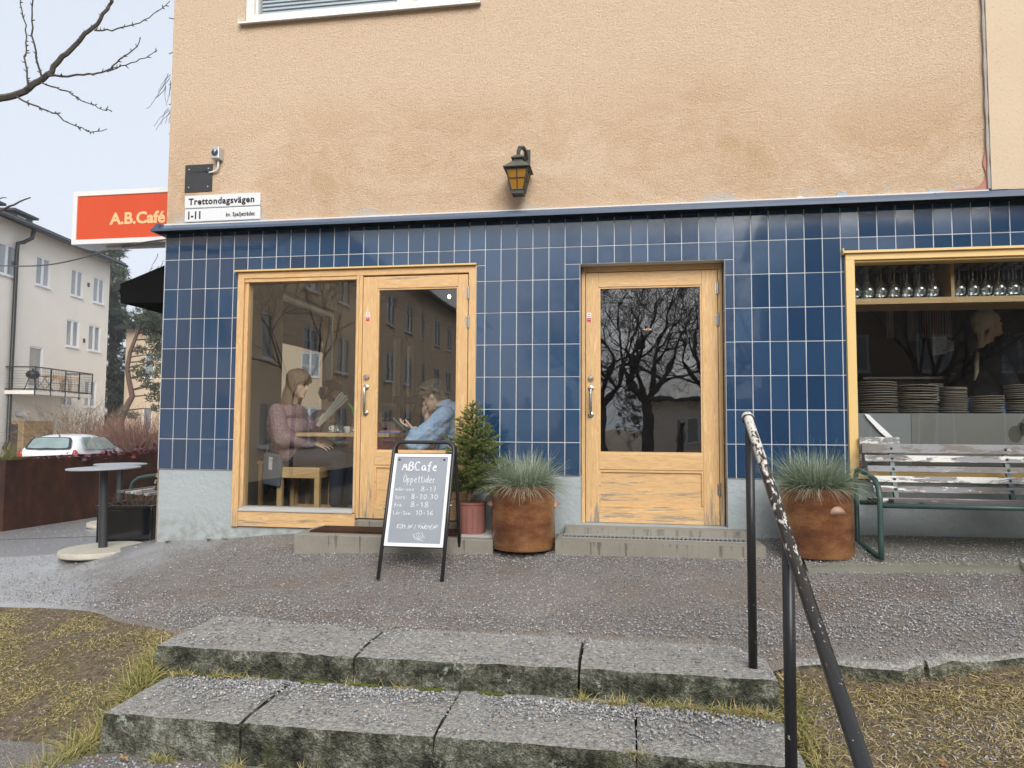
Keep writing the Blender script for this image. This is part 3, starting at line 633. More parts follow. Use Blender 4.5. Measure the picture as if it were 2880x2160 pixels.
# ================================================================== CAFE BUILDING
ZT = 2.62            # top of tile rows
cafe = thing('cafe_building', 'ochre plastered corner building with blue tiled cafe front', 'building')
OP = [(.67, .165, 2.68, 2.245), (3.49, .26, 4.56, 2.235), (5.40, .643, 8.30, 2.255)]   # x0,z0,x1,z1
g = G()   # tiled wall backing = grout
hs = [(a - 0, b - .62, c, d - .62) if b > .62 else (a, 0, c, d - .62) for a, b, c, d in OP]
g.holes((0, .0035, .62), (1, 0, 0), (0, 0, 1), (0, -1, 0), 9.0, 2.02, hs, .13)
g.build('grout_backing', MAT['grout'], cafe)
g = G(); g.holes((0.004, .012, -.4), (1, 0, 0), (0, 0, 1), (0, -1, 0), 9.0, 1.022, [(a, b + .4, c, 1.022) for a, b, c, d in OP if b < .62], .11)
g.add([(0.004, .012, -.4), (0.004, 9, -.4), (0.004, 9, .62), (0.004, .012, .62)], [(0, 1, 2, 3)])
g.build('plinth', MAT['plinth'], cafe)
g = G(); UW = (.665, 4.395 - 2.64, 2.655, 6.0 - 2.64)
g.holes((0, 0, 2.64), (1, 0, 0), (0, 0, 1), (0, -1, 0), 6.372, 7.0, [UW], .14)
g.build('plaster_wall', MAT['plaster'], cafe)
g = G()  # side wall with the big side windows
SW = [(1.62, 1.0, 3.20, 2.72), (5.25, 1.0, 5.78, 2.72), (5.98, 1.0, 6.55, 2.72)]
g.holes((0, 0, -.3), (0, 1, 0), (0, 0, 1), (-1, 0, 0), 9.0, 10.0, SW, .25)
g.build('side_wall', MAT['plaster'], cafe)
g = G(); g.box(0, 8.9, -.3, 14, 9.0, 9.7); g.box(8.9, .2, -.3, 9.0, 9, 9.7); g.build('rear_wall', MAT['plaster'], cafe)
g = G(); g.box(6.375, -.028, 2.668, 9.0, .3, 9.7); g.box(6.375, -.034, 2.668, 6.48, -.028, 9.7); o = g.build('rendered_panel', MAT['board'], cafe)
g = G(); g.tube([(6.366, -.018, 2.68 + i * .1) for i in range(60)], [.010 + .004 * math.sin(i * 2.3) for i in range(60)], 6); g.build('joint_seam', MAT['strip'], cafe)
g = G(); pts = [(6.362, 2.668), (6.362, 2.98), (6.345, 2.93), (6.338, 2.90), (6.335, 2.86), (6.343, 2.83), (6.35, 2.80), (6.352, 2.77), (6.33, 2.73), (6.30, 2.705), (6.25, 2.69), (6.14, 2.684), (6.05, 2.668)]
g.prism(pts[::-1], -.010, -.001, 'y'); g.build('flaked_plaster_patch', MAT['bare_brick'], cafe)
g = G(); g.box(-.004, -.026, 2.655, 6.36, .0, 2.672); g.build('mortar_line', MAT['mortar_white'], cafe)
for (cx, w, h) in ((5.39, .10, .04), (5.10, .06, .02), (6.02, .16, .03)):
    g = G(); n = 9; pts = [(cx + w * .5 * math.cos(PI * i / (n - 1)) * random.uniform(.8, 1.1), 2.668 + h * math.sin(PI * i / (n - 1)) * random.uniform(.7, 1.2)) for i in range(n)]
    g.prism(pts[::-1], -.014, -.001, 'y'); g.build('mortar_patch', MAT['mortar_white'] if w < .1 else MAT['plinth'], cafe)
# cornice flashing
g = G(); prof = [(-.002, 2.668), (-.030, 2.660), (-.098, 2.613), (-.110, 2.611), (-.110, 2.591), (-.104, 2.591), (-.103, 2.600), (-.002, 2.606)]
g.prism([(p[0], p[1]) for p in prof], -.062, 2.09, 'x'); g.prism([(p[0] - .0015, p[1] + .001) for p in prof], 2.075, 6.02, 'x'); g.prism([(p[0] - .003, p[1] + .002) for p in prof], 6.0, 9.0, 'x')
g.prism([(p[0], p[1]) for p in prof][::-1], -.05, 9.0, 'y') if False else None
cor = g.build('cornice_flashing', MAT['cornice'], cafe)
g = G(); vs = [(x_, y_, z_) for y_ in (-.1045, 9.0) for x_, z_ in [(0, 2.660), (-.022, 2.652), (-.06, 2.612), (-.072, 2.610), (-.072, 2.592), (0, 2.605)]]
g.add(vs, [(i, (i + 1) % 6, 6 + (i + 1) % 6, 6 + i) for i in range(6)] + [(5, 4, 3, 2, 1, 0)]); g.build('side_flashing', MAT['cornice'], cafe)
g = G(); g.box(-.05, -.101, 2.590, 9.0, -.001, 2.597); g.build('cornice_shade_strip', MAT['fabric_black'], cafe)  # near-black underside put in to make the shade band below the cornice
for i in range(14):
    g = G(); xr = .1 + i * .46 + (i % 3) * .05; g.ell((xr, -.050, 2.647), (.006, .004, .006), n=8, k=5); g.build('rivet', MAT['cornice'], cor)
# tiles: one object each
TW, TH, J = .125, .25, .0030
def tile_mesh(w, h):
    c_ = .0012; y0, y1 = 0.0, .009
    vs = [(c_, y0, c_), (w - c_, y0, c_), (w - c_, y0, h - c_), (c_, y0, h - c_), (0, c_, 0), (w, c_, 0), (w, c_, h), (0, c_, h), (0, y1, 0), (w, y1, 0), (w, y1, h), (0, y1, h)]
    fs = [(0, 1, 2, 3)] + [(i + 4, (i + 1) % 4 + 4, (i + 1) % 4, i) for i in range(4)] + [(i + 8, (i + 1) % 4 + 8, (i + 1) % 4 + 4, i + 4) for i in range(4)]
    vs = [(x - w / 2, y, z - h / 2) for x, y, z in vs]
    return G().add(vs, fs).mesh('tile', MAT['tile'])
TM = {}
def place_tile(x0, z0, x1, z1, y=0.0, rz=0.0, par=None):
    w, h = x1 - x0 - 2 * J, z1 - z0 - 2 * J
    if w < .008 or h < .008: return
    key = (round(w, 3), round(h, 3))
    if key not in TM: TM[key] = tile_mesh(*key)
    o = bpy.data.objects.new('tile', TM[key]); C.objects.link(o); o.parent = par or cafe
    o.location = ((x0 + x1) / 2, y + random.uniform(-.0005, .0005), (z0 + z1) / 2)
    o.rotation_euler = (R(max(-.4, min(.4, random.gauss(0, .24)))), 0, rz + R(max(-.5, min(.5, random.gauss(0, .3)))))
    return o
nt_ = 0
rest = G()
for i in range(72):
    for r_ in range(8):
        rects = [(i * TW, ZT - TH * (r_ + 1), (i + 1) * TW, ZT - TH * r_)]
        for ox0, oz0, ox1, oz1 in OP:
            new = []
            for a, b, c_, d in rects:
                if ox0 >= c_ or ox1 <= a or oz0 >= d or oz1 <= b: new.append((a, b, c_, d)); continue
                if oz1 < d: new.append((a, oz1, c_, d)) 
                dd = min(d, oz1)
                if oz0 > b: new.append((a, b, c_, oz0))
                bb = max(b, oz0)
                if ox0 > a: new.append((a, bb, ox0, dd))
                if ox1 < c_: new.append((ox1, bb, c_, dd))
            rects = new
        for rc in rects:
            if i >= 56:   # far beyond the right edge of the picture
                if rc[2] - rc[0] > .012 and rc[3] - rc[1] > .012: rest.box(rc[0] + J, 0, rc[1] + J, rc[2] - J, .009, rc[3] - J)
            elif place_tile(*rc): nt_ += 1
rest.build('tiles', MAT['tile'], cafe)['kind'] = 'stuff'
for zi in range(7):   # tiles returning into the door recess
    z1_ = min(2.235, ZT - TH * (zi + 1)); z0_ = ZT - TH * (zi + 2)
    o = place_tile(-.0625, z0_, .0625, z1_)
    o.location = (4.558, .064, (z0_ + z1_) / 2); o.rotation_euler = (0, 0, -PI / 2)
    o = place_tile(-.0625, z0_, .0625, z1_)
    o.location = (3.492, .064, (z0_ + z1_) / 2); o.rotation_euler = (0, 0, PI / 2)
g = G(); g.box(3.49, .006, 2.236, 4.56, .13, 2.25); g.build('recess_soffit', MAT['cornice'], cafe)
g = G(); g.box(-.003, .0, .62, .0015, .012, 2.62); g.build('corner_trim', MAT['grout'], cafe)
# ---------------------------------------------------------------- upper window
g = G(); x0, x1, zb = .668, 2.652, 4.392
g.box(x0, .0, zb, x0 + .075, .10, 6.0); g.box(x1 - .06, .0, zb, x1, .10, 6.0); g.box(2.02, .0, zb, 2.13, .10, 6.0); g.box(x0 + .075, .0, zb, 2.02, .10, zb + .055); g.box(2.13, .0, zb, x1 - .06, .10, zb + .055)
g.box(x0 + .075, .02, zb + .055, x0 + .10, .09, 6.0); g.box(1.99, .02, zb + .055, 2.02, .09, 6.0)
uw = g.build('upper_window', MAT['old_white'], cafe, bev=.004)
g = G(); g.prism([(.1, 4.392), (-.045, 4.368), (-.05, 4.352), (-.044, 4.352), (-.04, 4.36), (.1, 4.372)], .625, 2.70, 'x'); g.prism([(.0, 4.39), (-.048, 4.362), (-.048, 4.40), (.0, 4.43)], .622, .630, 'x'); g.prism([(.0, 4.39), (-.048, 4.362), (-.048, 4.385), (.0, 4.41)], 2.695, 2.70, 'x'); g.build('window_sill', MAT['old_white'], uw)
g = G(); g.box(.76, .055, 4.44, 2.6, .06, 6.0); g.build('pane', MAT['pane'], uw)
bl = G()
for q in range(46):
    zz_ = 4.455 + q * .033
    for xa, xb in ((.775, 1.985), (2.15, 2.58)):
        bl.add([(xa, .070, zz_), (xb, .070, zz_), (xb, .083, zz_ + .025), (xa, .083, zz_ + .025), (xa, .071, zz_ - .001), (xb, .071, zz_ - .001), (xb, .084, zz_ + .024), (xa, .084, zz_ + .024)], [(0, 1, 2, 3), (7, 6, 5, 4), (0, 4, 5, 1), (3, 2, 6, 7)])
o = bl.build('blind', MAT['blind'], uw); o['kind'] = 'stuff'
g = G(); g.box(.75, .13, 4.4, 2.62, .14, 6.0); g.build('curtain_back', MAT['in_dark'], uw)
# ---------------------------------------------------------------- shop window and door one
FR = -.012
g = G(); g.box(.672, FR, .168, .728, .10, 2.192); g.box(.728, .012, .30, .758, .09, 2.192)
g.box(2.622, FR, .26, 2.68, .10, 2.192); g.box(1.703, FR, .30, 1.722, .09, 2.192); g.box(1.7225, FR + .006, .26, 1.752, .09, 2.192)
w1 = g.build('shop_window', MAT['oak_v'], cafe, bev=.003)
g = G(); g.box(.728, .0, 2.192 - .03, 1.703, .09, 2.192); g.box(.672, -.008, 2.192, 2.68, .10, 2.245); g.build('head_rail', MAT['oak_h'], w1, bev=.003)
g = G(); g.box(.729, FR + .002, .172, 1.722, .09, .293); g.build('bottom_rail', MAT['oak_worn_h'], w1, bev=.004)
g = G(); g.prism([(.09, .33), (.02, .325), (FR - .006, .306), (FR - .006, .2935), (.09, .2935)], .729, 1.702, 'x'); g.build('window_sill', MAT['strip'], w1, bev=.003)
g = G(); g.box(1.695, .005, .327, 1.7025, .04, 2.16); g.build('glazing_bead', MAT['strip'], w1)
g = G(); g.prism([(.0, 2.268), (-.034, 2.258), (-.034, 2.247), (.0, 2.247)], .645, 2.683, 'x'); g.build('drip_cap', MAT['yellow_paint'], w1, bev=.001)
g = G(); g.box(.757, .05, .327, 1.700, .056, 2.165); g.build('pane', MAT['pane'], w1)
def sticker(x, y, z, par, s=1.0):
    g = G(); g.box(x - .017 * s, y, z - .036 * s, x + .017 * s, y + .0012, z + .036 * s); o = g.build('alarm_sticker', MAT['sticker_white'], par)
    g = G(); g.box(x - .0155 * s, y - .0006, z - .034 * s, x + .0155 * s, y, z - .004 * s); g.box(x - .006 * s, y - .0006, z + .021 * s, x + .006 * s, y, z + .029 * s); g.build('sticker_print', MAT['red_sticker'], o)
    put_text('LARM', 'sticker_lettering', MAT['sticker_white'], o, (x - .0125 * s, y - .0008, z - .019 * s), .025 * s, .008 * s)
    put_text('larm', 'sticker_script', MAT['sign_black'], o, (x - .010 * s, y - .0008, z + .004 * s), .02 * s, .010 * s)
def make_door(name, x0, x1, z0, z1, gx0, gx1, gz0, gz1, pz0, pz1, y, mv, mh, glassm, mat_low):
    d = bpy.data.objects.new(name, None); C.objects.link(d); d.parent = cafe; d.location = (0, 0, 0)
    # stiles, rails
    g = G(); g.box(x0, y, z0, gx0 - .012, y + .05, z1); g.box(gx1 + .012, y, z0, x1, y + .05, z1); g.build('door_stile', mv, d, bev=.003)
    g = G(); g.box(gx0 - .012, y, gz1 + .012, gx1 + .012, y + .05, z1); g.build('top_rail', mh, d, bev=.003)
    g = G(); g.box(gx0 - .012, y, pz1 + .02, gx1 + .012, y + .05, gz0 - .012); g.build('lock_rail', mh, d, bev=.003)
    g = G(); g.box(gx0 - .012, y, z0, gx1 + .012, y + .05, pz0 - .02); g.build('bottom_rail', mat_low, d, bev=.003)
    g = G(); g.box(gx0, y + .018, pz0, gx1, y + .035, pz1); g.build('panel', mat_low, d)
    for (bz0, bz1) in ((pz0, pz1), (gz0, gz1)):
        g = G(); t = .012
        g.prism([(gx0 - t, bz0 - t * 1.6 if bz0 == pz0 else bz0 - t), (gx0, bz0), (gx0, bz1), (gx0 - t, bz1 + (t * 1.6 if bz0 == pz0 else t))], y + .006, y + .03, 'y')
        g.prism([(gx1, bz0), (gx1 + t, bz0 - (t * 1.6 if bz0 == pz0 else t)), (gx1 + t, bz1 + (t * 1.6 if bz0 == pz0 else t)), (gx1, bz1)], y + .006, y + .03, 'y')
        tt_ = t * 1.6 if bz0 == pz0 else t
        g.prism([(gx0 - t, bz1 + tt_), (gx0, bz1), (gx1, bz1), (gx1 + t, bz1 + tt_)], y + .006, y + .03, 'y'); g.prism([(gx0 - t, bz0 - tt_), (gx1 + t, bz0 - tt_), (gx1, bz0), (gx0, bz0)], y + .006, y + .03, 'y')
        g.build('moulding', mh, d)
    g = G(); g.box(gx0 - .004, y + .024, gz0 - .004, gx1 + .004, y + .030, gz1 + .004); g.build('glass_pane', glassm, d)
    return d
def ironmongery(d, xl, y, zlock, zt, zb, xh, hz):
    g = G(); g.lathe([(.024, 0), (.024, .006), (.019, .012), (.017, .02), (.006, .021), (.006, .017)], 18, (xl, y, zlock), Matrix.Rotation(PI / 2, 3, 'X')); g.build('lock', MAT['steel'], d, auto=30)
    g = G()
    for zz_ in (zt, zb): g.lathe([(.024, 0), (.022, .006), (.014, .009)], 16, (xl, y, zz_), Matrix.Rotation(PI / 2, 3, 'X'))
    g.tube([(xl, y, zt), (xl, y - .035, zt), (xl, y - .046, zt - .012), (xl, y - .047, zt - .03)], .0085, 8)
    g.tube([(xl, y, zb), (xl, y - .035, zb), (xl, y - .046, zb + .012), (xl, y - .047, zb + .03)], .0085, 8)
    g.tube([(xl, y - .047, zt - .03), (xl, y - .047, zt - .045), (xl, y - .047, zb + .045), (xl, y - .047, zb + .03)], [.0085, .011, .011, .0085], 10); g.build('pull_handle', MAT['steel'], d, auto=40)
    for hz_ in hz:
        g = G(); g.tube([(xh, y - .008, hz_ - .045), (xh, y - .008, hz_ + .045)], .009, 10); g.tube([(xh, y - .008, hz_ - .052), (xh, y - .008, hz_ - .046)], .006, 8); g.tube([(xh, y - .008, hz_ + .046), (xh, y - .008, hz_ + .052)], .006, 8); g.box(xh - .018, y - .002, hz_ - .04, xh + .018, y, hz_ + .04); g.build('hinge', MAT['steel'], d, auto=40)
d1 = make_door('door', 1.757, 2.615, .262, 2.178, 1.889, 2.524, .80, 2.07, .40, .66, -.006, MAT['oak_v'], MAT['oak_worn_h'], MAT['pane'], MAT['oak_worn_h'])
ironmongery(d1, 1.797, -.006, 1.372, 1.292, 1.088, 2.622, (2.03, 1.80, .52))
sticker(1.80, -.0085, 1.855, d1)
# door two, recessed
DY = .118
for xa_, xb_ in ((3.494, 3.523), (4.524, 4.556)): g = G(); g.box(xa_, DY - .004, .255, xb_, .21, 2.234); g.build('door_frame', MAT['oak_v'], cafe, bev=.003)
g = G(); g.box(3.523, DY - .004, 2.192, 4.524, .21, 2.234); g.build('door_frame', MAT['oak_h'], cafe, bev=.003)
d2 = make_door('door', 3.527, 4.520, .262, 2.188, 3.640, 4.393, .80, 2.062, .39, .645, DY, MAT['oak_v'], MAT['oak_h'], MAT['pane_wavy'], MAT['oak_worn_h'])
ironmongery(d2, 3.566, DY, 1.362, 1.285, 1.080, 4.523, (2.045, 1.805, .525))
sticker(3.552, DY - .0025, 1.838, d2)
put_text('A.B.Café.', 'door_lettering', MAT['cream_letter'], d2, (3.970, DY + .0225, 1.736), .062, .013, offset=.02)
# right hand kitchen window
g = G(); g.box(5.40, -.02, .643, 5.462, .14, 2.20); g.box(8.24, -.02, .643, 8.30, .14, 2.20); g.box(5.40, -.02, 2.20, 8.3, .14, 2.25); g.box(5.462, -.02, .643, 8.24, .14, .70); g.box(5.47, .0, 2.185, 8.24, .12, 2.20)
w3 = g.build('kitchen_window', MAT['yellow_paint'], cafe, bev=.003)
g = G(); g.prism([(.0, 2.275), (-.042, 2.262), (-.042, 2.248), (.0, 2.25)], 5.385, 8.32, 'x'); g.box(5.38, -.035, 2.24, 5.388, .0, 2.285); g.build('drip_cap', MAT['yellow_paint'], w3)
g = G(); g.prism([(.0, .672), (-.048, .655), (-.048, .635), (.0, .64)], 5.392, 8.32, 'x'); g.build('window_sill', MAT['yellow_paint'], w3, bev=.004)
g = G(); g.box(5.45, .06, .69, 8.25, .066, 2.21); g.build('pane', MAT['pane_dark'], w3)
g = G(); g.box(5.463, .075, .70, 5.845, .082, 1.098); g.build('sheet_panel', MAT['sheet_grey'], w3)
g = G(); g.box(5.847, .072, .70, 6.62, .080, 1.100); g.build('sheet_panel', MAT['sheet_brown'], w3)
g = G(); g.box(6.622, .075, .70, 8.24, .082, 1.098); g.build('sheet_panel', MAT['sheet_grey'], w3)
g = G(); 
tp = [(5.53, 1.094), (5.56, 1.088), (5.60, 1.045), (5.655, .99), (5.70, .945), (5.735, .905), (5.742, .880), (5.722, .882), (5.68, .92), (5.63, .965), (5.585, 1.02), (5.55, 1.06)]
g.prism(tp[::-1], .0565, .0595, 'y'); g.build('tape_strip', MAT['white_paint'], w3)
g = G(); g.prism([(5.47, 1.20), (5.478, 1.20), (5.478, 1.08), (5.485, 1.08), (5.73, .84), (5.72, .84), (5.47, 1.085)][::-1], .050, .055, 'y') if False else g.box(5.466, .07, 1.08, 5.49, .075, 1.28); g.build('tape_strip', MAT['strip'], w3)
g = G()
for (cx, cz, rx, rz_) in ((6.52, .955, .045, .06), (6.62, 1.0, .075, .08), (6.56, .99, .03, .05)):
    g.lathe([(1, 0), (1, .0015)], 14, (cx, .0725, cz), Matrix.Diagonal((rx, 1, rz_)).to_3x3() @ Matrix.Rotation(PI / 2, 3, 'X'))
g.build('damp_stain', MAT['in_dark'], w3)
sticker(5.484, .0585, .762, w3, 1.15)
# ---------------------------------------------------------------- interior shell
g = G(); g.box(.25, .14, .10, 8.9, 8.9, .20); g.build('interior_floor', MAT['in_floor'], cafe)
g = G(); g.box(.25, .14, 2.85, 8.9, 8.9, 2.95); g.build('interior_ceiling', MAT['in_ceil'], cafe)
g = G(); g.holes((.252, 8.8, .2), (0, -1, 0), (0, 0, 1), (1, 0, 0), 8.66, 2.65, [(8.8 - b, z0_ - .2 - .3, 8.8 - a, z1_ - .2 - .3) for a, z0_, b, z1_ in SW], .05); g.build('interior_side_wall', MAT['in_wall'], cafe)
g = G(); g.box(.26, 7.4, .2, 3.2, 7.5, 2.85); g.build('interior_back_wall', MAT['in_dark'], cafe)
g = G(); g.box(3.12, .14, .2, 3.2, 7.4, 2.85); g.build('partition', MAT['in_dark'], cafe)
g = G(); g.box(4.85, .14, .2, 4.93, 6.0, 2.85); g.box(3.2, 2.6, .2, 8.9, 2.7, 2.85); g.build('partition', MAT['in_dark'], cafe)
g = G()
for a, z0_, b, z1_ in SW:
    zz0, zz1 = z0_ - .3, z1_ - .3
    for (ya, yb, za, zb_) in ((a, a + .05, zz0, zz1), (b - .05, b, zz0, zz1), (a + .05, b - .05, zz0, zz0 + .05), (a + .05, b - .05, zz1 - .05, zz1)): g.box(.08, ya, za, .14, yb, zb_)
sw = g.build('side_window', MAT['old_white'], cafe)
g = G(); g.box(-.01, 3.3, .85, .0, 3.4, .86); 
for a, z0_, b, z1_ in SW:
    g = G(); g.box(.108, a + .05, z0_ - .25, .112, b - .05, z1_ - .35); g.build('pane', MAT['clear'], sw)
# ================================================================== ON THE WALL
t = thing('street_name_sign', 'white enamel street name sign with black letters just above the cornice', 'street sign', (.52, -.01, 2.79))
g = G(); g.box(.180, -.030, 2.797, .857, -.002, 2.905); g.build('upper_plate', MAT['sign_white'], t, bev=.006, seg=3)
g = G(); g.box(.183, -.030, 2.680, .859, -.002, 2.791); g.build('lower_plate', MAT['sign_white'], t, bev=.006, seg=3)
put_text('Trettondagsvägen', 'street_lettering', MAT['sign_black'], t, (.218, -.0308, 2.826), .592, .056, offset=.030, spacing=1.10)
put_text('1-11', 'number_lettering', MAT['sign_black'], t, (.218, -.0308, 2.706), .112, .066, offset=.03)
put_text('kv. Spaljeträdet', 'block_lettering', MAT['sign_black'], t, (.817, -.0308, 2.714), .255, .036, align='R', offset=.026, spacing=1.08)
t = thing('cover_plate', 'square dark metal cover plate with a slot, bolted above the street sign', 'metal plate', (.285, -.005, 3.06))
g = G(); g.box(.160, -.006, 2.942, .411, -.001, 3.178); g.build('plate', MAT['dark_grey_metal'], t, bev=.001)
g = G(); g.box(.215, -.0075, 3.111, .37, -.006, 3.116); g.ell((.358, -.008, 3.115), (.014, .003, .012), n=8, k=5); g.build('slot', MAT['sign_black'], t)
for x, z in ((.196, 3.138), (.196, 2.985), (.374, 3.14), (.372, 2.985)):
    g = G(); g.ell((x, -.007, z), (.006, .003, .006), n=8, k=5); g.build('bolt', MAT['alu'], t)
t = thing('sensor_box', 'small grey electrical box with round cover and white conduit on plaster wall', 'electrical box', (.47, -.01, 3.25))
g = G(); g.box(.437, -.075, 3.195, .505, -.002, 3.295); g.build('case', MAT['alu'], t, bev=.006, seg=3)
g = G(); g.lathe([(.030, 0), (.028, .004), (.001, .005)], 20, (.4695, -.075, 3.245), Matrix.Rotation(PI / 2, 3, 'X')); o = g.build('round_cover', MAT['dark_grey_metal'], t, auto=30)
g = G(); g.ell((.472, -.079, 3.260), (.011, .003, .012), n=12, k=6); g.box(.468, -.081, 3.238, .471, -.079, 3.248); g.build('lens', MAT['alu'], o)
g = G(); pts = [(.475, -.03, 3.195), (.476, -.03, 3.16)] + [(.476 - .045 * (1 - math.cos(R(a))), -.03 + .012 * a / 90, 3.15 - .045 * math.sin(R(a))) for a in range(10, 91, 10)] + [(.412, -.013, 3.103), (.385, -.012, 3.10)]
g.tube(pts, .0085, 10); g.build('conduit', MAT['white_paint'], t, smooth=True)
# lantern
t = thing('wall_lantern', 'dark metal wall lantern with amber glass above the middle of the cornice', 'lantern', (3.05, -.1, 2.98))
L = G(); yc = -.135; xc = 3.028
def frust(g, x, y, z0, a0, z1, a1):
    vs = [(x - a0, y - a0, z0), (x + a0, y - a0, z0), (x + a0, y + a0, z0), (x - a0, y + a0, z0), (x - a1, y - a1, z1), (x + a1, y - a1, z1), (x + a1, y + a1, z1), (x - a1, y + a1, z1)]
    return g.add(vs, [(0, 3, 2, 1), (4, 5, 6, 7), (0, 1, 5, 4), (1, 2, 6, 5), (2, 3, 7, 6), (3, 0, 4, 7)])
frust(L, xc, yc, 2.935, .102, 2.942, .104); frust(L, xc, yc, 2.942, .104, 3.000, .042); frust(L, xc, yc, 3.000, .034, 3.026, .034); frust(L, xc, yc, 3.022, .050, 3.032, .050); frust(L, xc, yc, 3.032, .050, 3.056, .020)
L.build('lantern_cap', MAT['lantern'], t, bev=.002)
B = G(); frust(B, xc, yc, 2.748, .046, 2.772, .047)
for sx_ in (-1, 1):
    for sy in (-1, 1): B.tube([(xc + sx_ * .046, yc + sy * .046, 2.77), (xc + sx_ * .082, yc + sy * .082, 2.937)], .0065, 4)
for (dx, dy) in ((1, 0), (0, 1), (-1, 0), (0, -1)):
    ax, ay = -dy, dx
    P = lambda s_, h: (xc + (dx * (.0465 + .036 * h) + ax * s_ * (.046 + .036 * h)), yc + (dy * (.0465 + .036 * h) + ay * s_ * (.046 + .036 * h)), 2.772 + .163 * h)
    B.tube([P(0, 0), P(0, 1)], .004, 4); B.tube([P(-1, .55), P(1, .55)], .004, 4); B.tube([P(-1, 0.03), P(1, 0.03)], .006, 4); B.tube([P(-1, .97), P(1, .97)], .006, 4)
B.build('lantern_cage', MAT['lantern'], t)
for (dx, dy) in ((1, 0), (0, 1), (-1, 0), (0, -1)):
    ax, ay = -dy, dx; Q = G()
    P = lambda s_, h, o_=0: (xc + (dx * (.0435 - o_ + .036 * h) + ax * s_ * (.043 + .036 * h)), yc + (dy * (.0435 - o_ + .036 * h) + ay * s_ * (.043 + .036 * h)), 2.775 + .158 * h)
    Q.add([P(-1, 0), P(1, 0), P(1, 1), P(-1, 1), P(-1, 0, .003), P(1, 0, .003), P(1, 1, .003), P(-1, 1, .003)], [(0, 1, 2, 3), (7, 6, 5, 4), (0, 4, 5, 1), (1, 5, 6, 2), (2, 6, 7, 3), (3, 7, 4, 0)])
    Q.build('amber_pane', MAT['amber'], t)
B = G(); B.box(xc + .025, -.016, 3.0, xc + .075, -.002, 3.145); B.tube([(xc + .05, -.012, 3.07), (xc + .045, -.05, 3.115), (xc + .03, -.09, 3.135), (xc + .008, -.125, 3.12), (xc, yc, 3.085), (xc, yc, 3.05)], [.013, .014, .016, .017, .016, .014], 8)
B.ell((xc + .05, -.018, 3.13), (.004, .003, .004), n=6, k=4); B.ell((xc + .05, -.018, 3.015), (.004, .003, .004), n=6, k=4)
B.build('bracket', MAT['lantern'], t, auto=40)
# projecting cafe sign on the side wall
t = thing('cafe_sign', 'orange red illuminated cafe sign box projecting past the building corner', 'sign', (-.8, .85, 3.0))
X0, X1, Z0s, Z1s, YS = -1.545, -.03, 2.745, 3.275, .75
g = G(); fr = .048
g.prism([(X0, Z0s), (X1, Z0s), (X1 - fr, Z0s + fr), (X0 + fr, Z0s + fr)], YS - .012, YS + .02, 'y'); g.prism([(X0, Z1s), (X0 + fr, Z1s - fr), (X1 - fr, Z1s - fr), (X1, Z1s)], YS - .012, YS + .02, 'y')
g.prism([(X0, Z0s), (X0 + fr, Z0s + fr), (X0 + fr, Z1s - fr), (X0, Z1s)], YS - .012, YS + .02, 'y'); g.prism([(X1, Z0s), (X1, Z1s), (X1 - fr, Z1s - fr), (X1 - fr, Z0s + fr)], YS - .012, YS + .02, 'y')
g.build('frame', MAT['white_paint'], t, bev=.003)
g = G(); g.box(X0 + .003, YS + .02, Z0s + .003, X1 - .003, YS + .235, Z1s - .003); g.box(X0 + .3, YS + .09, Z0s - .02, X1, YS + .15, Z0s + .003); g.build('case', MAT['alu'], t, bev=.003)
g = G(); g.box(X0 + fr, YS - .002, Z0s + fr, X1 - fr, YS + .02, Z1s - fr); fc = g.build('face', MAT['sign_red'], t)
put_text('A.B.Café', 'sign_lettering', MAT['cream_letter'], fc, (-1.140, YS - .003, 2.936), .597, .118, offset=.034, extrude=.002)
# awning
t = thing('awning', 'black fabric awning on the side wall below the orange sign', 'awning', (-.6, 1.0, 2.5))
xa, za_, xw, zw = -1.2, 2.40, -.01, 2.83
def aw(y0, y1):
    g = G(); th = .006
    g.prism([(xw, zw), (xa, za_), (xa, za_ - th), (xw, zw - th)], y0, y1, 'y'); return g
aw(1.0, 5.85).build('canopy', MAT['fabric_black'], t)
g = G(); n = 30
for k_ in range(n):
    ya, yb = 1.0 + 4.85 * k_ / n, 1.0 + 4.85 * (k_ + 1) / n; o1, o2 = .012 * math.sin(k_ * 1.1), .012 * math.sin((k_ + 1) * 1.1)
    g.add([(xa - .012, ya, za_ - .03), (xa - .012, yb, za_ - .03), (xa + .03 + o2, yb, za_ - .20), (xa + .03 + o1, ya, za_ - .20), (xa - .006, ya, za_ - .03), (xa - .006, yb, za_ - .03), (xa + .036 + o2, yb, za_ - .20), (xa + .036 + o1, ya, za_ - .20)], [(0, 1, 2, 3), (7, 6, 5, 4), (3, 2, 6, 7)] + ([(0, 3, 7, 4)] if k_ == 0 else []))
g.build('valance', MAT['fabric_black'], t)
g = G(); g.prism([(xw, zw - .008), (xa, za_ - .008), (xa + .02, za_ - .20), (-.02, 2.20)], 1.0, 1.006, 'y'); g.build('side_wing', MAT['fabric_black'], t)
g = G(); g.tube([(xa - .035, .995, za_ - .03), (xa - .035, 5.86, za_ - .03)], .045, 12); g.build('front_bar', MAT['dark_grey_metal'], t, auto=40)
for ya in (1.4, 3.4, 5.5):
    g = G(); g.tube([(-.02, ya, 2.35), (-.6, ya + .1, 2.37), (xa, ya, za_ - .04)], .02, 6); g.build('arm', MAT['dark_grey_metal'], t)
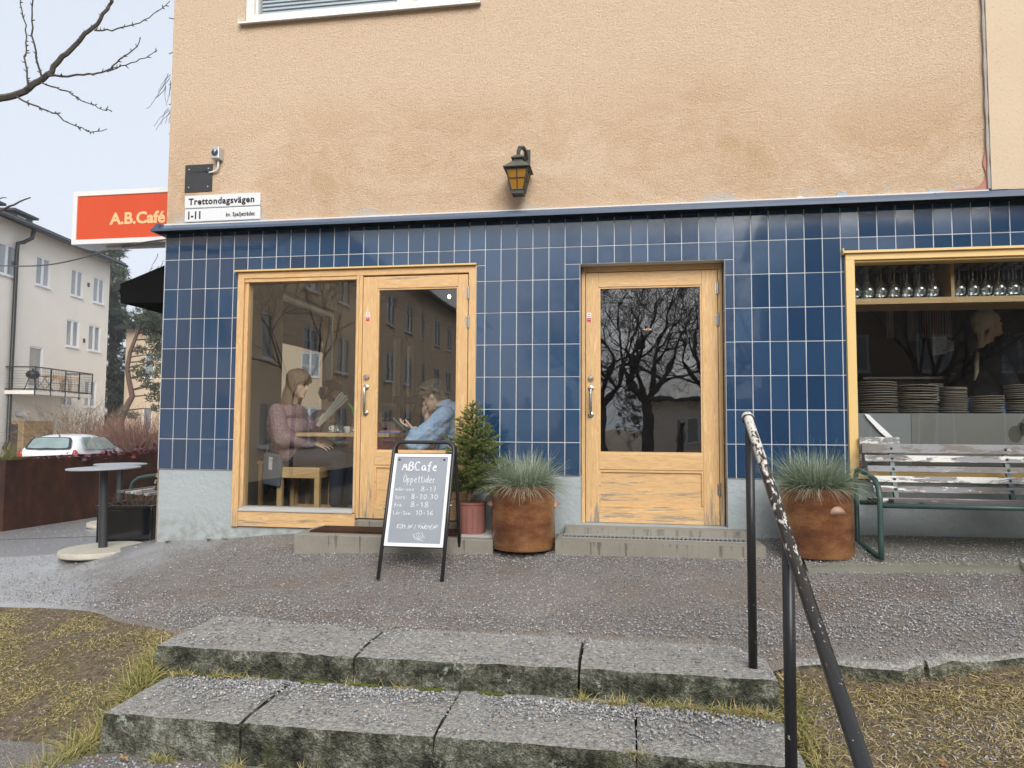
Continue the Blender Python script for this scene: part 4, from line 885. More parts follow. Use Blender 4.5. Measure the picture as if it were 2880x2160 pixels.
# cable
g = G(); cp = [(-9.5, 12, 4.9), (-7.5, 8, 4.12), (-5.5, 5.2, 3.45), (-4.6, 3.6, 3.32), (-3.6, 2.6, 3.14), (-2.6, 1.9, 2.98), (-1.7, 1.4, 2.83), (-.9, 1.0, 2.74), (-.3, .4, 2.62), (-.02, .25, 2.60)]
g = G(); cp = []
for i in range(30):
    s_ = i / 29; px = -60 + 520 * s_
    y_ = 3.0 - 2.7 * s_
    cp.append((-5.05 + 4.95 * s_ ** .97, y_, 3.16 - .53 * s_ - .16 * math.sin(PI * s_) * (1 - s_) + .02 * math.sin(s_ * 9)))
g.tube(cp, .008, 6); tag(g.build('overhead_cable', MAT['black_metal'], smooth=True), 'thin black cable hanging across the sky below the orange sign', 'cable')
# ================================================================== DOORSTEPS
def ztop(x, y): return float(gh(x, y))
t = thing('doorstep', 'concrete doorstep with brown ribbed mat, partly behind the chalkboard sign', 'doorstep', (2.15, -.2, .1))
g = G(); g.box(1.42, -.43, -.05, 2.905, -.004, .193); g.build('slab', MAT['concrete'], t, bev=.008)
g = G(); g.box(1.74, -.055, .193, 2.66, .09, .252); g.build('threshold', MAT['concrete'], t, bev=.006)
g = G(); g.box(1.50, -.345, .193, 2.66, -.07, .200); mt = g.build('mat', MAT['corten'], t)
for i in range(54):
    x = 1.505 + i * .0215; g = G() if i == 0 else g
    g.box(x, -.345, .2002, x + .012, -.07, .2085)
o = g.build('mat_ribs', MAT['corten'], mt); o['kind'] = 'stuff'
g = G()
for i in range(7): g.box(2.66 + .0005, -.36 + i * .047, .194, 2.96, -.36 + i * .047 + .042, .212)
g.build('wooden_grid', MAT['dry'] if False else MAT['strip'], t)
t = thing('doorstep', 'stained concrete doorstep with steel scraper grate at the single recessed door', 'doorstep', (4.05, -.2, .1))
g = G(); g.box(3.345, -.43, -.05, 4.745, -.26, .199); g.box(3.345, -.10, -.05, 4.745, -.004, .199); g.box(3.345, -.26, -.05, 3.375, -.10, .199); g.box(4.69, -.26, -.05, 4.745, -.10, .199); g.box(3.345, -.26, -.05, 4.745, -.10, .150); g.build('slab', MAT['concrete'], t)
g = G(); g.prism([(-.075, .199), (.2, .199), (.2, .258), (.0, .254), (-.06, .246)], 3.38, 4.70, 'x'); g.build('threshold', MAT['concrete'], t)
gr = G(); gr.box(3.377, -.257, .19, 4.688, -.251, .203); gr.box(3.377, -.109, .19, 4.688, -.103, .203); gt = gr.build('grate_frame', MAT['alu'], t)
for i in range(44):
    g = G(); x = 3.384 + i * .0301; g.box(x, -.251, .185, x + .004, -.109, .202); g.build('grate_bar', MAT['alu'], gt)
# ================================================================== POTS
def grass_tuft(name, c, n, L, spread, mat, seed, wmin=.0012, droop=1.0, w=.0026, up=.55):
    rg = np.random.default_rng(seed); V = []; F = []; T = []
    for i in range(n):
        a = rg.uniform(0, 2 * PI); r0 = spread * .38 * math.sqrt(rg.uniform(0, 1)); el = rg.uniform(up - .45, 1.5); ln = L * rg.uniform(.55, 1.0) * (1.0 if el < 1.1 else .9)
        if rg.uniform() < .03: ln *= 1.25; el = rg.uniform(1.0, 1.5)
        p = np.array([c[0] + r0 * math.cos(a), c[1] + r0 * math.sin(a), c[2]]); a2 = a + rg.normal(0, .35)
        d = np.array([math.cos(a2) * math.cos(el), math.sin(a2) * math.cos(el), math.sin(el)]); sd = np.array([-math.sin(a2), math.cos(a2), 0]); sd = sd + rg.normal(0, .5, 3); sd /= np.linalg.norm(sd)
        k0 = len(V); seg = 5; tv = np.clip(rg.normal(.42, .2), 0, 1) if rg.uniform() < .86 else rg.uniform(.8, 1)
        for s_ in range(seg + 1):
            q = s_ / seg; ww = w * (1 - q * .85) * .5
            V += [p - sd * ww, p + sd * ww]; T += [min(1, tv * .75 + q * .25)] * 2
            p = p + d * ln / seg; d = d + np.array([0, 0, -.20 * droop * (1.2 - .5 * el)]); d /= np.linalg.norm(d)
        F += [(k0 + 2 * s_, k0 + 2 * s_ + 1, k0 + 2 * s_ + 3, k0 + 2 * s_ + 2) for s_ in range(seg)]
    return V, F, T
def jar(name, label, loc, r, h, lug, tilt=0):
    t = thing(name, label, 'planter', loc)
    g = G(); g.lathe([(r * .97, 0), (r, .02), (r * 1.0, h * .5), (r * .995, h - .03), (r * 1.01, h - .015), (r * 1.005, h), (r * .93, h), (r * .92, h - .06)], 40, (0, 0, 0), cap1=False); g.build('jar', MAT['glaze'], t, auto=50, local=True)
    g = G(); g.lathe([(.001, h - .05), (r * .93, h - .055)], 24, cap0=False, cap1=False); g.build('soil', MAT['soil'], t, local=True)
    for a in lug:
        M = Matrix.Rotation(a, 4, 'Z'); g = G(); vs = []; n = 9
        for i in range(n):
            q = PI * i / (n - 1); vs += [M @ Vector((r * .97, -.05 * math.cos(q), h * .655 + .052 * math.sin(q))), M @ Vector((r + .036 * math.sin(q) + .004, -.05 * math.cos(q), h * .655 + .02 * math.sin(q))), M @ Vector((r * .97, -.05 * math.cos(q), h * .655 - .008))]
        g.add(vs, [(3 * i + a_, 3 * i + 3 + a_, 3 * i + 3 + b_, 3 * i + b_) for i in range(n - 1) for a_, b_ in ((0, 1), (1, 2))]); g.build('lug_handle', MAT['lug'], t, smooth=True, local=True)
    return t
zp = ztop(3.1, -.33)
j1 = jar('stoneware_jar', 'brown glazed stoneware jar between the two doorsteps', (3.105, -.315, zp + .012), .226, .44, (0.12, PI + .05))
V, F, T = grass_tuft('g', (3.11, -.315, zp + .435), 2300, .31, .40, 0, 3, w=.0036)
o = np_mesh('fescue_grass', V, F, MAT['fescue'], tint=T); tag(o, 'blue grey tuft of ornamental grass in the jar between the doorsteps', 'plant')
zp2 = ztop(5.08, -.42)
j2 = jar('stoneware_jar', 'chipped orange brown stoneware jar beside the bench arm', (5.075, -.385, zp2 + .022), .228, .44, (-PI / 2 + .33, PI / 2 + .33))
V, F, T = grass_tuft('g', (5.075, -.385, zp2 + .45), 2300, .32, .42, 0, 9, up=.6, w=.0036)
T = np.array(T) * .8
o = np_mesh('fescue_grass', V, F, MAT['fescue'], tint=T); tag(o, 'spiky blue green tuft of ornamental grass in the jar beside the bench', 'plant')
# terracotta pot + spruce
t = thing('terracotta_pot', 'small dull red terracotta pot on the left doorstep behind the chalkboard', 'plant pot', (2.715, -.25, .205))
g = G(); g.lathe([(.094, 0), (.098, .02), (.104, .21), (.109, .215), (.110, .232), (.103, .232), (.098, .20)], 28, cap1=False); g.build('pot', MAT['terracotta'], t, auto=40, local=True)
g = G(); g.lathe([(.001, .20), (.099, .198)], 20, cap0=False, cap1=False); g.build('soil', MAT['soil'], t, local=True)
g = G()
for a in (-2.2, -1.75, -1.3, -.9):
    for q in range(9): g.ell((.1015 * math.cos(a) * (1 + q * .004), .1015 * math.sin(a) * (1 + q * .004), .03 + q * .02), (.003, .003, .003), n=6, k=4)
o = g.build('pin_holes', MAT['eye'], t, local=True); o['kind'] = 'stuff'
def spruce(loc, H, Rm, seed, name, label):
    rg = np.random.default_rng(seed); tr = G(); V = []; F = []; T = []
    t = thing(name, label, 'tree', loc)
    tr.tube([(0, 0, 0), (.006, 0, H * .4), (0, .004, H * .8), (0, 0, H)], [.013, .010, .006, .003], 7)
    def needles(a, b, dens, nl, tb):
        a = np.array(a); b = np.array(b); L = np.linalg.norm(b - a); n = int(L * dens); dr = (b - a) / (L + 1e-9)
        for i in range(n):
            q = rg.uniform(0, 1); p = a + (b - a) * q; rd = rg.normal(0, 1, 3); rd -= dr * rd.dot(dr); rd /= np.linalg.norm(rd) + 1e-9
            d = rd * .8 + dr * .75; d /= np.linalg.norm(d); d[2] += .15; l = nl * rg.uniform(.7, 1.15); s_ = np.cross(d, rg.normal(0, 1, 3)); s_ /= np.linalg.norm(s_) + 1e-9; k0 = len(V)
            V.extend([p - s_ * .0019, p + s_ * .0019, p + d * l]); F.append((k0, k0 + 1, k0 + 2)); T.extend([min(1, max(0, tb + rg.normal(0, .16)))] * 3)
    zz = H * .16
    while zz < H * .93:
        fr = (zz - H * .16) / (H * .77); m_ = rg.integers(5, 8) if fr < .8 else 5; a0 = rg.uniform(0, 6.28)
        for b_ in range(m_):
            a = a0 + 2 * PI * b_ / m_ + rg.normal(0, .2); bl = Rm * (1 - fr) ** .75 * rg.uniform(.62, 1.2) + .03; el = .12 + .75 * fr + rg.normal(0, .1)
            p0 = np.array([0, 0, zz + rg.normal(0, .01)]); d = np.array([math.cos(a) * math.cos(el), math.sin(a) * math.cos(el), math.sin(el)])
            p1 = p0 + d * bl * .55; d2 = d + np.array([0, 0, .12]); p2 = p1 + d2 / np.linalg.norm(d2) * bl * .45
            tr.tube([p0, p1, p2], [.0035, .0025, .0015], 4); tb = .30 + .35 * fr
            needles(p0 + (p1 - p0) * .15, p1, 900, .017, tb - .1); needles(p1, p2, 1000, .018, tb + .2)
            for s_ in range(int(bl / .028)):
                q = rg.uniform(.18, .95); ps = p0 + (p1 - p0) * (q / .55) if q < .55 else p1 + (p2 - p1) * ((q - .55) / .45)
                sgn = 1 if s_ % 2 else -1; a3 = a + sgn * rg.uniform(.6, 1.0); l2 = bl * (1 - q) * .6 + .03; pe = ps + np.array([math.cos(a3), math.sin(a3), math.tan(el * .6) * .7 + rg.normal(0, .12)]) * l2
                tr.tube([ps, pe], [.002, .001], 3); needles(ps, pe, 900, .016, tb + .12)
        zz += H * (.046 if fr < .6 else .065)
    needles((0, 0, H * .74), (0, 0, H), 800, .014, .75)
    tr.build('trunk', MAT['bark'], t, local=True)
    np_mesh('crown', V, F, MAT['spruce'], t, tint=T)
    return t
spruce((2.715, -.25, .40), .78, .285, 5, 'spruce_sapling', 'small potted spruce sapling beside the chalkboard')
# ================================================================== CHALKBOARD A-SIGN
t = thing('chalkboard_sign', 'black framed sandwich board with chalk opening hours in front of the left door', 'sign board', (2.45, -.65, .03))
yt, zt_ = -.60, .875
xl_, xr_ = 2.238, 2.664
def leg_z(x, y): return float(gh(x, y)) + .004
yf_ = -.905; zf = leg_z(2.45, yf_)
def fpt(x, s_, off=0): return Vector((x, yt + (yf_ - yt) * s_ - .004 - off, zt_ + (zf - zt_) * s_))
def apt(x, s_): yb = -.42; return Vector((x, yt + .012 + (yb - yt) * s_, zt_ + (leg_z(2.45, yb) - zt_) * s_))
def hoop(fn):
    c = .055; L_ = .855
    pts = [fn(xl_, 1), fn(xl_, .5), fn(xl_, c / L_)]
    pts += [fn(xl_ + c * (1 - math.cos(R(a))), c / L_ * (1 - math.sin(R(a)))) for a in (22, 45, 67, 90)]
    pts += [fn((xl_ + xr_) / 2, 0)] + [fn(xr_ - c * (1 - math.cos(R(a))), c / L_ * (1 - math.sin(R(a)))) for a in (90, 67, 45, 22)] + [fn(xr_, c / L_), fn(xr_, .5), fn(xr_, 1)]
    return pts
g = G(); g.tube(hoop(fpt), .0125, 10); g.build('front_frame', MAT['black_metal'], t, smooth=True)
g = G(); g.tube(hoop(apt), .0125, 10); g.build('back_frame', MAT['black_metal'], t, smooth=True)
r_, u_ = Vector((1, 0, 0)), (fpt(0, 0) - fpt(0, 1)).normalized(); nn_ = r_.cross(u_)
def slab(g, x0, s0, x1, s1, d0, d1):
    vs = [fpt(x, s_) + nn_ * d for d in (d0, d1) for x, s_ in ((x0, s1), (x1, s1), (x1, s0), (x0, s0))]
    return g.add(vs, [(3, 2, 1, 0), (4, 5, 6, 7), (0, 1, 5, 4), (1, 2, 6, 5), (2, 3, 7, 6), (3, 0, 4, 7)])
g = G(); slab(g, xl_ + .011, .085, xr_ - .011, .775, -.012, -.002); g.build('back_panel', MAT['black_metal'], t)
g = G(); a0, a1, b0, b1 = xl_ + .013, xr_ - .013, .092, .770
slab(g, a0, b0, a1, b0 + .024, -.001, .008); slab(g, a0, b1 - .024, a1, b1, -.001, .008); slab(g, a0, b0 + .024, a0 + .021, b1 - .024, -.001, .008); slab(g, a1 - .021, b0 + .024, a1, b1 - .024, -.001, .008)
g.build('snap_frame', MAT['white_paint'], t, bev=.001)
g = G(); slab(g, a0 + .02, b0 + .022, a1 - .02, b1 - .022, -.001, .003); cb = g.build('writing_panel', MAT['chalkboard'], t)
def bp(u, v): return fpt(a0 + .021 + u * (a1 - a0 - .042), b0 + .024 + v * (b1 - b0 - .048)) + nn_ * .0036
wpan = a1 - a0 - .042
def chalk(s, u, v, h, rad, target=None, slant=0.0, name='chalk_lettering'):
    g = G(); w = hand(G(), s, (0, 0, 0), h, r_, u_, .001)
    sx = 1.0 if target is None else target * wpan / w
    hand(g, s, bp(u, v), h, r_, u_, rad * 1.12, sx=sx, slant=slant); g.build(name, MAT['chalk'], cb)
chalk('ABCafe', .115, .165, .062, .0052, .72); chalk('Öppettider', .17, .305, .052, .0020, .63)
chalk('mån-ons.', .035, .405, .026, .0016, .40); chalk('8-17', .53, .405, .032, .0020, .32)
chalk('tors:', .045, .500, .028, .0018, .24); chalk('8-20:30', .36, .497, .033, .0020, .53)
chalk('fre:', .045, .590, .026, .0018, .19); chalk('8-18', .36, .590, .036, .0020, .37)
chalk('Lör-Sön:', .045, .682, .026, .0016, .37); chalk('10-16', .48, .682, .034, .0020, .35)
chalk('KOM IN I VÄRMEN!', .14, .838, .030, .0017, .78, .25)
g = G(); ctr = bp(.58, .925); leafp = []
for i in range(23):
    a = PI / 2 + 2 * PI * i / 22; rr_ = .040 if i % 4 == 0 else (.026 if i % 2 == 0 else .030); rr_ *= 1.0 if math.sin(a) > -.3 else .75
    leafp.append(ctr + r_ * rr_ * math.cos(a) * 1.2 + u_ * rr_ * math.sin(a) * .8)
g.tube(leafp, .0014, 4)
for a in (.3, 1.0, PI / 2, 2.1, 2.8): g.tube([ctr - u_ * .02, ctr + r_ * .036 * math.cos(a) + u_ * .024 * math.sin(a)], .0010, 4)
g.tube([ctr - u_ * .02, ctr - u_ * .026 + r_ * .035], .0014, 4); g.build('chalk_leaf_drawing', MAT['chalk'], cb)
for u, v in ((.045, .035), (.93, .03)):
    g = G(); q = bp(u, v); g.ell(q, (.009, .003, .009), n=12, k=6); g.build('magnet', MAT['dark_grey_metal'], cb)
g = G(); g.cap(fpt(xr_ + .004, .47), apt(xr_ + .004, .47), .003, .003, 6); g.ell(fpt(xr_ + .014, .47), (.010, .010, .010), n=10, k=6); g.ell(fpt(xl_ - .014, .50), (.009, .009, .009), n=10, k=6); g.build('stay_hinge', MAT['steel'], t)
# ================================================================== HANDRAIL
t = thing('handrail', 'peeling black painted tube handrail beside the stone steps', 'handrail', (4.41, -2.2, -.15))
def railp(s_): return Vector((4.412 - .012 * s_, -1.80 - 1.80 * s_, 1.040 - .955 * s_))
g = G(); pts = [railp(i / 60 * 1.0) for i in range(61)]
pts[0] = railp(0); g.tube(pts + [railp(1.0) + Vector((0, -.05, -.025))], .0225, 14); g.build('rail_tube', MAT['rail'], t, smooth=True)
g = G(); d_ = (railp(0) - railp(.1)).normalized(); M = d_.to_track_quat('Z', 'Y').to_matrix(); g.lathe([(.030, -.022), (.031, -.004), (.030, .004), (.020, .012), (.001, .014)], 16, railp(0), M); g.build('end_cap', MAT['rail'], t, auto=40)
s1_ = .03; p = railp(s1_); g = G(); g.tube([(4.412, p.y, -.16), (4.412, p.y, .4), (4.411, p.y, p.z - .01)], .0205, 14); g.build('post', MAT['post'], t, smooth=True)
s2_ = .475; p = railp(s2_); g = G(); g.tube([(4.404, p.y, -.6), (4.405, p.y, 0), (4.406, p.y, p.z - .008)], .0215, 14); g.build('post', MAT['post'], t, smooth=True)
# ================================================================== BENCH
def make_bench(name, label, loc, rz, Lb=1.75):
    t = thing(name, label, 'bench', (0, 0, 0))
    # local: x along length 0..L, y negative to the front, z up
    for xe in (0.0, Lb - .02):
        g = G(); y0, y1 = -.08, -.55
        pts = [(0, y1 + .03, .03), (0, y0 - .02, .03)] ; r_ = .02
        loop = [(0, -.50, .012), (0, -.12, .035), (0, -.082, .06), (0, -.078, .40), (0, -.085, .49), (0, -.10, .525), (0, -.14, .535), (0, -.34, .515), (0, -.46, .49), (0, -.525, .44), (0, -.545, .37), (0, -.545, .10), (0, -.545, .0)]
        g.tube([(xe, a, b) for _, a, b in loop], .0175, 10); g.build('end_frame', MAT['bench_green'], t, smooth=True, local=True)
    g = G(); g.tube([(0, -.545, .335), (Lb - .02, -.545, .335)], .016, 8); g.tube([(0, -.16, .315), (Lb - .02, -.16, .315)], .016, 8); g.tube([(0, -.085, .53), (Lb - .02, -.085, .53)], .012, 8); g.build('cross_tube', MAT['bench_green'], t, smooth=True, local=True)
    for xb in (.24, Lb * .55, Lb - .3):
        g = G(); g.prism([(-.16, .30), (-.13, .30), (-.025, .71), (-.04, .71)], xb - .014, xb + .014, 'x'); g.prism([(-.545, .345), (-.16, .325), (-.16, .338), (-.545, .358)], xb - .014, xb + .014, 'x'); g.build('back_strap', MAT['bench_green'], t, local=True)
    zs = [(.655, .705, -.020), (.595, .635, -.034), (.535, .577, -.050), (.475, .515, -.066), (.412, .455, -.082)]
    zs = [(.648, .712, -.030), (.590, .634, -.045), (.520, .562, -.062), (.452, .494, -.078), (.384, .427, -.095)]
    for i, (z0, z1, y) in enumerate(zs):
        g = G(); xo = .05 + .012 * i; g.prism([(y - .028 - .012, z0), (y - .004 - .012, z0 - .002), (y - .004, z1 - .002), (y - .028, z1)], xo, Lb + .2, 'x'); s = g.build('back_slat', MAT['slat'], t, bev=.003, local=True)
        for xb in (.24, Lb * .55, Lb - .3):
            g = G(); g.ell((xb, y - .035, (z0 + z1) / 2), (.010, .006, .010), n=10, k=6); g.build('bolt', MAT['dark_grey_metal'], s, local=True)
    for i, (ya, yb, z) in enumerate([(-.545, -.455, .372), (-.440, -.350, .366), (-.335, -.250, .360), (-.235, -.160, .352)]):
        g = G(); g.box(.045 + .035 * (i == 0), ya, z - .026, Lb + .2, yb, z); g.build('seat_slat', MAT['seat_slat'] if i == 0 else MAT['slat'], t, bev=.003, local=True)
    t.location = loc; t.rotation_euler = (0, 0, rz)
    return t
bench = make_bench('park_bench', 'peeling white slatted bench with green tube frame under the kitchen window', (5.405, -.045, .172), 0)
bench2 = dup(bench, (-.12, 1.55, -.03), PI / 2, 'second slatted bench with green armrest partly hidden behind the building corner')
bench2.location = (-.90, 3.33, -.08); bench2.rotation_euler = (0, 0, -PI / 2)
g = G(); g.prism([(-.012, .70), (.006, .70), (.010, .757), (-.008, .757)], .05, .315, 'x'); o = g.build('loose_board', MAT['slat'], bench, bev=.003, local=True)
# ================================================================== ROUND TABLES
def make_table(label, loc):
    t = thing('cafe_table', label, 'table', (0, 0, 0), 'round outdoor cafe tables')
    g = G(); g.lathe([(.318, 0), (.326, .008), (.325, .040), (.318, .048), (.001, .050)], 44); g.build('base_disc', MAT['stone_disc'], t, auto=40, local=True)
    g = G(); g.lathe([(.036, .048), (.035, .06), (.035, .70)], 18); g.build('column', MAT['dark_grey_metal'], t, auto=40, local=True)
    g = G(); g.lathe([(.12, .700), (.275, .702), (.280, .706), (.280, .712), (.276, .716), (.001, .7165)], 48); g.build('table_top', MAT['table_grey'], t, auto=40, local=True)
    t.location = loc; return t
tb = make_table('round grey table on a pale concrete disc at the building corner', (-.50, .03, float(gh(-.5, .03)) - .022))
tb.rotation_euler = (R(.6), R(-1.2), 0)
dup(tb, (-2.0, 2.15, float(gh(-2.0, 2.15)) - .0), 0, 'second round table, behind the black planter box')
dup(tb, (-2.0, 4.0, float(gh(-2.0, 4.)) - .0), 0, 'farthest round table, only its rim showing left of the corner')
dup(tb, (6.50, -.70, float(gh(6.5, -.7)) + .0), 0, 'round table at the right edge, only its pale base disc showing')
# ================================================================== BLACK SQUARE PLANTER
t = thing('planter_box', 'glossy black square planter box holding a dried plant at the corner', 'planter', (-.62, .62, float(gh(-.7, .6)) - .03), rz=R(9))
k = N('black_glaze'); MAT['black_glaze'] = k.pbr((.007, .008, .011), .12, 0, k.bump(k.noise(9, 3), .15, .01), .6, .4, .05)
g = G(); a = .245; hh = .36
for (x0, y0, x1, y1) in ((-a, -a, a, -a + .02), (-a, a - .02, a, a), (-a, -a + .02, -a + .02, a - .02), (a - .02, -a + .02, a, a - .02)): g.box(x0, y0, 0, x1, y1, hh)
g.box(-a + .02, -a + .02, .02, a - .02, a - .02, .05); g.build('box', MAT['black_glaze'], t, bev=.008, seg=3, local=True)
g = G(); 
for (x0, y0, x1, y1) in ((-a - .008, -a - .008, a + .008, -a + .02), (-a - .008, a - .02, a + .008, a + .008), (-a - .008, -a + .02, -a + .02, a - .02), (a - .02, -a + .02, a + .008, a - .02)): g.box(x0, y0, hh + .0005, x1, y1, hh + .022)
g.build('rim', MAT['black_glaze'], t, bev=.006, seg=3, local=True)
g = G(); g.box(-a + .021, -a + .021, .06, a - .021, a - .021, .335); g.build('soil', MAT['soil'], t, local=True)
def twiggy(name, label, cat, c, n, L, spread, mat, seed, w=.004, el0=.5, el1=1.5, side=2, curve=.3):
    rg = np.random.default_rng(seed); V = []; F = []; T = []
    def blade(p, d, ln, w0, seg, tv):
        k0 = len(V); s_ = np.cross(d, rg.normal(0, 1, 3)); s_ /= np.linalg.norm(s_) + 1e-9; s2 = np.cross(d, s_); s2 /= np.linalg.norm(s2) + 1e-9; pts = []
        for i in range(seg + 1):
            ww = w0 * (1 - .75 * i / seg) * .5; V.extend([p - s_ * ww, p + s_ * ww, p + s2 * ww * 1.2]); T.extend([min(1, max(0, tv + .2 * i / seg))] * 3); pts.append((p.copy(), d.copy()))
            p = p + d * ln / seg; d = d + rg.normal(0, curve * .35, 3) + np.array([0, 0, -.03]); d /= np.linalg.norm(d)
        for i in range(seg):
            b = k0 + 3 * i
            for a_, c_ in ((0, 1), (1, 2), (2, 0)): F.append((b + a_, b + c_, b + c_ + 3, b + a_ + 3))
        return pts
    for i in range(n):
        a = rg.uniform(0, 6.283); r0 = spread * math.sqrt(rg.uniform(0, 1)); el = rg.uniform(el0, el1)
        p = np.array([c[0] + r0 * math.cos(a), c[1] + r0 * math.sin(a), c[2]]); d = np.array([math.cos(a) * math.cos(el), math.sin(a) * math.cos(el), math.sin(el)]); ln = L * rg.uniform(.55, 1.0)
        pts = blade(p, d, ln, w, 5, rg.uniform(0, .8))
        for q in range(side):
            pp, dd = pts[rg.integers(1, 5)]; d2 = dd + rg.normal(0, .6, 3); d2 /= np.linalg.norm(d2); blade(pp, d2, ln * rg.uniform(.2, .5), w * .6, 3, rg.uniform(.2, .9))
    o = np_mesh(name, V, F, mat, tint=T); return tag(o, label, cat)
pb = Vector((-.62, .62, float(gh(-.7, .6)) - .03))
twiggy('dried_plant', 'dried pale brown plant in the black planter box', 'plant', (pb.x - .02, pb.y - .02, pb.z + .33), 120, .21, .15, MAT['dry'], 4, w=.005, el0=.2)
# ================================================================== CORTEN PLANTER
t = thing('corten_planter', 'long rusty steel planter wall on the terrace, filled with plants', 'planter', (-3.2, 3, -.2))
A0 = Vector((-3.32, 1.93, 0)); dv = Vector((.13, 1.0, 0)).normalized(); pv = Vector((-dv.y, dv.x, 0)); Lc = 6.2; zb_, zt2 = -.42, .560
g = G()
def pl(u, w, z): q = A0 + dv * u + pv * w; return (q.x, q.y, z)
def slabp(g, u0, u1, w0, w1, z0, z1): g.add([pl(u0, w0, z0), pl(u1, w0, z0), pl(u1, w1, z0), pl(u0, w1, z0), pl(u0, w0, z1), pl(u1, w0, z1), pl(u1, w1, z1), pl(u0, w1, z1)], [(0, 3, 2, 1), (4, 5, 6, 7), (0, 1, 5, 4), (1, 2, 6, 5), (2, 3, 7, 6), (3, 0, 4, 7)])
slabp(g, 0, Lc, 0, .012, zb_, zt2); g.build('front_sheet', MAT['corten'], t)
g = G(); slabp(g, 0, .012, .0125, .70, zb_, zt2); g.build('end_sheet', MAT['corten'], t)
g = G(); slabp(g, .0125, Lc, .688, .70, zb_, zt2); g.build('back_sheet', MAT['corten'], t)
g = G(); slabp(g, .013, Lc, .0125, .688, zt2 - .30, zt2 - .06); g.build('soil', MAT['soil'], t)
def leafy(c, n, r, h, seed, label):
    rg = np.random.default_rng(seed); V = []; F = []; T = []
    for i in range(n):
        p = np.array([c[0] + rg.normal(0, r), c[1] + rg.normal(0, r), c[2] + abs(rg.normal(0, h)) - .02]); nrm = rg.normal(0, 1, 3) + np.array([0, 0, .9]); nrm /= np.linalg.norm(nrm); u = np.cross(nrm, rg.normal(0, 1, 3)); u /= np.linalg.norm(u); v = np.cross(nrm, u); s_ = rg.uniform(.018, .036); k0 = len(V); tv = rg.beta(1.3, 2)
        for q in range(6):
            an = PI * q / 3; V.append(p + (u * math.cos(an) + v * math.sin(an)) * s_ * (1.1 if q == 0 else .9) + nrm * (.006 * (q % 2))); T.append(tv)
        V.append(p + nrm * .005); T.append(min(1, tv + .15)); F += [(k0 + q, k0 + (q + 1) % 6, k0 + 6) for q in range(6)]
    return tag(np_mesh('heuchera', V, F, MAT['heuchera'], tint=T), label, 'plant', 'dark red leafy plants in the rusty planter')
for i, (u, n, r_, h_) in enumerate([(.75, 70, .09, .022), (1.05, 80, .09, .030), (1.35, 80, .09, .024), (1.62, 60, .07, .035), (1.9, 70, .08, .026), (2.35, 130, .10, .065), (2.9, 60, .08, .03), (3.25, 90, .09, .05), (3.6, 50, .09, .03), (4.2, 60, .1, .03), (4.8, 60, .1, .03)]):
    q = pl(u, .16, 0); leafy((q[0], q[1], zt2 - .02), n, r_, h_, 40 + i, ORD[i] + ' dark red leafy plant from the left in the rusty planter')
q = pl(.18, .35, 0); V, F, T = grass_tuft('g', (q[0], q[1], zt2 - .06), 420, .36, .34, 0, 31, w=.004, up=.8, droop=.7)
T = np.array(T) * .35 + .12
tag(np_mesh('sedge_grass', V, F, MAT['blade'], tint=T), 'green grass tuft at the left end of the rusty planter', 'plant')
# ================================================================== NEIGHBOURING HOUSES
def cam_pt(px, py, t):
    """place where the sight line through a photo point is t metres away (used to stand far things where they are)"""
    d = _f + _r * ((px - 1440) / 2000) - _u * ((py - 1080) / 2000); return Vector((3.8183, -5.3981, .9891)) + d * t
def facade_window(par, P, U, Nn, u, z, w, h, pane='far_pane', bars=2, sill=True, dep=.10, fm='far_white'):
    """P(u,z,d) gives the world point; frame with casements, pane and sill"""
    def bx(g, u0, z0, u1, z1, d0, d1):
        q = [P(u0, z0, d0), P(u1, z0, d0), P(u1, z0, d1), P(u0, z0, d1), P(u0, z1, d0), P(u1, z1, d0), P(u1, z1, d1), P(u0, z1, d1)]
        g.add(q, [(0, 1, 2, 3), (7, 6, 5, 4), (0, 4, 5, 1), (1, 5, 6, 2), (2, 6, 7, 3), (3, 7, 4, 0)])
    g = G(); f = .075
    bx(g, u, z, u + w, z + f, -dep, -.02); bx(g, u, z + h - f, u + w, z + h, -dep, -.02); bx(g, u, z + f, u + f, z + h - f, -dep, -.02); bx(g, u + w - f, z + f, u + w, z + h - f, -dep, -.02)
    for b in range(1, bars): bx(g, u + w * b / bars - .06, z + f, u + w * b / bars + .06, z + h - f, -dep, -.015)
    o = g.build('window', MAT[fm], par)
    g = G(); bx(g, u + f, z + f, u + w - f, z + h - f, -dep, -dep + .04); g.build('pane', MAT[pane], o)
    if sill:
        g = G(); bx(g, u - .04, z - .06, u + w + .04, z - .005, -.04, .07); g.build('sill', MAT[fm], o)
    return o
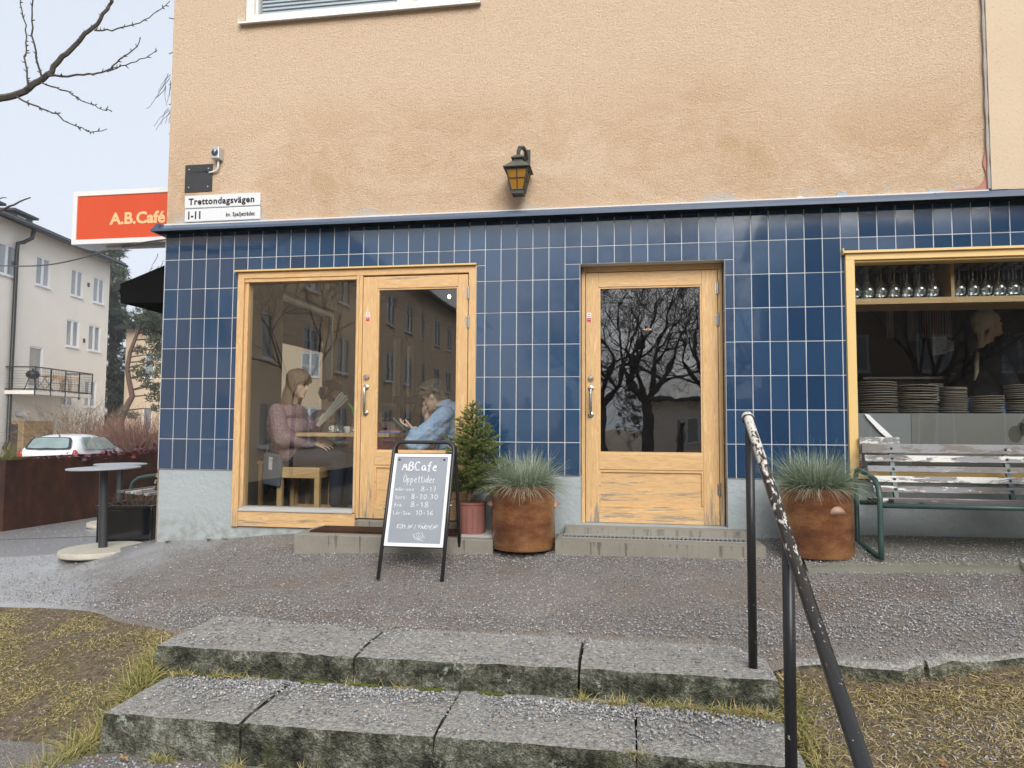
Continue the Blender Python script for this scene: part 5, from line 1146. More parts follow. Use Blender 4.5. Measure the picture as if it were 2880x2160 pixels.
def block(name, label, O, ang, L, H, D, zb, wins, mat, cat='apartment building', roof=True, ov=.5, side=1, zr=0.0, pane='far_pane'):
    """O start of facade at ground, ang direction of the facade (radians), windows (u,z,w,h,bars); side +1: facade normal is right of the direction"""
    U = Vector((math.cos(ang), math.sin(ang), 0)); Nn = Vector((U.y, -U.x, 0)) * side
    t = thing(name, label, cat, O)
    P = lambda u, z, d=0: Vector(O) + U * u + Vector((0, 0, z)) + Nn * d
    g = G(); g.holes(P(0, 0), U, (0, 0, 1), Nn, L, H, [(w[0], w[1], w[0] + w[2], w[1] + w[3]) for w in wins], .14)
    q = [P(0, 0), P(L, 0), P(L, 0, -D), P(0, 0, -D), P(0, H), P(L, H), P(L, H, -D), P(0, H, -D)]
    g.add(q, [(1, 2, 6, 5), (2, 3, 7, 6), (3, 0, 4, 7), (4, 5, 6, 7)]); 
    b0, b1, b2, b3 = P(.1, .1, -.2), P(L - .1, .1, -.2), P(L - .1, H - .1, -.2), P(.1, H - .1, -.2); g.add([b0, b1, b2, b3], [(0, 1, 2, 3)])
    g.build('wall', mat, t)
    if roof:
        g = G(); hz = H + .02; rg = H + D * .16
        for d0, d1, z0, z1 in ((ov, -D / 2, hz - .1, rg), (-D / 2, -D - ov, rg, hz - .1)):
            q = [P(-ov, z0, d0), P(L + ov, z0, d0), P(L + ov, z1, d1), P(-ov, z1, d1)]; q2 = [p + Vector((0, 0, .16)) for p in q]
            g.add(q + q2, [(0, 1, 2, 3), (7, 6, 5, 4), (0, 4, 5, 1), (1, 5, 6, 2), (2, 6, 7, 3), (3, 7, 4, 0)])
        rf = g.build('roof', MAT['roof_dark'], t)
        g = G(); g.tube([P(-ov, hz - .1, ov + .06), P(L + ov, hz - .1, ov + .06)], .08, 6); g.build('gutter', MAT['dark_grey_metal'], rf)
    for w in wins: facade_window(t, P, U, Nn, w[0], w[1], w[2], w[3], bars=w[4] if len(w) > 4 else 2, pane=pane)
    return t, P, U, Nn
# grey house at the left: facade runs away from the camera, 21 m to the left
fw = Vector((-.172, .985, 0)).normalized(); lt = Vector((-fw.y, fw.x, 0))
cam0 = Vector((3.8183, -5.3981, 0))
DG = 21.0
def solve_u(px):   # distance along the facade where the sight line px meets it
    d = Vector(_f + _r * ((px - 1440) / 2000)); d.z = 0; a = d.dot(lt); t = DG / a; return d.dot(fw) * t, t
def solve_z(px, py):
    d = _f + _r * ((px - 1440) / 2000) - _u * ((py - 1080) / 2000); dh = Vector((d.x, d.y, 0)); t = DG / dh.dot(lt); return .9891 + d.z * t
u_end, _ = solve_u(297); U0 = 18.0; zg = -.95
Og = cam0 + lt * DG + fw * U0 + Vector((0, 0, zg))
def W_(x0, y0, x1, y1, bars=2):   # window from photo: left-top corner, right-bottom corner
    ua, ub = solve_u(x0)[0] - U0, solve_u(x1)[0] - U0; za, zb = solve_z(x0, y0) - zg, solve_z(x1, y1) - zg
    return [ua, min(za, zb), ub - ua, abs(za - zb), bars]
wins = [W_(86, 757, 127, 853), W_(187, 726, 221, 814), W_(251, 752, 282, 836), W_(180, 893, 216, 978), W_(243, 911, 277, 990), W_(238, 1071, 271, 1146), W_(171, 1060, 208, 1142)]
for g_ in ((0, 1, 2), (3, 4), (5, 6)):   # storeys line up
    zc = sum(wins[i][1] for i in g_) / len(g_); hc = sum(wins[i][3] for i in g_) / len(g_)
    for i in g_: wins[i][1] = zc; wins[i][3] = hc
wins += [[solve_u(-28)[0] - U0, wins[0][1], 1.3, wins[0][3], 2], [1.5, wins[0][1], 1.3, wins[0][3], 2], [1.5, wins[3][1], 1.3, wins[0][3], 2]]
ud0, ud1 = solve_u(78)[0] - U0, solve_u(117)[0] - U0; zd0 = solve_z(90, 1092) - zg; zd1 = solve_z(78, 974) - zg
door_b = [ud0, zd0 + .05, ud1 - ud0, zd1 - zd0, 1]
Hg = solve_z(297, 738) - zg; Lg = u_end - U0
grey, Pg, Ug, Ng = block('apartment_building', 'three storey grey plastered apartment building with a balcony, at the far left', Og, math.atan2(fw.y, fw.x), Lg, Hg + .1, 10, zg, wins + [door_b], MAT['stucco_grey'], ov=.55, side=1)
# downpipe
up_ = solve_u(22)[0] - U0
g = G(); g.tube([Pg(up_ + .55, Hg, .45), Pg(up_ + .5, Hg - .45, .4), Pg(up_ + .25, Hg - .7, .2), Pg(up_, Hg - .8, .14), Pg(up_, Hg - 1.1, .12), Pg(up_, 1.2, .12), Pg(up_ - .2, .9, .12), Pg(up_ + .05, .7, .12), Pg(up_ + .05, .0, .12)], .085, 8); g.build('downpipe', MAT['black_metal'], grey, smooth=True)
g = G(); g.box(-.02, -.02, 0, .02, .02, .1)
def lbox(u0, z0, u1, z1, d0, d1, P=Pg):
    return G().add([P(u0, z0, d0), P(u1, z0, d0), P(u1, z0, d1), P(u0, z0, d1), P(u0, z1, d0), P(u1, z1, d0), P(u1, z1, d1), P(u0, z1, d1)], [(0, 1, 2, 3), (7, 6, 5, 4), (0, 4, 5, 1), (1, 5, 6, 2), (2, 6, 7, 3), (3, 7, 4, 0)])
# entrance: door, yellow brick panel, lamp with the house number
ue0, ue1 = solve_u(30)[0] - U0, solve_u(68)[0] - U0; ze = solve_z(30, 1183) - zg
o = lbox(ue0, .1, ue1, ze, -.02, .03).build('entrance_door', MAT['oak_v'], grey)
lbox(ue0 + .12, .3, ue0 + (ue1 - ue0) * .62, ze - .15, .03, .04).build('glass', MAT['far_pane'] if False else MAT['black_glaze'], o)
ub1 = solve_u(155)[0] - U0; nb = 0
bmesh_shared = None
for r_ in range(13):
    for c_ in range(9):
        h_ = (ze) / 13; w_ = (ub1 - ue1 - .1) / 9
        o = lbox(ue1 + .1 + c_ * w_ + .006, r_ * h_ + .006, ue1 + .1 + (c_ + 1) * w_ - .006, (r_ + 1) * h_ - .006, .0, .025).build('brick', MAT['brick_yellow'], grey)
ul_ = solve_u(62)[0] - U0; zl_ = solve_z(62, 1163) - zg
o = lbox(ul_ - .35, zl_ - .1, ul_ + .15, zl_ + .1, .0, .28).build('number_lamp', MAT['alu'], grey)
q = Pg(ul_ - .0, zl_ - .05, .285); put_text('15', 'number_lettering', MAT['sign_black'], o, q, .11, .10, right=Ug, up=(0, 0, 1))
lbox(solve_u(127)[0] - U0, .2, solve_u(148)[0] - U0, 1.5, .03, .06).build('notice_board', MAT['sheet_grey'], grey)
for px, py in ((237, 797), (231, 957), (223, 1118), (27, 736)):
    u = solve_u(px)[0] - U0; z = solve_z(px, py) - zg; lbox(u - .09, z - .1, u + .09, z + .1, .0, .02).build('wall_vent', MAT['dark_grey_metal'], grey)
# chimneys on the roof
for px, w_ in ((42, 1.6), (140, 1.4)):
    u = solve_u(px)[0] - U0; base = Pg(u, Hg + .2, -1.6)
    o = lbox(u - w_ / 2, Hg - .1, u + w_ / 2, Hg + 1.25, -2.6, -1.6).build('chimney', MAT['roof_dark'], grey)
    lbox(u - w_ / 2 - .15, Hg + 1.25, u + w_ / 2 + .15, Hg + 1.36, -2.8, -1.4).build('chimney_cap', MAT['roof_dark'], o)
    lbox(u - w_ / 2 + .3, Hg + 1.0, u + w_ / 2 - .5, Hg + 1.15, -1.6, -1.59).build('chimney_vent', MAT['far_white'], o)
# balcony
ub0, ubx = solve_u(25)[0] - U0, solve_u(172)[0] - U0
zf_ = solve_z(160, 1108) - zg
dpt = 1.25
ub0 = solve_u(55)[0] - U0 - .9; ubx = solve_u(186)[0] - U0
bal = bpy.data.objects.new('balcony', None); C.objects.link(bal); bal.parent = grey
lbox(ub0, zf_ - .16, ubx, zf_, .0, dpt).build('balcony_slab', MAT['stucco_grey'], bal)
rl = G()
def rod(a, b, r=.022): rl.tube([a, b], r, 5)
nP = 5
for i in range(nP):
    u = ub0 + (ubx - ub0) * i / (nP - 1); rod(Pg(u, zf_ - .2, dpt), Pg(u, zf_ + 1.0, dpt), .028)
for z in (.06, 1.0): rod(Pg(ub0, zf_ + z, dpt), Pg(ubx, zf_ + z, dpt), .028); rod(Pg(ub0, zf_ + z, dpt), Pg(ub0, zf_ + z, 0), .028); rod(Pg(ubx, zf_ + z, dpt), Pg(ubx, zf_ + z, 0), .028)
rl.build('railing', MAT['black_metal'], bal)
rl = G()
nu = int((ubx - ub0) / .11)
for i in range(nu): u = ub0 + (ubx - ub0) * i / nu; rod(Pg(u, zf_ + .06, dpt), Pg(u, zf_ + 1.0, dpt), .005)
for i in range(1, 9): rod(Pg(ub0, zf_ + .06 + i * .11, dpt), Pg(ubx, zf_ + .06 + i * .11, dpt), .005); rod(Pg(ub0, zf_ + .06 + i * .11, dpt), Pg(ub0, zf_ + .06 + i * .11, 0), .005); rod(Pg(ubx, zf_ + .06 + i * .11, dpt), Pg(ubx, zf_ + .06 + i * .11, 0), .005)
o = rl.build('wire_mesh', MAT['black_metal'], bal); o['kind'] = 'stuff'
def local_thing(name, label, cat, u, z, d, group=None): return thing(name, label, cat, Pg(u, z, d), group, rz=math.atan2(fw.y, fw.x))
uB = lambda f_: ub0 + (ubx - ub0) * f_
t = local_thing('kettle_grill', 'black kettle barbecue on the left end of the balcony', 'grill', uB(.16), zf_, .7)
g = G(); g.ell((0, 0, .72), (.27, .27, .20), n=14); g.tube([(0, .0, .92), (0, 0, .97)], .05, 6); g.build('bowl', MAT['black_metal'], t, smooth=True, local=True)
for a in (0, 2.1, 4.2): g = G(); g.tube([(.12 * math.cos(a), .12 * math.sin(a), .6), (.3 * math.cos(a), .3 * math.sin(a), 0)], .018, 5); g.build('leg', MAT['black_metal'], t, local=True)
t = local_thing('folding_table', 'dark folding table in the middle of the balcony', 'table', uB(.40), zf_, .6)
g = G(); g.box(-.4, -.3, .70, .4, .3, .73); g.build('table_top', MAT['walnut'], t, local=True)
for sx_ in (-.3, .3): g = G(); g.tube([(sx_, -.26, 0), (sx_, .26, .7)], .02, 4); g.tube([(sx_, .26, 0), (sx_, -.26, .7)], .02, 4); g.build('leg', MAT['walnut'], t, local=True)
def fold_chair(label, f_, rz):
    t = local_thing('folding_chair', label, 'chair', uB(f_), zf_, .62, 'slatted folding chairs on the balcony'); t.rotation_euler = (0, 0, rz)
    g = G(); [g.box(-.2, -.2 + i * .08, .44, .2, -.14 + i * .08, .46) for i in range(5)]; g.build('seat', MAT['walnut'], t, local=True)
    g = G(); [g.box(-.2, .21, .62 + i * .08, .2, .23, .67 + i * .08) for i in range(3)]; g.build('backrest', MAT['walnut'], t, local=True)
    for sx_ in (-.2, .2): g = G(); g.tube([(sx_, -.2, 0), (sx_, .22, .88)], .018, 4); g.tube([(sx_, .24, 0), (sx_, -.18, .46)], .018, 4); g.build('leg', MAT['walnut'], t, local=True)
fold_chair('folding chair just right of the balcony table', .58, 0.4); fold_chair('third folding chair from the right on the balcony, right of the middle post', .74, PI); fold_chair('folding chair at the right end of the balcony', .90, .5)
for t in [o for o in C.objects if o.get('label') == 'third folding chair from the right on the balcony, right of the middle post']: t['label'] = 'middle folding chair of the three on the balcony'
# cream house further back, seen beyond the pines and through the cafe's side window
cw = []
for r_, z in enumerate((1.6, 4.6)):
    for i in range(8): cw.append([1.2 + i * 2.35, z, 1.1 if i % 3 else .6, 1.35, 2 if i % 3 else 1])
block('apartment_building', 'cream apartment building beyond the pine trees', (-24.2, 31, -1.0), R(0), 19.5, 7.5, 9, -1, cw, MAT['stucco_cream'], ov=.4)
cw = []
for r_, z in enumerate((.9, 3.4)):
    for i in range(9): cw.append([1.0 + i * 2.4, z, 1.1, 1.3, 2])
block('apartment_building', 'low distant cream apartment building seen through the cafe side windows', (-16, 52, -1.0), R(0), 24, 6.4, 9, -1, cw, MAT['stucco_cream'], ov=.4)
# tan house behind the photographer, mirrored in the glass
cw = []
for z in (1.0, 3.75, 6.5):
    for i in range(13): cw.append([1.5 + i * 2.9, z, .7 if i % 3 == 2 else 1.25, 1.45, 1 if i % 3 == 2 else 2])
block('apartment_building', 'tan apartment building across the street, mirrored in the cafe window', (-7.2, -7.5, -.7), R(-90), 40, 9.1, 9, -1, cw, MAT['stucco_tan'], ov=.5, side=-1)
cw = []
for z in (1.0, 3.8, 6.6):
    for i in range(8): cw.append([1.2 + i * 2.9, z, 1.25, 1.45, 2])
block('apartment_building', 'brown apartment building across the street, mirrored in the kitchen window', (34.5, -23, -.7), R(180), 24, 10.2, 9, -1, cw, MAT['stucco_brown'], ov=.5, side=1)
block('apartment_building', 'low grey building far across the street, mirrored in the recessed door', (5.2, -36, -1.0), R(2), 22, 3.6, 8, -1, [[1.5 + i * 2.6, 1.0, 1.3, 1.6, 2] for i in range(8)], MAT['stucco_grey'], ov=.3, side=-1)
# ================================================================== CAR
t = thing('parked_car', 'white parked hatchback behind the rusty planter', 'car', (0, 0, 0))
# local: +y forward, rear at y=0, z up from ground
st = [  # y, belt half width, roof half width, belt z, roof z
    (0.02, .70, .66, .90, .92), (.10, .80, .74, .94, .98), (.22, .84, .66, .95, 1.15), (.45, .845, .60, .95, 1.37), (.80, .85, .585, .95, 1.445), (1.4, .85, .59, .94, 1.475), (2.0, .85, .585, .93, 1.45), (2.45, .85, .575, .92, 1.36), (2.85, .845, .63, .92, 1.16), (3.15, .84, .74, .92, .985), (3.5, .80, .70, .88, .91), (3.85, .70, .58, .75, .77)]
vs = []; 
for y, wb, wr, zb, zr in st:
    ring = [(-wb * .9, .28), (-wb, .5), (-wb, .75), (-wb + .01, zb), (-(wb * .25 + wr * .75) if zr - zb > .15 else -(wb + wr) / 2, zb + (zr - zb) * .8), (-wr * .8, zr - .012), (-wr * .4, zr), (wr * .4, zr), (wr * .8, zr - .012), ((wb * .25 + wr * .75) if zr - zb > .15 else (wb + wr) / 2, zb + (zr - zb) * .8), (wb - .01, zb), (wb, .75), (wb, .5), (wb * .9, .28)]
    vs += [(x, y, z) for x, z in ring]
n = 14; g = G(); g.add(vs, [(i * n + k, (i + 1) * n + k, (i + 1) * n + (k + 1) % n, i * n + (k + 1) % n) for i in range(len(st) - 1) for k in range(n)] + [tuple(range(n)), tuple(range((len(st) - 1) * n, len(st) * n))[::-1]])
g.build('body', MAT['car_white'], t, smooth=True, local=True, sub=2)
def panel(name, pts, mat, off, par=t, sub=0):
    g = G(); a, b, c = [Vector(p) for p in pts[:3]]; nn = (b - a).cross(c - a).normalized() * off; m_ = len(pts)
    g.add([Vector(p) + nn for p in pts] + [Vector(p) - nn * .3 for p in pts], [tuple(range(m_)), tuple(range(m_, 2 * m_))[::-1]] + [(i, m_ + i, m_ + (i + 1) % m_, (i + 1) % m_) for i in range(m_)]); return g.build(name, mat, par, local=True)
def rr(pts, k=.18):   # round the corners of a polygon
    o = []; m_ = len(pts)
    for i in range(m_):
        p, a, b = Vector(pts[i]), Vector(pts[i - 1]), Vector(pts[(i + 1) % m_]); q0, q1 = p.lerp(a, k), p.lerp(b, k)
        o += [q0, q0.lerp(p, .55).lerp(q1.lerp(p, .55), .33), q0.lerp(p, .55).lerp(q1.lerp(p, .55), .66), q1]
    return o
rw = panel('rear_window', rr([(-.68, .085, 1.0), (.68, .085, 1.0), (.56, .375, 1.36), (-.56, .375, 1.36)]), MAT['black_glaze'], .03)
panel('glass', rr([(-.60, .09, 1.025), (.60, .09, 1.025), (.50, .35, 1.34), (-.50, .35, 1.34)]), MAT['car_glass'], .034, rw)
g = G(); g.tube([(-.28, .02, 1.02), (.0, .03, 1.05), (.25, .03, 1.03)], .012, 5); g.build('wiper', MAT['black_metal'], t, local=True)
for s_ in (-1, 1):
    w_ = panel('side_window', ([(s_ * .865, .55, .99), (s_ * .865, 1.32, .97), (s_ * .66, 1.30, 1.37), (s_ * .66, .72, 1.36)])[::s_], MAT['car_glass'], .02)
    w_ = panel('side_window', ([(s_ * .865, 1.42, .97), (s_ * .865, 2.75, .96), (s_ * .66, 2.25, 1.34), (s_ * .66, 1.40, 1.37)])[::s_], MAT['car_glass'], .02)
    g = G(); g.ell((s_ * .77, .12, .80), (.10, .09, .20), n=10, k=8); g.build('tail_light', MAT['tail_red'], t, smooth=True, local=True)
    for y in (.72, 3.05):
        g = G(); g.lathe([(.20, -.09), (.30, -.09), (.315, -.07), (.315, .07), (.30, .09), (.20, .09)], 24, (s_ * .76, y, .315), Matrix.Rotation(PI / 2, 3, 'Y')); wl = g.build('wheel', MAT['rubber'], t, auto=40, local=True)
        g = G(); g.lathe([(.001, .02), (.19, .05), (.20, .02), (.20, -.05)], 20, (s_ * (.76 + .03), y, .315), Matrix.Rotation(PI / 2 * s_, 3, 'Y'), cap1=False); g.build('rim', MAT['alu'], wl, auto=40, local=True)
g = G(); g.tube([(.1, .55, 1.40), (.1, .40, 1.55)], .008, 5); g.ell((.1, .55, 1.41), (.03, .04, .02), n=8, k=5); g.build('antenna', MAT['black_metal'], t, local=True)
g = G(); g.box(-.26, -.025, .58, .26, -.005, .69); g.build('licence_plate', MAT['sign_white'], t, local=True)
pc = cam_pt(128, 1300, 21.5)
t.location = (pc.x, pc.y, -.80); t.rotation_euler = (0, 0, R(15))
# ================================================================== TREES AND SHRUBS
def grow(g, p, d, L, r, lev, rg, maxlev, spreadf=.6, seg=4, tw=.25, up=.04, ratio=.72, nb=(2, 3), sides=None, twigs=None, minr=.003):
    pts = [Vector(p)]; rad = [r]; d = Vector(d).normalized()
    for i in range(seg):
        d = (d + Vector((rg.gauss(0, tw), rg.gauss(0, tw), rg.gauss(0, tw) + up))).normalized(); pts.append(pts[-1] + d * L / seg); rad.append(max(minr, r * (1 - .38 * (i + 1) / seg)))
    n = 7 if lev == 0 else (5 if lev < 3 else 3)
    (twigs if (twigs is not None and lev > 0) else g).tube(pts, rad, n, cap=lev > 2)
    if lev >= maxlev: return
    for b in range(rg.randint(*nb)):
        k_ = rg.uniform(.3, 1.0) if b else 1.0; i = min(seg, max(1, int(round(k_ * seg)))); a = Vector((rg.gauss(0, 1), rg.gauss(0, 1), rg.gauss(0, 1) * .8)).normalized()
        nd = (d + a * spreadf * rg.uniform(.7, 1.3)).normalized(); grow(g, pts[i], nd, L * ratio * rg.uniform(.75, 1.15), rad[i] * .68, lev + 1, rg, maxlev, spreadf, seg, tw, up, ratio, nb, sides, twigs, minr)
def bare_tree(name, label, loc, H, r, seed, maxlev=6, spreadf=.62, ratio=.74, nb=(2, 3), minr=.004, group=None, fork=1.0):
    t = thing(name, label, 'tree', loc, group); rg = random.Random(seed); g = G(); tw = G()
    base = Vector((0, 0, -.1)); top = Vector((rg.gauss(0, .1), rg.gauss(0, .1), fork)); g.tube([base, base.lerp(top, .5) + Vector((rg.gauss(0, .04), 0, 0)), top], [r * 1.2, r, r * .9], 9)
    for b in range(4 if maxlev > 5 else 3):
        a = 2 * PI * b / 4 + rg.uniform(0, 1); grow(g, top, (math.cos(a) * .6, math.sin(a) * .6, .8), H * .26, r * .62, 1, rg, maxlev, spreadf, 4, .16, .05, ratio, nb, None, tw, minr)
    g.build('trunk', MAT['bark'], t, smooth=True, local=True); tw.build('crown', MAT['bark'], t, local=True)
    return t
# trees mirrored in door and kitchen window (behind the photographer)
bare_tree('bare_tree', 'large bare winter tree across the street, mirrored in the recessed door', (4.55, -13.6, -.7), 6.2, .15, 12, 7, .92, .80, (3, 3), .0035, fork=2.3)
bt_ = [o for o in C.objects if str(o.get('label', '')).endswith('mirrored in the recessed door') and o.get('category') == 'tree'][0]
dup(bt_, (3.1, -16.2, -.7), 2.1, 'bare winter tree behind the large one, mirrored left in the recessed door')
dup(bt_, (6.3, -15.4, -.7), 4.0, 'bare winter tree right of the large one, mirrored in the recessed door')
bare_tree('bare_tree', 'bare tree near the road, mirrored in the kitchen window', (9.6, -9.6, -.7), 6.4, .11, 23, 7, .75, .76, (3, 3), .004, fork=1.9)
# branch entering the picture at the upper left: a tree standing left of the view
t = thing('bare_tree', 'bare tree with knobbly twigs reaching into the sky at the upper left', 'tree', (-2.6, -2.2, -.5))
g = G(); g.tube([(-2.6, -2.2, -.7), (-2.55, -2.1, .6), (-2.65, -1.95, 1.6), (-2.5, -1.8, 2.5)], [.13, .11, .10, .085], 9); g.tube([(-2.5, -1.8, 2.5), (-2.9, -1.7, 3.5), (-3.0, -1.4, 4.6), (-2.8, -1.3, 5.8)], [.075, .06, .045, .03], 8); g.build('trunk', MAT['bark'], t, smooth=True)
tw = G(); rg = random.Random(5)
def knobby(px_pts, r0, r1, T0, T1, buds=True):
    P_ = [cam_pt(x, y, T0 + (T1 - T0) * i / (len(px_pts) - 1)) for i, (x, y) in enumerate(px_pts)]
    pts = [P_[0]]
    for i in range(len(P_) - 1):
        for q in (.33, .66, 1.0): pts.append(P_[i].lerp(P_[i + 1], q) + Vector((rg.gauss(0, .004), rg.gauss(0, .004), rg.gauss(0, .004))))
    m_ = len(pts); tw.tube(pts, [r0 + (r1 - r0) * i / (m_ - 1) for i in range(m_)], 6)
    if buds:
        Lt = sum((pts[i + 1] - pts[i]).length for i in range(m_ - 1)); n = int(Lt / .035)
        for b in range(n):
            q = rg.uniform(0, m_ - 1.01); i = int(q); p = pts[i].lerp(pts[i + 1], q - i); d = (pts[i + 1] - pts[i]).normalized(); s_ = Vector((rg.gauss(0, 1), rg.gauss(0, 1), rg.gauss(0, 1))); s_ = (s_ - d * s_.dot(d)).normalized(); d2 = (d * .7 + s_).normalized(); rr_ = max(.0022, r0 + (r1 - r0) * q / m_)
            tw.tube([p, p + d2 * .010, p + d2 * rg.uniform(.016, .028)], [.0032, .0036, .0012], 4)
    return pts
T0 = 4.3
tw.tube([(-2.5, -1.8, 2.5), (-1.8, -1.75, 2.95)] + [cam_pt(-120, 292, T0)], [.06, .04, .026], 8)
knobby([(-120, 292), (0, 278), (55, 262), (95, 240), (130, 212), (165, 172), (195, 140), (240, 100), (270, 70), (300, 25), (320, -10), (340, -60)], .022, .007, T0, T0 + .1)
knobby([(78, 247), (77, 200), (70, 160), (78, 122), (70, 70), (58, 10), (50, -40)], .0055, .003, T0, T0 + .2)
knobby([(118, 222), (100, 165), (92, 100), (90, 40), (94, -20)], .006, .0035, T0, T0 - .1)
knobby([(135, 213), (190, 213), (240, 212), (275, 208), (310, 195), (340, 165), (375, 140), (402, 106)], .007, .0025, T0, T0 + .1)
knobby([(300, 202), (340, 185), (385, 175), (420, 155), (443, 143)], .004, .002, T0 + .05, T0 + .15)
knobby([(265, 85), (300, 83), (345, 78), (395, 66), (430, 38), (480, 7)], .005, .002, T0 + .05, T0 + .25)
knobby([(116, 232), (160, 248), (205, 265), (240, 287), (280, 303), (313, 312)], .005, .002, T0, T0 - .2)
knobby([(48, 272), (80, 290), (120, 305), (160, 325), (190, 345), (230, 362), (255, 372), (302, 365)], .006, .002, T0, T0 - .2)
knobby([(-60, 610), (0, 592), (40, 575), (88, 554)], .008, .003, T0 - .6, T0 - .6, False)
knobby([(-40, 562), (0, 558), (16, 555)], .004, .002, T0 - .5, T0 - .5, False)
for sd in range(7):
    grow(tw, (-2.7 + .1 * sd, -1.6, 3.0 + .35 * sd), (random.uniform(-.4, .5), random.uniform(-.9, .1), .5), 1.1, .03, 2, random.Random(50 + sd), 5, .55, 4, .15, .03, .72, (2, 3), None, None, .003)
tw.build('crown', MAT['bark'], t)
# twigs mirrored in the shop window: lower hanging branches of the same kind of tree, behind the camera
bare_tree('bare_tree', 'bare young tree left of the photographer, mirrored in the shop window', (-2.2, -6.8, -.7), 4.8, .04, 31, 7, .66, .76, (2, 3), .0025, fork=2.2)
# pines
def pine(name, label, path, r0, clumps, seed, dens=1.0, group=None, leaf=.13):
    rg = np.random.default_rng(seed); t = thing(name, label, 'tree', path[0], group); g = G(); m_ = len(path); pts = []
    for i in range(m_ - 1):
        for q in (0, .34, .67): pts.append(Vector(path[i]).lerp(Vector(path[i + 1]), q))
    pts.append(Vector(path[-1])); n = len(pts); g.tube(pts, [r0 * (1 - .72 * i / n) for i in range(n)], 8)
    V = []; F = []; T = []
    for c, r in clumps:
        c = Vector(c); near = min(pts, key=lambda p: (p - c).length + max(0, p.z - c.z) * 2); mid = near.lerp(c, .5) + Vector((0, 0, .15 * r)); g.tube([near, mid, c], [.05 * r0 / .2, .035 * r0 / .2, .015], 5)
        k = int(85 * dens * r * r)
        for i in range(k):
            p = rg.normal(0, 1, 3); p /= np.linalg.norm(p); p *= r * rg.uniform(.3, 1) ** .5; p[2] *= .55; pc_ = np.array(c) + p; tv = np.clip(.35 + .4 * p[2] / r + rg.normal(0, .18), 0, 1)
            for s_ in range(5):
                d = rg.normal(0, 1, 3); d[2] += .5; d /= np.linalg.norm(d); w = np.cross(d, rg.normal(0, 1, 3)); w /= np.linalg.norm(w); l = leaf * rg.uniform(.7, 1.3); k0 = len(V); V += [pc_ - w * l * .14, pc_ + w * l * .14, pc_ + d * l * 1.3]; F.append((k0, k0 + 1, k0 + 2)); T += [tv] * 3
    g.build('trunk', MAT['pine_bark'], t, smooth=True); np_mesh('crown', V, F, MAT['pine'], t, tint=T, org=t.location)
    return t
def cl(lst, T): return [(cam_pt(x, y, T + random.uniform(-.8, .8)), r) for x, y, r in lst]
T1 = 33.0
pine('pine_tree', 'crooked pine tree with a reddish curved trunk left of the tiled corner', [cam_pt(335, 1330, T1), cam_pt(340, 1185, T1), cam_pt(358, 1140, T1), cam_pt(372, 1115, T1), cam_pt(362, 1065, T1), cam_pt(358, 1035, T1), cam_pt(366, 990, T1), cam_pt(385, 940, T1), cam_pt(400, 905, T1), cam_pt(420, 860, T1)], .16,
     cl([(430, 895, .55), (400, 885, .5), (452, 925, .6), (455, 985, .6), (440, 960, .5), (390, 1040, .35), (400, 1062, .4), (425, 1085, .4), (440, 1118, .45), (450, 1150, .4), (412, 1020, .3), (455, 1050, .5), (425, 935, .5), (345, 1165, .35), (375, 1170, .3), (395, 985, .35), (450, 1090, .5), (470, 890, .8), (470, 1020, .7), (380, 900, .4), (365, 915, .3), (438, 1000, .4), (412, 905, .5), (445, 870, .6), (460, 960, .5)], T1), 3, 3.4, leaf=.15)
T2 = 42.0
tp = []
for y in range(690, 1200, 24):
    tp += [(312 + random.uniform(-6, 6), y + random.uniform(-8, 8), random.uniform(.5, .9))]
    if y > 740: tp += [(332 + random.uniform(-6, 8), y + random.uniform(-8, 8), random.uniform(.35, .7))]
tp += [(338, 770, .5), (347, 792, .45), (352, 800, .3), (340, 885, .5), (352, 900, .35), (345, 935, .5), (318, 705, .5), (330, 715, .4)]
pine('pine_tree', 'tall dense pine tree rising behind the right end of the grey house', [cam_pt(316, 1330, T2), cam_pt(312, 1100, T2), cam_pt(316, 900, T2), cam_pt(310, 700, T2)], .24, cl(tp, T2), 8, 2.2, leaf=.2)
pine('pine_tree', 'hazy pale pine tree far behind, between the two darker pines', [cam_pt(345, 1300, 60), cam_pt(347, 1150, 60), cam_pt(350, 1080, 60)], .3, cl([(348, 1085, .8), (342, 1110, 1.), (354, 1120, 1.), (347, 1150, 1.2), (338, 1180, 1.2), (358, 1180, 1.2), (350, 1065, .6)], 60), 9, 1.2, leaf=.3)
# hanging birch twigs against the sky beside the corner
tw = G(); rg = random.Random(77)
for px, py, n in ((470, 230, 7), (480, 300, 9), (450, 735, 3), (470, 770, 6), (430, 745, 2)):
    for q in range(n):
        x, y = px + rg.uniform(-6, 12), py + rg.uniform(-25, 15); pts = [cam_pt(x, y, 24)]
        dx = rg.uniform(-9, 1)
        for s_ in range(6): x += dx + rg.gauss(0, 2); y += rg.uniform(4, 14); pts.append(cam_pt(x, y, 24))
        tw.tube(pts, [.012] * 3 + [.008] * 4, 3)
t = thing('birch_tree', 'thin hanging birch twigs peeking out from behind the building corner', 'tree', cam_pt(560, 1250, 24)); q = cam_pt(560, 1250, 24)
g = G(); g.tube([q, cam_pt(555, 700, 24), cam_pt(540, 100, 24)], [.18, .14, .07], 8); g.build('trunk', MAT['bark'], t, smooth=True)
for s_ in range(10): y = 60 + s_ * 75; tw.tube([cam_pt(550, y + 60, 24), cam_pt(520, y, 24), cam_pt(475, y + 10 + rg.uniform(-20, 20), 24)], [.05, .035, .015], 4)
for s_ in range(9): grow(tw, cam_pt(556 - s_, 980 - s_ * 95, 24), (.7 - .2 * (s_ % 2), .5 - .5 * (s_ % 3), .55), 2.6 - .12 * s_, .06, 2, random.Random(80 + s_), 5, .6, 4, .15, .0, .74, (2, 3), None, None, .006)
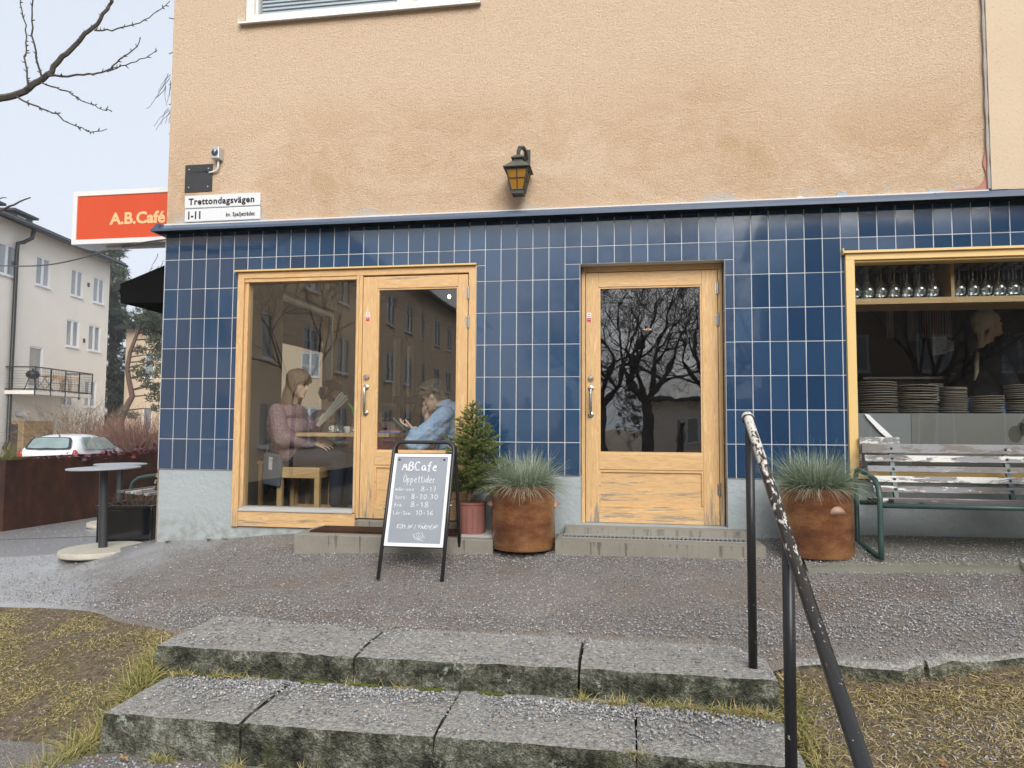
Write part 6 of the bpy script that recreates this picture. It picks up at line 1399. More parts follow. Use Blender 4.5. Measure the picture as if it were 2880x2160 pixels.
tw.build('crown', MAT['bark'], t)
# shrubs
q = cam_pt(215, 1290, 30); twiggy('bare_shrub', 'bare brown shrub in front of the grey house behind the car', 'shrub', (q.x, q.y, -.75), 150, 2.9, .75, MAT['dry'], 21, w=.035, el0=.7, side=5, curve=.35)
q = cam_pt(300, 1290, 28); twiggy('bare_shrub', 'tangled grey brown shrub between the bare shrub and the red shrub', 'shrub', (q.x, q.y, -.8), 170, 2.2, .95, MAT['dry'], 22, w=.03, el0=.6, side=5, curve=.4)
q = cam_pt(415, 1290, 26); twiggy('red_twig_shrub', 'dense red twigged shrub behind the planter beside the tiled corner', 'shrub', (q.x, q.y, -.7), 520, 2.35, 1.0, MAT['dogwood'], 23, w=.024, el0=.75, side=4, curve=.22)
q = cam_pt(350, 1290, 27); twiggy('red_twig_shrub', 'lower reddish brown shrub left of the dense red one', 'shrub', (q.x, q.y, -.7), 320, 1.7, .9, MAT['dogwood'], 24, w=.024, el0=.6, side=4, curve=.3)
# a far wood closes the horizon behind the houses
def wood_belt(name, label, arc, n, dist, seed, hmin, hmax):
    rg = np.random.default_rng(seed); V = []; F = []; T = []
    for i in range(n):
        a = rg.uniform(*arc); d = dist * rg.uniform(.9, 1.25); x, y = 3.8 + d * math.cos(a), -5.4 + d * math.sin(a); H = rg.uniform(hmin, hmax); Rr = H * .28
        for q in range(170):
            p = rg.normal(0, 1, 3); p /= np.linalg.norm(p); hz = rg.uniform(.08, 1); p = np.array([x + p[0] * Rr * (1.1 - hz), y + p[1] * Rr * (1.1 - hz), -1 + H * hz]); u = rg.normal(0, 1, 3); u /= np.linalg.norm(u); v = np.cross(u, rg.normal(0, 1, 3)); v /= np.linalg.norm(v); s_ = H * .05 * rg.uniform(.6, 1.4); k0 = len(V); V += [p - u * s_, p + v * s_, p + u * s_]; F.append((k0, k0 + 1, k0 + 2)); T += [rg.uniform(.2, .9)] * 3
    o = np_mesh(name, V, F, MAT['pine'], tint=T); return tag(o, label, kind='stuff')
wood_belt('distant_wood', 'distant misty wood behind the houses', (R(95), R(150)), 60, 95, 4, 6, 9)
wood_belt('distant_wood', 'distant wood across the street behind the photographer', (R(195), R(345)), 120, 90, 5, 4, 8)
# ================================================================== PEOPLE
def remesh(g, vox, smooth=3):
    """fuse overlapping volumes into one continuous skin"""
    me = g.mesh('tmp'); o = bpy.data.objects.new('tmp', me); C.objects.link(o)
    md = o.modifiers.new('r', 'REMESH'); md.mode = 'VOXEL'; md.voxel_size = vox; md.use_smooth_shade = True
    if smooth:
        s = o.modifiers.new('s', 'SMOOTH'); s.iterations = smooth; s.factor = .5
    dg = bpy.context.evaluated_depsgraph_get(); me2 = bpy.data.meshes.new_from_object(o.evaluated_get(dg)); bpy.data.objects.remove(o); return me2
def fused(name, g, vox, mat, par, smooth=3, org=None, fold=0):
    me = remesh(g, vox, smooth); l = wloc(par); me.transform(Matrix.Translation(-l)); me.materials.clear(); me.materials.append(mat); me.name = name
    if fold:
        nv_ = len(me.vertices); co = np.empty(nv_ * 3, np.float32); me.vertices.foreach_get('co', co); co = co.reshape(-1, 3); nr = np.array([d_.vector[:] for d_ in me.vertex_normals], np.float32)
        a_ = np.array([noise.noise(Vector((p[0] * 9, p[1] * 9, p[2] * 13))) + .4 * noise.noise(Vector((p[0] * 24, p[1] * 20, p[2] * 30))) for p in co.tolist()], np.float32)
        me.vertices.foreach_set('co', (co + nr * (a_ * fold)[:, None]).ravel()); me.update()
    me.polygons.foreach_set('use_smooth', [True] * len(me.polygons))
    o = bpy.data.objects.new(name, me); C.objects.link(o); o.parent = par; return o
HEAD = [(-.014, .060, .010, .018), (-.004, .078, -.012, .030), (.012, .086, -.030, .043), (.03, .083, -.045, .052), (.045, .088, -.055, .057), (.058, .084, -.062, .060), (.072, .086, -.072, .063), (.095, .083, -.084, .069), (.115, .077, -.092, .072), (.130, .084, -.096, .074), (.150, .089, -.099, .075), (.175, .082, -.097, .073), (.198, .062, -.084, .062), (.214, .036, -.060, .044), (.224, .008, -.03, .02)]
def head_geo(g, M, male=False):
    n = 20; vs = []; k_ = len(HEAD)
    for z, xf, xb, w in HEAD:
        w2 = w * (1.06 if male and z < .05 else 1)
        for i in range(n):
            q = 2 * PI * i / n; c, s = math.cos(q), math.sin(q); x = (xf if c > 0 else -xb) * (abs(c) ** .85) * (1 if c > 0 else -1); y = w2 * (abs(s) ** .85) * (1 if s > 0 else -1); vs.append(M @ Vector((x, y, z)))
    g.add(vs, [(i * n + j, i * n + (j + 1) % n, (i + 1) * n + (j + 1) % n, (i + 1) * n + j) for i in range(k_ - 1) for j in range(n)] + [tuple(range(n))[::-1], tuple(range((k_ - 1) * n, k_ * n))])
    nl = .030 if male else .022
    def P(x, y, z): return M @ Vector((x, y, z))
    g.cap(P(.078, 0, .118), P(.084 + nl * .85, 0, .082), .008, .011, 8); g.cap(P(.084 + nl * .85, 0, .080), P(.082, 0, .074), .010, .010, 8); g.cap(P(.09, .009, .077), P(.086, -.009, .077), .008, .008, 8)
    g.cap(P(.082, .016, .052), P(.082, -.016, .052), .008, .008, 8); g.cap(P(.080, .014, .041), P(.080, -.014, .041), .009, .009, 8); g.cap(P(.074, .010, .008), P(.074, -.010, .008), .015, .015, 8)
    g.cap(P(.070, .030, .132), P(.070, .05, .130), .012, .010, 8); g.cap(P(.070, -.030, .132), P(.070, -.05, .130), .012, .010, 8)
    for s in (-1, 1): g.ell(P(-.008, s * .073, .098), (.018, .009, .031), M.to_3x3(), 10, 8); g.ell(P(-.004, s * .074, .080), (.010, .008, .012), M.to_3x3(), 8, 6)
def face_parts(M, par, male=False, brow=None):
    l = wloc(par)
    for s in (-1, 1):
        g = G(); g.ell(M @ Vector((.0765, s * .031, .1155)), (.007, .014, .006), M.to_3x3(), 10, 6); g.build('eye', MAT['eye'], par, smooth=True)
        g = G(); g.tube([M @ Vector((.083, s * .014, .131)), M @ Vector((.0835, s * .030, .1365)), M @ Vector((.072, s * .050, .131))], [.004, .0042, .002], 6); g.build('eyebrow', brow or MAT['hair_dk'], par, smooth=True)
    g = G(); g.tube([M @ Vector((.082, .020, .047)), M @ Vector((.0915, 0, .0475)), M @ Vector((.082, -.020, .047))], [.003, .0045, .003], 6); g.build('lips', MAT['lips'], par, smooth=True)
def hand_geo(g, w, d, n, curls, L=.175, side=1, thumb_open=.8, spread=.05):
    """wrist point w, pointing direction d, palm normal n (palm faces along n); curls = bend per finger in radians"""
    d = Vector(d).normalized(); n = Vector(n); n = (n - d * n.dot(d)).normalized(); s = d.cross(n) * side; w = Vector(w)
    pl_ = L * .52; rr_ = L * .052
    g.cap(w, w + d * pl_ * .35, rr_ * 1.9, rr_ * 2.1, 10)
    for k_, (off, fl) in enumerate(((.30, .44), (.10, .49), (-.10, .46), (-.29, .36))):
        kn = w + d * pl_ * (.98 if k_ in (1, 2) else .93) + s * L * off; g.cap(w + d * pl_ * .15 + s * L * off * .6, kn, rr_ * 1.35, rr_ * 1.15, 8)
        p = kn; ang = 0; dd = d + s * off * spread * 3
        for q, f_ in enumerate((.45, .32, .23)):
            ang += curls[k_] * (.8 if q == 0 else 1.0); dir_ = dd * math.cos(ang) + n * math.sin(ang); p2 = p + dir_ * fl * L * f_; g.cap(p, p2, rr_ * (1 - .10 * q), rr_ * (.9 - .12 * q), 8); p = p2
    b = w + d * pl_ * .22 + s * L * .22; p1 = b + (d * .55 + s * thumb_open + n * .35).normalized() * L * .22; p2 = p1 + (d * .85 + s * thumb_open * .35 + n * .5).normalized() * L * .17; p3 = p2 + (d * .9 + n * .55).normalized() * L * .13
    g.chain([b, p1, p2, p3], [rr_ * 1.5, rr_ * 1.15, rr_, rr_ * .8], 8)
def headM(c, yaw, pitch, roll=0):
    """c = position of the head's base (chin level, centre); face looks along +X turned by yaw, pitch>0 looks down"""
    return Matrix.Translation(Vector(c)) @ Matrix.Rotation(yaw, 4, 'Z') @ Matrix.Rotation(pitch, 4, 'Y') @ Matrix.Rotation(roll, 4, 'X')
def hair_shell(name, M, par, mat, zmin_of, scale=1.07, seed=0, bump_=.004, thick=.012, rows=26, face=lambda z: .0, ext=None):
    """hair as a thick shell around the skull; zmin_of(angle) lower edge, face(z) half opening angle at the face"""
    n = 56; vs = []; prof = np.array(HEAD)
    def skull(z, q):
        zz = min(max(z, -.014), .224); xf = np.interp(zz, prof[:, 0], prof[:, 1]); xb = np.interp(zz, prof[:, 0], prof[:, 2]); w = np.interp(zz, prof[:, 0], prof[:, 3])
        if z < .09: xb = np.interp(.09, prof[:, 0], prof[:, 2]) * 1.02; w = max(w, .068)
        c, s = math.cos(q), math.sin(q); return Vector(((xf if c > 0 else -xb) * abs(c) ** .85 * (1 if c > 0 else -1), w * abs(s) ** .85 * (1 if s > 0 else -1), z))
    g = G(); tops = []
    for i in range(n):
        q = 2 * PI * i / n; zl = zmin_of(q)
        for r_ in range(rows):
            f_ = r_ / (rows - 1); z = .2235 + (zl - .2235) * f_ ** 1.0
            p = skull(z, q); ctr = Vector((-.005, 0, p.z)); dr = (p - ctr); dr.z = 0
            dr = dr.normalized() if dr.length > 1e-5 else Vector((0, 0, 0))
            k_ = thick * (1 if f_ > .04 else .4) + bump_ * noise.noise(Vector((q * 6 + seed, z * (9 if bump_ < .006 else 42), seed))) + (ext(q, z) if ext else 0)
            p = p + dr * k_ + Vector((0, 0, .010 * (1 - f_) + thick * .6 * max(0, 1 - f_ * 5)))
            vs.append(M @ p)
    fs = [(i * rows + r_, ((i + 1) % n) * rows + r_, ((i + 1) % n) * rows + r_ + 1, i * rows + r_ + 1) for i in range(n) for r_ in range(rows - 1)]
    g.add(vs, fs); g.add([M @ Vector((0, 0, .236))], []); k_ = len(g.v) - 1
    g.f += [(i * rows, k_, ((i + 1) % n) * rows) for i in range(n)]
    o = g.build(name, mat, par, smooth=True); md = o.modifiers.new('solid', 'SOLIDIFY'); md.thickness = .012; md.offset = -1
    return o
# ---------------------------------------------------------------- woman reading
FL = .20; YW = .80
t = thing('person', 'person with long brown hair in a mauve sweater reading a paper on a wooden stool', 'person', (.85, YW, FL))
MW = headM((.812, YW, 1.262), R(-2), R(13))
g = G(); head_geo(g, MW); g.cap((.795, YW, 1.28), (.755, YW, 1.12), .048, .055); g.cap((.74, YW, 1.10), (.78, YW, .80), .10, .11); g.cap((.80, YW - .08, .70), (1.28, YW - .10, .70), .07, .055); g.cap((.80, YW + .08, .70), (1.28, YW + .10, .70), .07, .055)
g.cap((1.28, YW - .10, .70), (1.27, YW - .12, .29), .05, .035); g.cap((1.28, YW + .10, .70), (1.30, YW + .08, .29), .05, .035)
shN, elN, wrN = Vector((.715, YW - .175, 1.11)), Vector((.80, YW - .23, .868)), Vector((1.075, YW - .13, .835))
shF, elF, wrF = Vector((.735, YW + .175, 1.11)), Vector((.90, YW + .20, .935)), Vector((1.045, YW + .06, 1.035))
g.chain([shN, elN, wrN], [.05, .04, .028]); g.chain([shF, elF, wrF], [.05, .04, .028])
hand_geo(g, wrN, (.93, .1, -.22), (0, .45, -.9), (.18, .22, .28, .32), .165, 1, .45); hand_geo(g, wrF, (.75, -.25, .5), (.3, -.5, -.6), (.9, .95, 1., 1.), .155, 1, .6)
fused('body', g, .0052, MAT['skin'], t, 2)
g = G()
g.ell((.715, YW, 1.02), (.135, .185, .165)); g.ell((.755, YW, .88), (.155, .19, .15)); g.ell((.80, YW, .80), (.165, .195, .115)); g.cap((.73, YW - .13, 1.115), (.73, YW + .13, 1.115), .066, .066); g.cap((.765, YW, 1.15), (.745, YW, 1.10), .062, .10)
g.ell((.64, YW, .98), (.10, .15, .15)); g.cap((.80, YW - .07, 1.10), (.80, YW + .07, 1.10), .085, .085); g.cap((.82, YW - .08, .95), (.82, YW + .08, .95), .11, .11); g.cap((.82, YW - .10, .745), (.82, YW + .10, .745), .11, .11)
g.chain([shN, elN, wrN + (elN - wrN) * .12], [.078, .074, .050]); g.chain([shF, elF, wrF + (elF - wrF) * .12], [.076, .070, .048]); g.ell(elN + Vector((.03, 0, -.01)), (.085, .075, .075))
fused('sweater', g, .0065, MAT['mauve'], t, 4, fold=.007)
g = G(); g.cap((.80, YW - .085, .705), (1.28, YW - .10, .705), .098, .072); g.cap((.80, YW + .085, .705), (1.28, YW + .10, .705), .098, .072); g.cap((1.28, YW - .10, .70), (1.27, YW - .12, .31), .072, .060); g.cap((1.28, YW + .10, .70), (1.31, YW + .08, .31), .072, .060)
fused('trousers', g, .008, MAT['navy'], t, 4, fold=.005)
for dy in (-.12, .08): g = G(); g.cap((1.27, YW + dy, .245), (1.40, YW + dy, .232), .045, .036); g.build('shoe', MAT['black_metal'], t, smooth=True)
face_parts(MW, t, False, MAT['hair_lb'])
def zl_w(q):
    a = abs((q + PI) % (2 * PI) - PI)
    if a < .75: return .142 + .012 * (a / .75)
    if a < 1.42: return .150 - (a - .75) / .67 * .035
    return -.165 + .035 * max(0, (a - 2.2))
hair_shell('hair', MW, t, MAT['hair_lb'], zl_w, seed=2, thick=.014, ext=lambda q, z: (.010 * math.sin(max(0, min(1, (.13 - z) / .25)) * PI)))
g = G()
for s in (-1, 1):   # side strands in front of the ear
    for q in range(3): g.tube([MW @ Vector((.012 - q * .012, s * .062, .19)), MW @ Vector((.012 - q * .012, s * (.082 + .002 * q), .11)), MW @ Vector((.014 - q * .014, s * .078, .0)), MW @ Vector((.022 - q * .016, s * .068, -.15 + .02 * q))], [.008, .009, .008, .003], 7)
g.build('hair_strands', MAT['hair_lb'], t, smooth=True)
# newspaper
t = thing('newspaper', 'folded newspaper held up by the person in the mauve sweater', 'newspaper', (1.14, YW, 1.14))
a, b = Vector((1.035, 0, .985)), Vector((1.275, 0, 1.288)); sk = lambda y: -(y - YW) * .36; du = (b - a); nn_ = Vector((du.z, 0, -du.x)).normalized()
g = G()
for k_ in range(4):
    o_ = nn_ * (-.012 + .008 * k_); l_ = 1 - .03 * (k_ % 2); fan = .018 * k_
    q = [a + o_, a + du * l_ + o_ + nn_ * fan]; w0, w1 = YW - .10, YW + .22
    vs = [(p_.x + sk(w_) + nn_.x * e_, w_, p_.z + nn_.z * e_) for e_ in (0, .003) for p_, w_ in ((q[0], w0), (q[1], w0), (q[1], w1), (q[0], w1))]
    g.add(vs, [(0, 1, 2, 3), (7, 6, 5, 4), (0, 4, 5, 1), (1, 5, 6, 2), (2, 6, 7, 3), (3, 7, 4, 0)])
o = g.build('pages', MAT['white_paper'], t)
# ---------------------------------------------------------------- man with phone
t = thing('person', 'person with short dark hair in a light blue shirt looking at a teal phone', 'person', (2.3, YW, FL))
MM = headM((2.170, YW, 1.160), PI - R(4), R(27))
g = G(); head_geo(g, MM, True); g.cap((2.20, YW, 1.20), (2.29, YW, 1.06), .056, .062); g.cap((2.34, YW, 1.02), (2.36, YW, .72), .11, .12)
for s in (-1, 1): g.cap((2.34, YW + s * .09, .70), (1.95, YW + s * .12, .70), .08, .06); g.cap((1.95, YW + s * .12, .70), (1.93, YW + s * .14, .29), .055, .04)
shN, elN, wrN = Vector((2.285, YW - .20, 1.08)), Vector((2.02, YW - .26, .835)), Vector((1.985, YW - .08, .955))
shF, elF, wrF = Vector((2.27, YW + .20, 1.08)), Vector((2.13, YW + .16, .95)), Vector((2.055, YW + .05, 1.07))
g.chain([shN, elN, wrN], [.055, .045, .031]); g.chain([shF, elF, wrF], [.055, .045, .030])
hand_geo(g, wrN, (-.75, .1, .22), (-.1, .3, .9), (.35, .4, .45, .5), .18, -1, .5); hand_geo(g, wrF, (.12, -.12, .8), (.55, -.5, .2), (1.15, 1.2, 1.25, 1.3), .175, -1, .25)
fused('body', g, .0052, MAT['skin'], t, 2)
g = G(); g.ell((2.345, YW, .98), (.15, .205, .17)); g.ell((2.33, YW, .80), (.165, .205, .16)); g.cap((2.285, YW - .15, 1.10), (2.285, YW + .15, 1.10), .064, .064); g.cap((2.245, YW, 1.165), (2.30, YW, 1.10), .072, .10); g.ell((2.30, YW, .70), (.19, .20, .10))
g.chain([shN, elN, wrN + (elN - wrN) * .18], [.085, .074, .050]); g.chain([shF, elF, wrF + (elF - wrF) * .2], [.082, .070, .046]); g.cap(shN + Vector((.02, .02, -.06)), elN + Vector((.05, .02, -.01)), .07, .07)
fused('shirt', g, .0065, MAT['blue_shirt'], t, 3, fold=.012)
g = G(); cpt = Vector((2.235, YW, 1.185)); 
for i in range(17):
    a = PI * .25 + 1.5 * PI * i / 16; g.cap(cpt + Vector((.064 * math.cos(a), .066 * math.sin(a), .012 + .02 * math.cos(a))), cpt + Vector((.075 * math.cos(a), .078 * math.sin(a), -.02)), .009, .010, 6)
fused('collar', g, .005, MAT['blue_shirt'], t, 2)
g = G()
for s in (-1, 1): g.cap((2.34, YW + s * .09, .70), (1.95, YW + s * .12, .70), .10, .078); g.cap((1.95, YW + s * .12, .70), (1.93, YW + s * .14, .30), .075, .065)
fused('trousers', g, .008, MAT['navy'], t, 3, fold=.006)
for s in (-1, 1): g = G(); g.cap((1.95, YW + s * .14, .245), (1.82, YW + s * .14, .235), .045, .038); g.build('shoe', MAT['black_metal'], t, smooth=True)
face_parts(MM, t, True)
def zl_m(q):
    a = abs((q + PI) % (2 * PI) - PI)
    if a < .8: return .165 + .01 * math.sin(q * 9)
    if a < 1.35: return .165 - (a - .8) / .55 * .035
    if a < 1.55: return .085
    if a < 1.95: return .125
    return .045 - .02 * (a - 1.95)
hair_shell('hair', MM, t, MAT['hair_dk'], zl_m, seed=5, thick=.016, bump_=.016, ext=lambda q, z: .010 * max(0, (z - .12) / .1) + .006 * math.sin(q * 13 + z * 40))
g = G(); rg = random.Random(3)
for q in range(60):
    a = rg.uniform(-1.2, 1.2); p = Vector((.086 * math.cos(a), .078 * math.sin(a), .175 + rg.uniform(0, .05))); d = Vector((math.cos(a) * .5, math.sin(a) * .5 + rg.gauss(0, .4), rg.gauss(0, .5))); g.tube([MM @ p, MM @ (p + d * .014 + Vector((0, 0, .006))), MM @ (p + d * .03 - Vector((0, 0, .004)))], [.006, .005, .001], 4)
for q in range(90):
    a = rg.uniform(0, 6.28); z = rg.uniform(.13, .225); rr_ = math.sqrt(max(.02, 1 - ((z - .12) / .115) ** 2)); p = Vector((-.008 + .098 * rr_ * math.cos(a), .082 * rr_ * math.sin(a), z + .006)); d = Vector((math.cos(a), math.sin(a), .6 + rg.gauss(0, .4))); t_ = Vector((-math.sin(a), math.cos(a), rg.gauss(0, .5))); g.tube([MM @ p, MM @ (p + d * .014 + t_ * .012), MM @ (p + d * .016 + t_ * .03)], [.006, .005, .001], 4)
g.build('hair_locks', MAT['hair_dk'], t, smooth=True)
# phone
t = thing('phone', 'teal phone held by the person in the light blue shirt', 'phone', (1.84, YW, 1.0))
a, b = Vector((1.778, YW - .05, 1.062)), Vector((1.905, YW - .05, .945)); d = (b - a); ang = math.atan2(-d.z, d.x); M = Matrix.Rotation(ang, 3, 'Y'); c_ = a.lerp(b, .5)
g = G(); g.cbox(c_, (d.length, .085, .011), M); g.build('case', MAT['teal'], t, bev=.004)
g = G(); g.cbox(c_ + M @ Vector((0, 0, .0060)), (d.length * .94, .076, .0012), M); g.build('screen', MAT['black_glaze'], t)
# ---------------------------------------------------------------- table and what stands on it
t = thing('cafe_table', 'wooden indoor cafe table between the two people', 'table', (1.5, .85, FL))
g = G(); g.box(.945, .55, .890, 1.80, 1.20, .922); g.build('table_top', MAT['oak_in'], t, bev=.002)
g = G(); g.tube([(1.45, .88, .22), (1.45, .88, .888)], .032, 12); g.build('column', MAT['white_paint'], t, smooth=True)
g = G(); g.lathe([(.001, .0), (.24, 0), (.24, .012), (.04, .02)], 24, (1.45, .88, FL)); g.build('foot', MAT['dark_grey_metal'], t)
def cup(label, loc, ha):
    t = thing('coffee_cup', label, 'cup', loc)
    g = G(); g.lathe([(.022, .0), (.030, .012), (.036, .035), (.037, .058), (.034, .058), (.032, .034), (.001, .015)], 22, cap1=False); g.build('cup', MAT['porcelain'], t, auto=50, local=True)
    g = G(); g.tube([(.034 * math.cos(ha) + .0 + k_[0] * math.cos(ha), .034 * math.sin(ha) + k_[0] * math.sin(ha), k_[1]) for k_ in ((0, .048), (.016, .046), (.02, .032), (.012, .02), (-.002, .018))], .0045, 6); g.build('handle', MAT['porcelain'], t, smooth=True, local=True)
cz = .922
t = thing('saucer', 'white saucer under the coffee cup on the indoor table', 'saucer', (1.235, .74, cz)); g = G(); g.lathe([(.001, .004), (.035, .002), (.04, .006), (.068, .014), (.067, .011), (.03, .0)], 26, cap0=False, cap1=False); g.build('dish', MAT['porcelain'], t, smooth=True, local=True)
cup('white coffee cup with its handle to the left on a saucer', (1.225, .74, cz + .008), PI)
cup('second white coffee cup behind a water glass', (1.325, .80, cz), PI * .1)
def tumbler(label, loc):
    t = thing('water_glass', label, 'glass', loc); g = G(); g.lathe([(.001, .006), (.030, .006), (.033, .09), (.0345, .09), (.033, .0), (.001, 0)], 20, cap0=False, cap1=False); g.build('tumbler', MAT['clear'], t, smooth=True, local=True)
tumbler('water glass in front of the white cup', (1.285, .665, cz)); tumbler('middle water glass, right of the cups on the indoor table', (1.42, .70, cz)); tumbler('water glass beside the door frame on the indoor table', (1.515, .76, cz))
t = thing('green_stem_plant', 'bright green curly stem plant in a small vase behind the glasses', 'plant', (1.37, .95, cz))
g = G(); g.lathe([(.001, 0), (.022, 0), (.024, .04), (.012, .06), (.013, .075)], 14, cap1=False); g.build('vase', MAT['clear'], t, local=True, smooth=True)
g = G(); g.tube([(0, 0, .02), (-.02, 0, .10), (-.05, 0, .17), (-.065, 0, .23), (-.10, 0, .27), (-.16, 0, .285)], [.007, .009, .010, .011, .010, .004], 8)
for i in range(8): z = .08 + i * .022; g.ell((-.02 - .05 * (i / 8), .008 * (-1) ** i, z), (.012, .012, .008), n=8, k=5)
g.build('stem', MAT['stem_green'], t, smooth=True, local=True)
t = thing('book', 'thin purple blue book lying at the right end of the indoor table', 'book', (1.75, .78, cz)); g = G(); g.box(-.11, -.06, .001, .09, .08, .013); g.build('cover', MAT['book_a'], t, local=True); 
t = thing('book', 'pink book lying on top of the purple blue book', 'book', (1.76, .79, cz + .0135)); g = G(); g.box(-.10, -.055, .0, .085, .07, .009); g.build('cover', MAT['book_b'], t, local=True)
# stools
def stool(label, loc, rz=0):
    t = thing('wooden_stool', label, 'stool', loc, rz=rz); g = G(); g.box(-.20, -.17, .385, .20, .17, .41); g.build('seat', MAT['oak_in'], t, bev=.004, local=True)
    g = G(); 
    for (x0, y0, x1, y1) in ((-.20, -.17, .20, -.145), (-.20, .145, .20, .17), (-.2, -.145, -.175, .145), (.175, -.145, .2, .145)): g.box(x0, y0, .315, x1, y1, .384)
    g.build('apron', MAT['oak_in'], t, bev=.003, local=True)
    for sx_ in (-1, 1):
        for sy in (-1, 1): g = G(); x = sx_ * .178; y = sy * .149; g.box(x - .024, y - .022, 0, x + .024, y + .022, .314); g.build('leg', MAT['oak_in_v'], t, bev=.003, local=True)
    g = G(); g.box(-.155, -.16, .02, .155, -.14, .05); g.box(-.155, .14, .02, .155, .16, .05); g.build('stretcher', MAT['oak_in'], t, local=True)
    return t
stool('blond wooden stool under the person in the mauve sweater', (.935, .80, FL)); 
# chair with jacket and tote bag
t = thing('wooden_chair', 'wooden chair covered by a dark jacket behind the person in the mauve sweater', 'chair', (.60, 1.05, FL)); 
for x, y in ((-.16, -.16), (.16, -.16), (-.16, .16), (.16, .16)): g = G(); g.box(x - .018, y - .018, 0, x + .018, y + .018, .42 if y < 0 else .75); g.build('leg', MAT['oak_in_v'], t, local=True)
g = G(); g.box(-.19, -.19, .42, .19, .19, .45); g.build('seat', MAT['oak_in'], t, local=True); g = G(); g.box(-.142, .15, .6, .142, .17, .74); g.build('backrest', MAT['oak_in'], t, local=True)
t = thing('jacket', 'dark navy jacket with fur trimmed hood hanging over the chair at lower left', 'jacket', (.6, 1.0, .7)); g = G(); g.ell((.52, 1.02, .60), (.14, .16, .20)); g.ell((.60, 1.05, .52), (.15, .15, .20)); g.cap((.47, .98, .62), (.44, .95, .36), .07, .05)
fused('shell', g, .008, MAT['navy'], t, 3, fold=.022)
g = G(); rg = random.Random(9)
for i in range(70):
    a = rg.uniform(0, 6.28); el = rg.uniform(-1.2, 1.4); p = Vector((.555 + .105 * math.cos(a) * math.cos(el), .93 + .08 * math.sin(a) * math.cos(el), .775 + .085 * math.sin(el))); g.ell(p, (.026, .026, .026), n=6, k=4)
o = fused('fur_hood', g, .008, MAT['navy'], t, 1, fold=.012)
t = thing('tote_bag', 'dark grey tote bag with a pale label hanging beside the wooden stool', 'bag', (.70, .62, .5)); g = G(); g.prism([(.60, .46), (.775, .43), (.79, .72), (.61, .74)], .60, .68, 'y'); g.build('bag', MAT['tote'], t, bev=.015, seg=3)
g = G(); g.prism([(.665, .59), (.70, .585), (.702, .70), (.668, .705)], .5975, .5985, 'y'); g.build('label_patch', MAT['paper'], t)
g = G(); g.tube([(.73, .597, .66), (.745, .597, .69), (.735, .597, .71), (.722, .597, .69), (.735, .597, .65), (.755, .597, .645)], .003, 5); g.build('printed_sign', MAT['eye'], t); g = G(); g.tube([(.62, .64, .73), (.60, .70, .80), (.63, .75, .82)], .008, 5); g.tube([(.77, .64, .715), (.76, .72, .8), (.70, .76, .82)], .008, 5); g.build('strap', MAT['tote'], t)
# ---------------------------------------------------------------- people further inside
def sitter(label, x, y, z0, face, top_mat, hair=None, hairk='curly', cap_=None, arm_up=False):
    t = thing('person', label, 'person', (x, y, FL)); s = face
    M = headM((x + .06 * s, y, z0 - .235), 0 if s > 0 else PI, R(8)); g = G(); head_geo(g, M, True); g.cap((x + .04 * s, y, z0 - .22), (x, y, z0 - .36), .05, .06); g.cap((x - .02 * s, y, z0 - .42), (x, y, .62), .11, .12)
    el = Vector((x + .18 * s, y - .22, z0 - .60)); wr = Vector((x + .34 * s, y - .10, z0 - .55)) if not arm_up else Vector((x + .12 * s, y - .13, z0 - .30))
    g.chain([(x, y - .19, z0 - .40), el, wr], [.05, .045, .03]); hand_geo(g, wr, (s * .6, 0, .2) if not arm_up else (s * .1, .05, .9), (0, .3, -.6), (.5,) * 4, .17)
    for q in (-1, 1): g.cap((x, y + q * .1, .66), (x + .42 * s, y + q * .12, .66), .08, .06); g.cap((x + .42 * s, y + q * .12, .66), (x + .40 * s, y + q * .12, .28), .055, .04)
    fused('body', g, .009, MAT['skin'], t, 1)
    g = G(); g.ell((x - .02 * s, y, z0 - .52), (.15, .21, .20)); g.ell((x, y, z0 - .74), (.17, .2, .18)); g.cap((x, y - .15, z0 - .37), (x, y + .15, z0 - .37), .07, .07); g.chain([(x, y - .19, z0 - .40), el, wr.lerp(el, .15)], [.085, .07, .05]); g.chain([(x, y + .19, z0 - .40), (x + .16 * s, y + .2, z0 - .62), (x + .3 * s, y + .1, z0 - .58)], [.08, .07, .05]); fused('top', g, .011, top_mat, t, 3, fold=.01)
    g = G()
    for q in (-1, 1): g.cap((x, y + q * .1, .66), (x + .42 * s, y + q * .12, .66), .1, .08); g.cap((x + .42 * s, y + q * .12, .66), (x + .40 * s, y + q * .12, .3), .075, .06)
    fused('trousers', g, .012, MAT['navy'], t, 2)
    if hairk == 'curly':
        rg = random.Random(4); g = G()
        for i in range(80):
            a = rg.uniform(0, 6.28); e_ = rg.uniform(-.9, 1.5); v = Vector((-.02 + .115 * math.cos(a) * math.cos(e_), .10 * math.sin(a) * math.cos(e_), .13 + .12 * math.sin(e_)))
            if v.x > .05 and v.z < .16: continue
            g.ell(M @ v, (.028, .028, .028), n=7, k=5)
        fused('hair', g, .011, MAT['hair_dk'], t, 1)
    else: hair_shell('hair', M, t, MAT['hair_dk'], lambda q: .06 if abs((q + PI) % (2 * PI) - PI) > 1.2 else .16, seed=6)
    if cap_:
        g = G(); g.ell(M @ Vector((-.005, 0, .155)), (.108, .088, .085), M.to_3x3()); g.cap(M @ Vector((.07, 0, .15)), M @ Vector((.15, 0, .14)), .03, .02); fused('cap', g, .009, cap_, t, 2)
    return t
sitter('person with dark curly hair in a grey sweater seated deeper inside the cafe', .47, 2.25, 1.47, 1, MAT['grey_knit'])
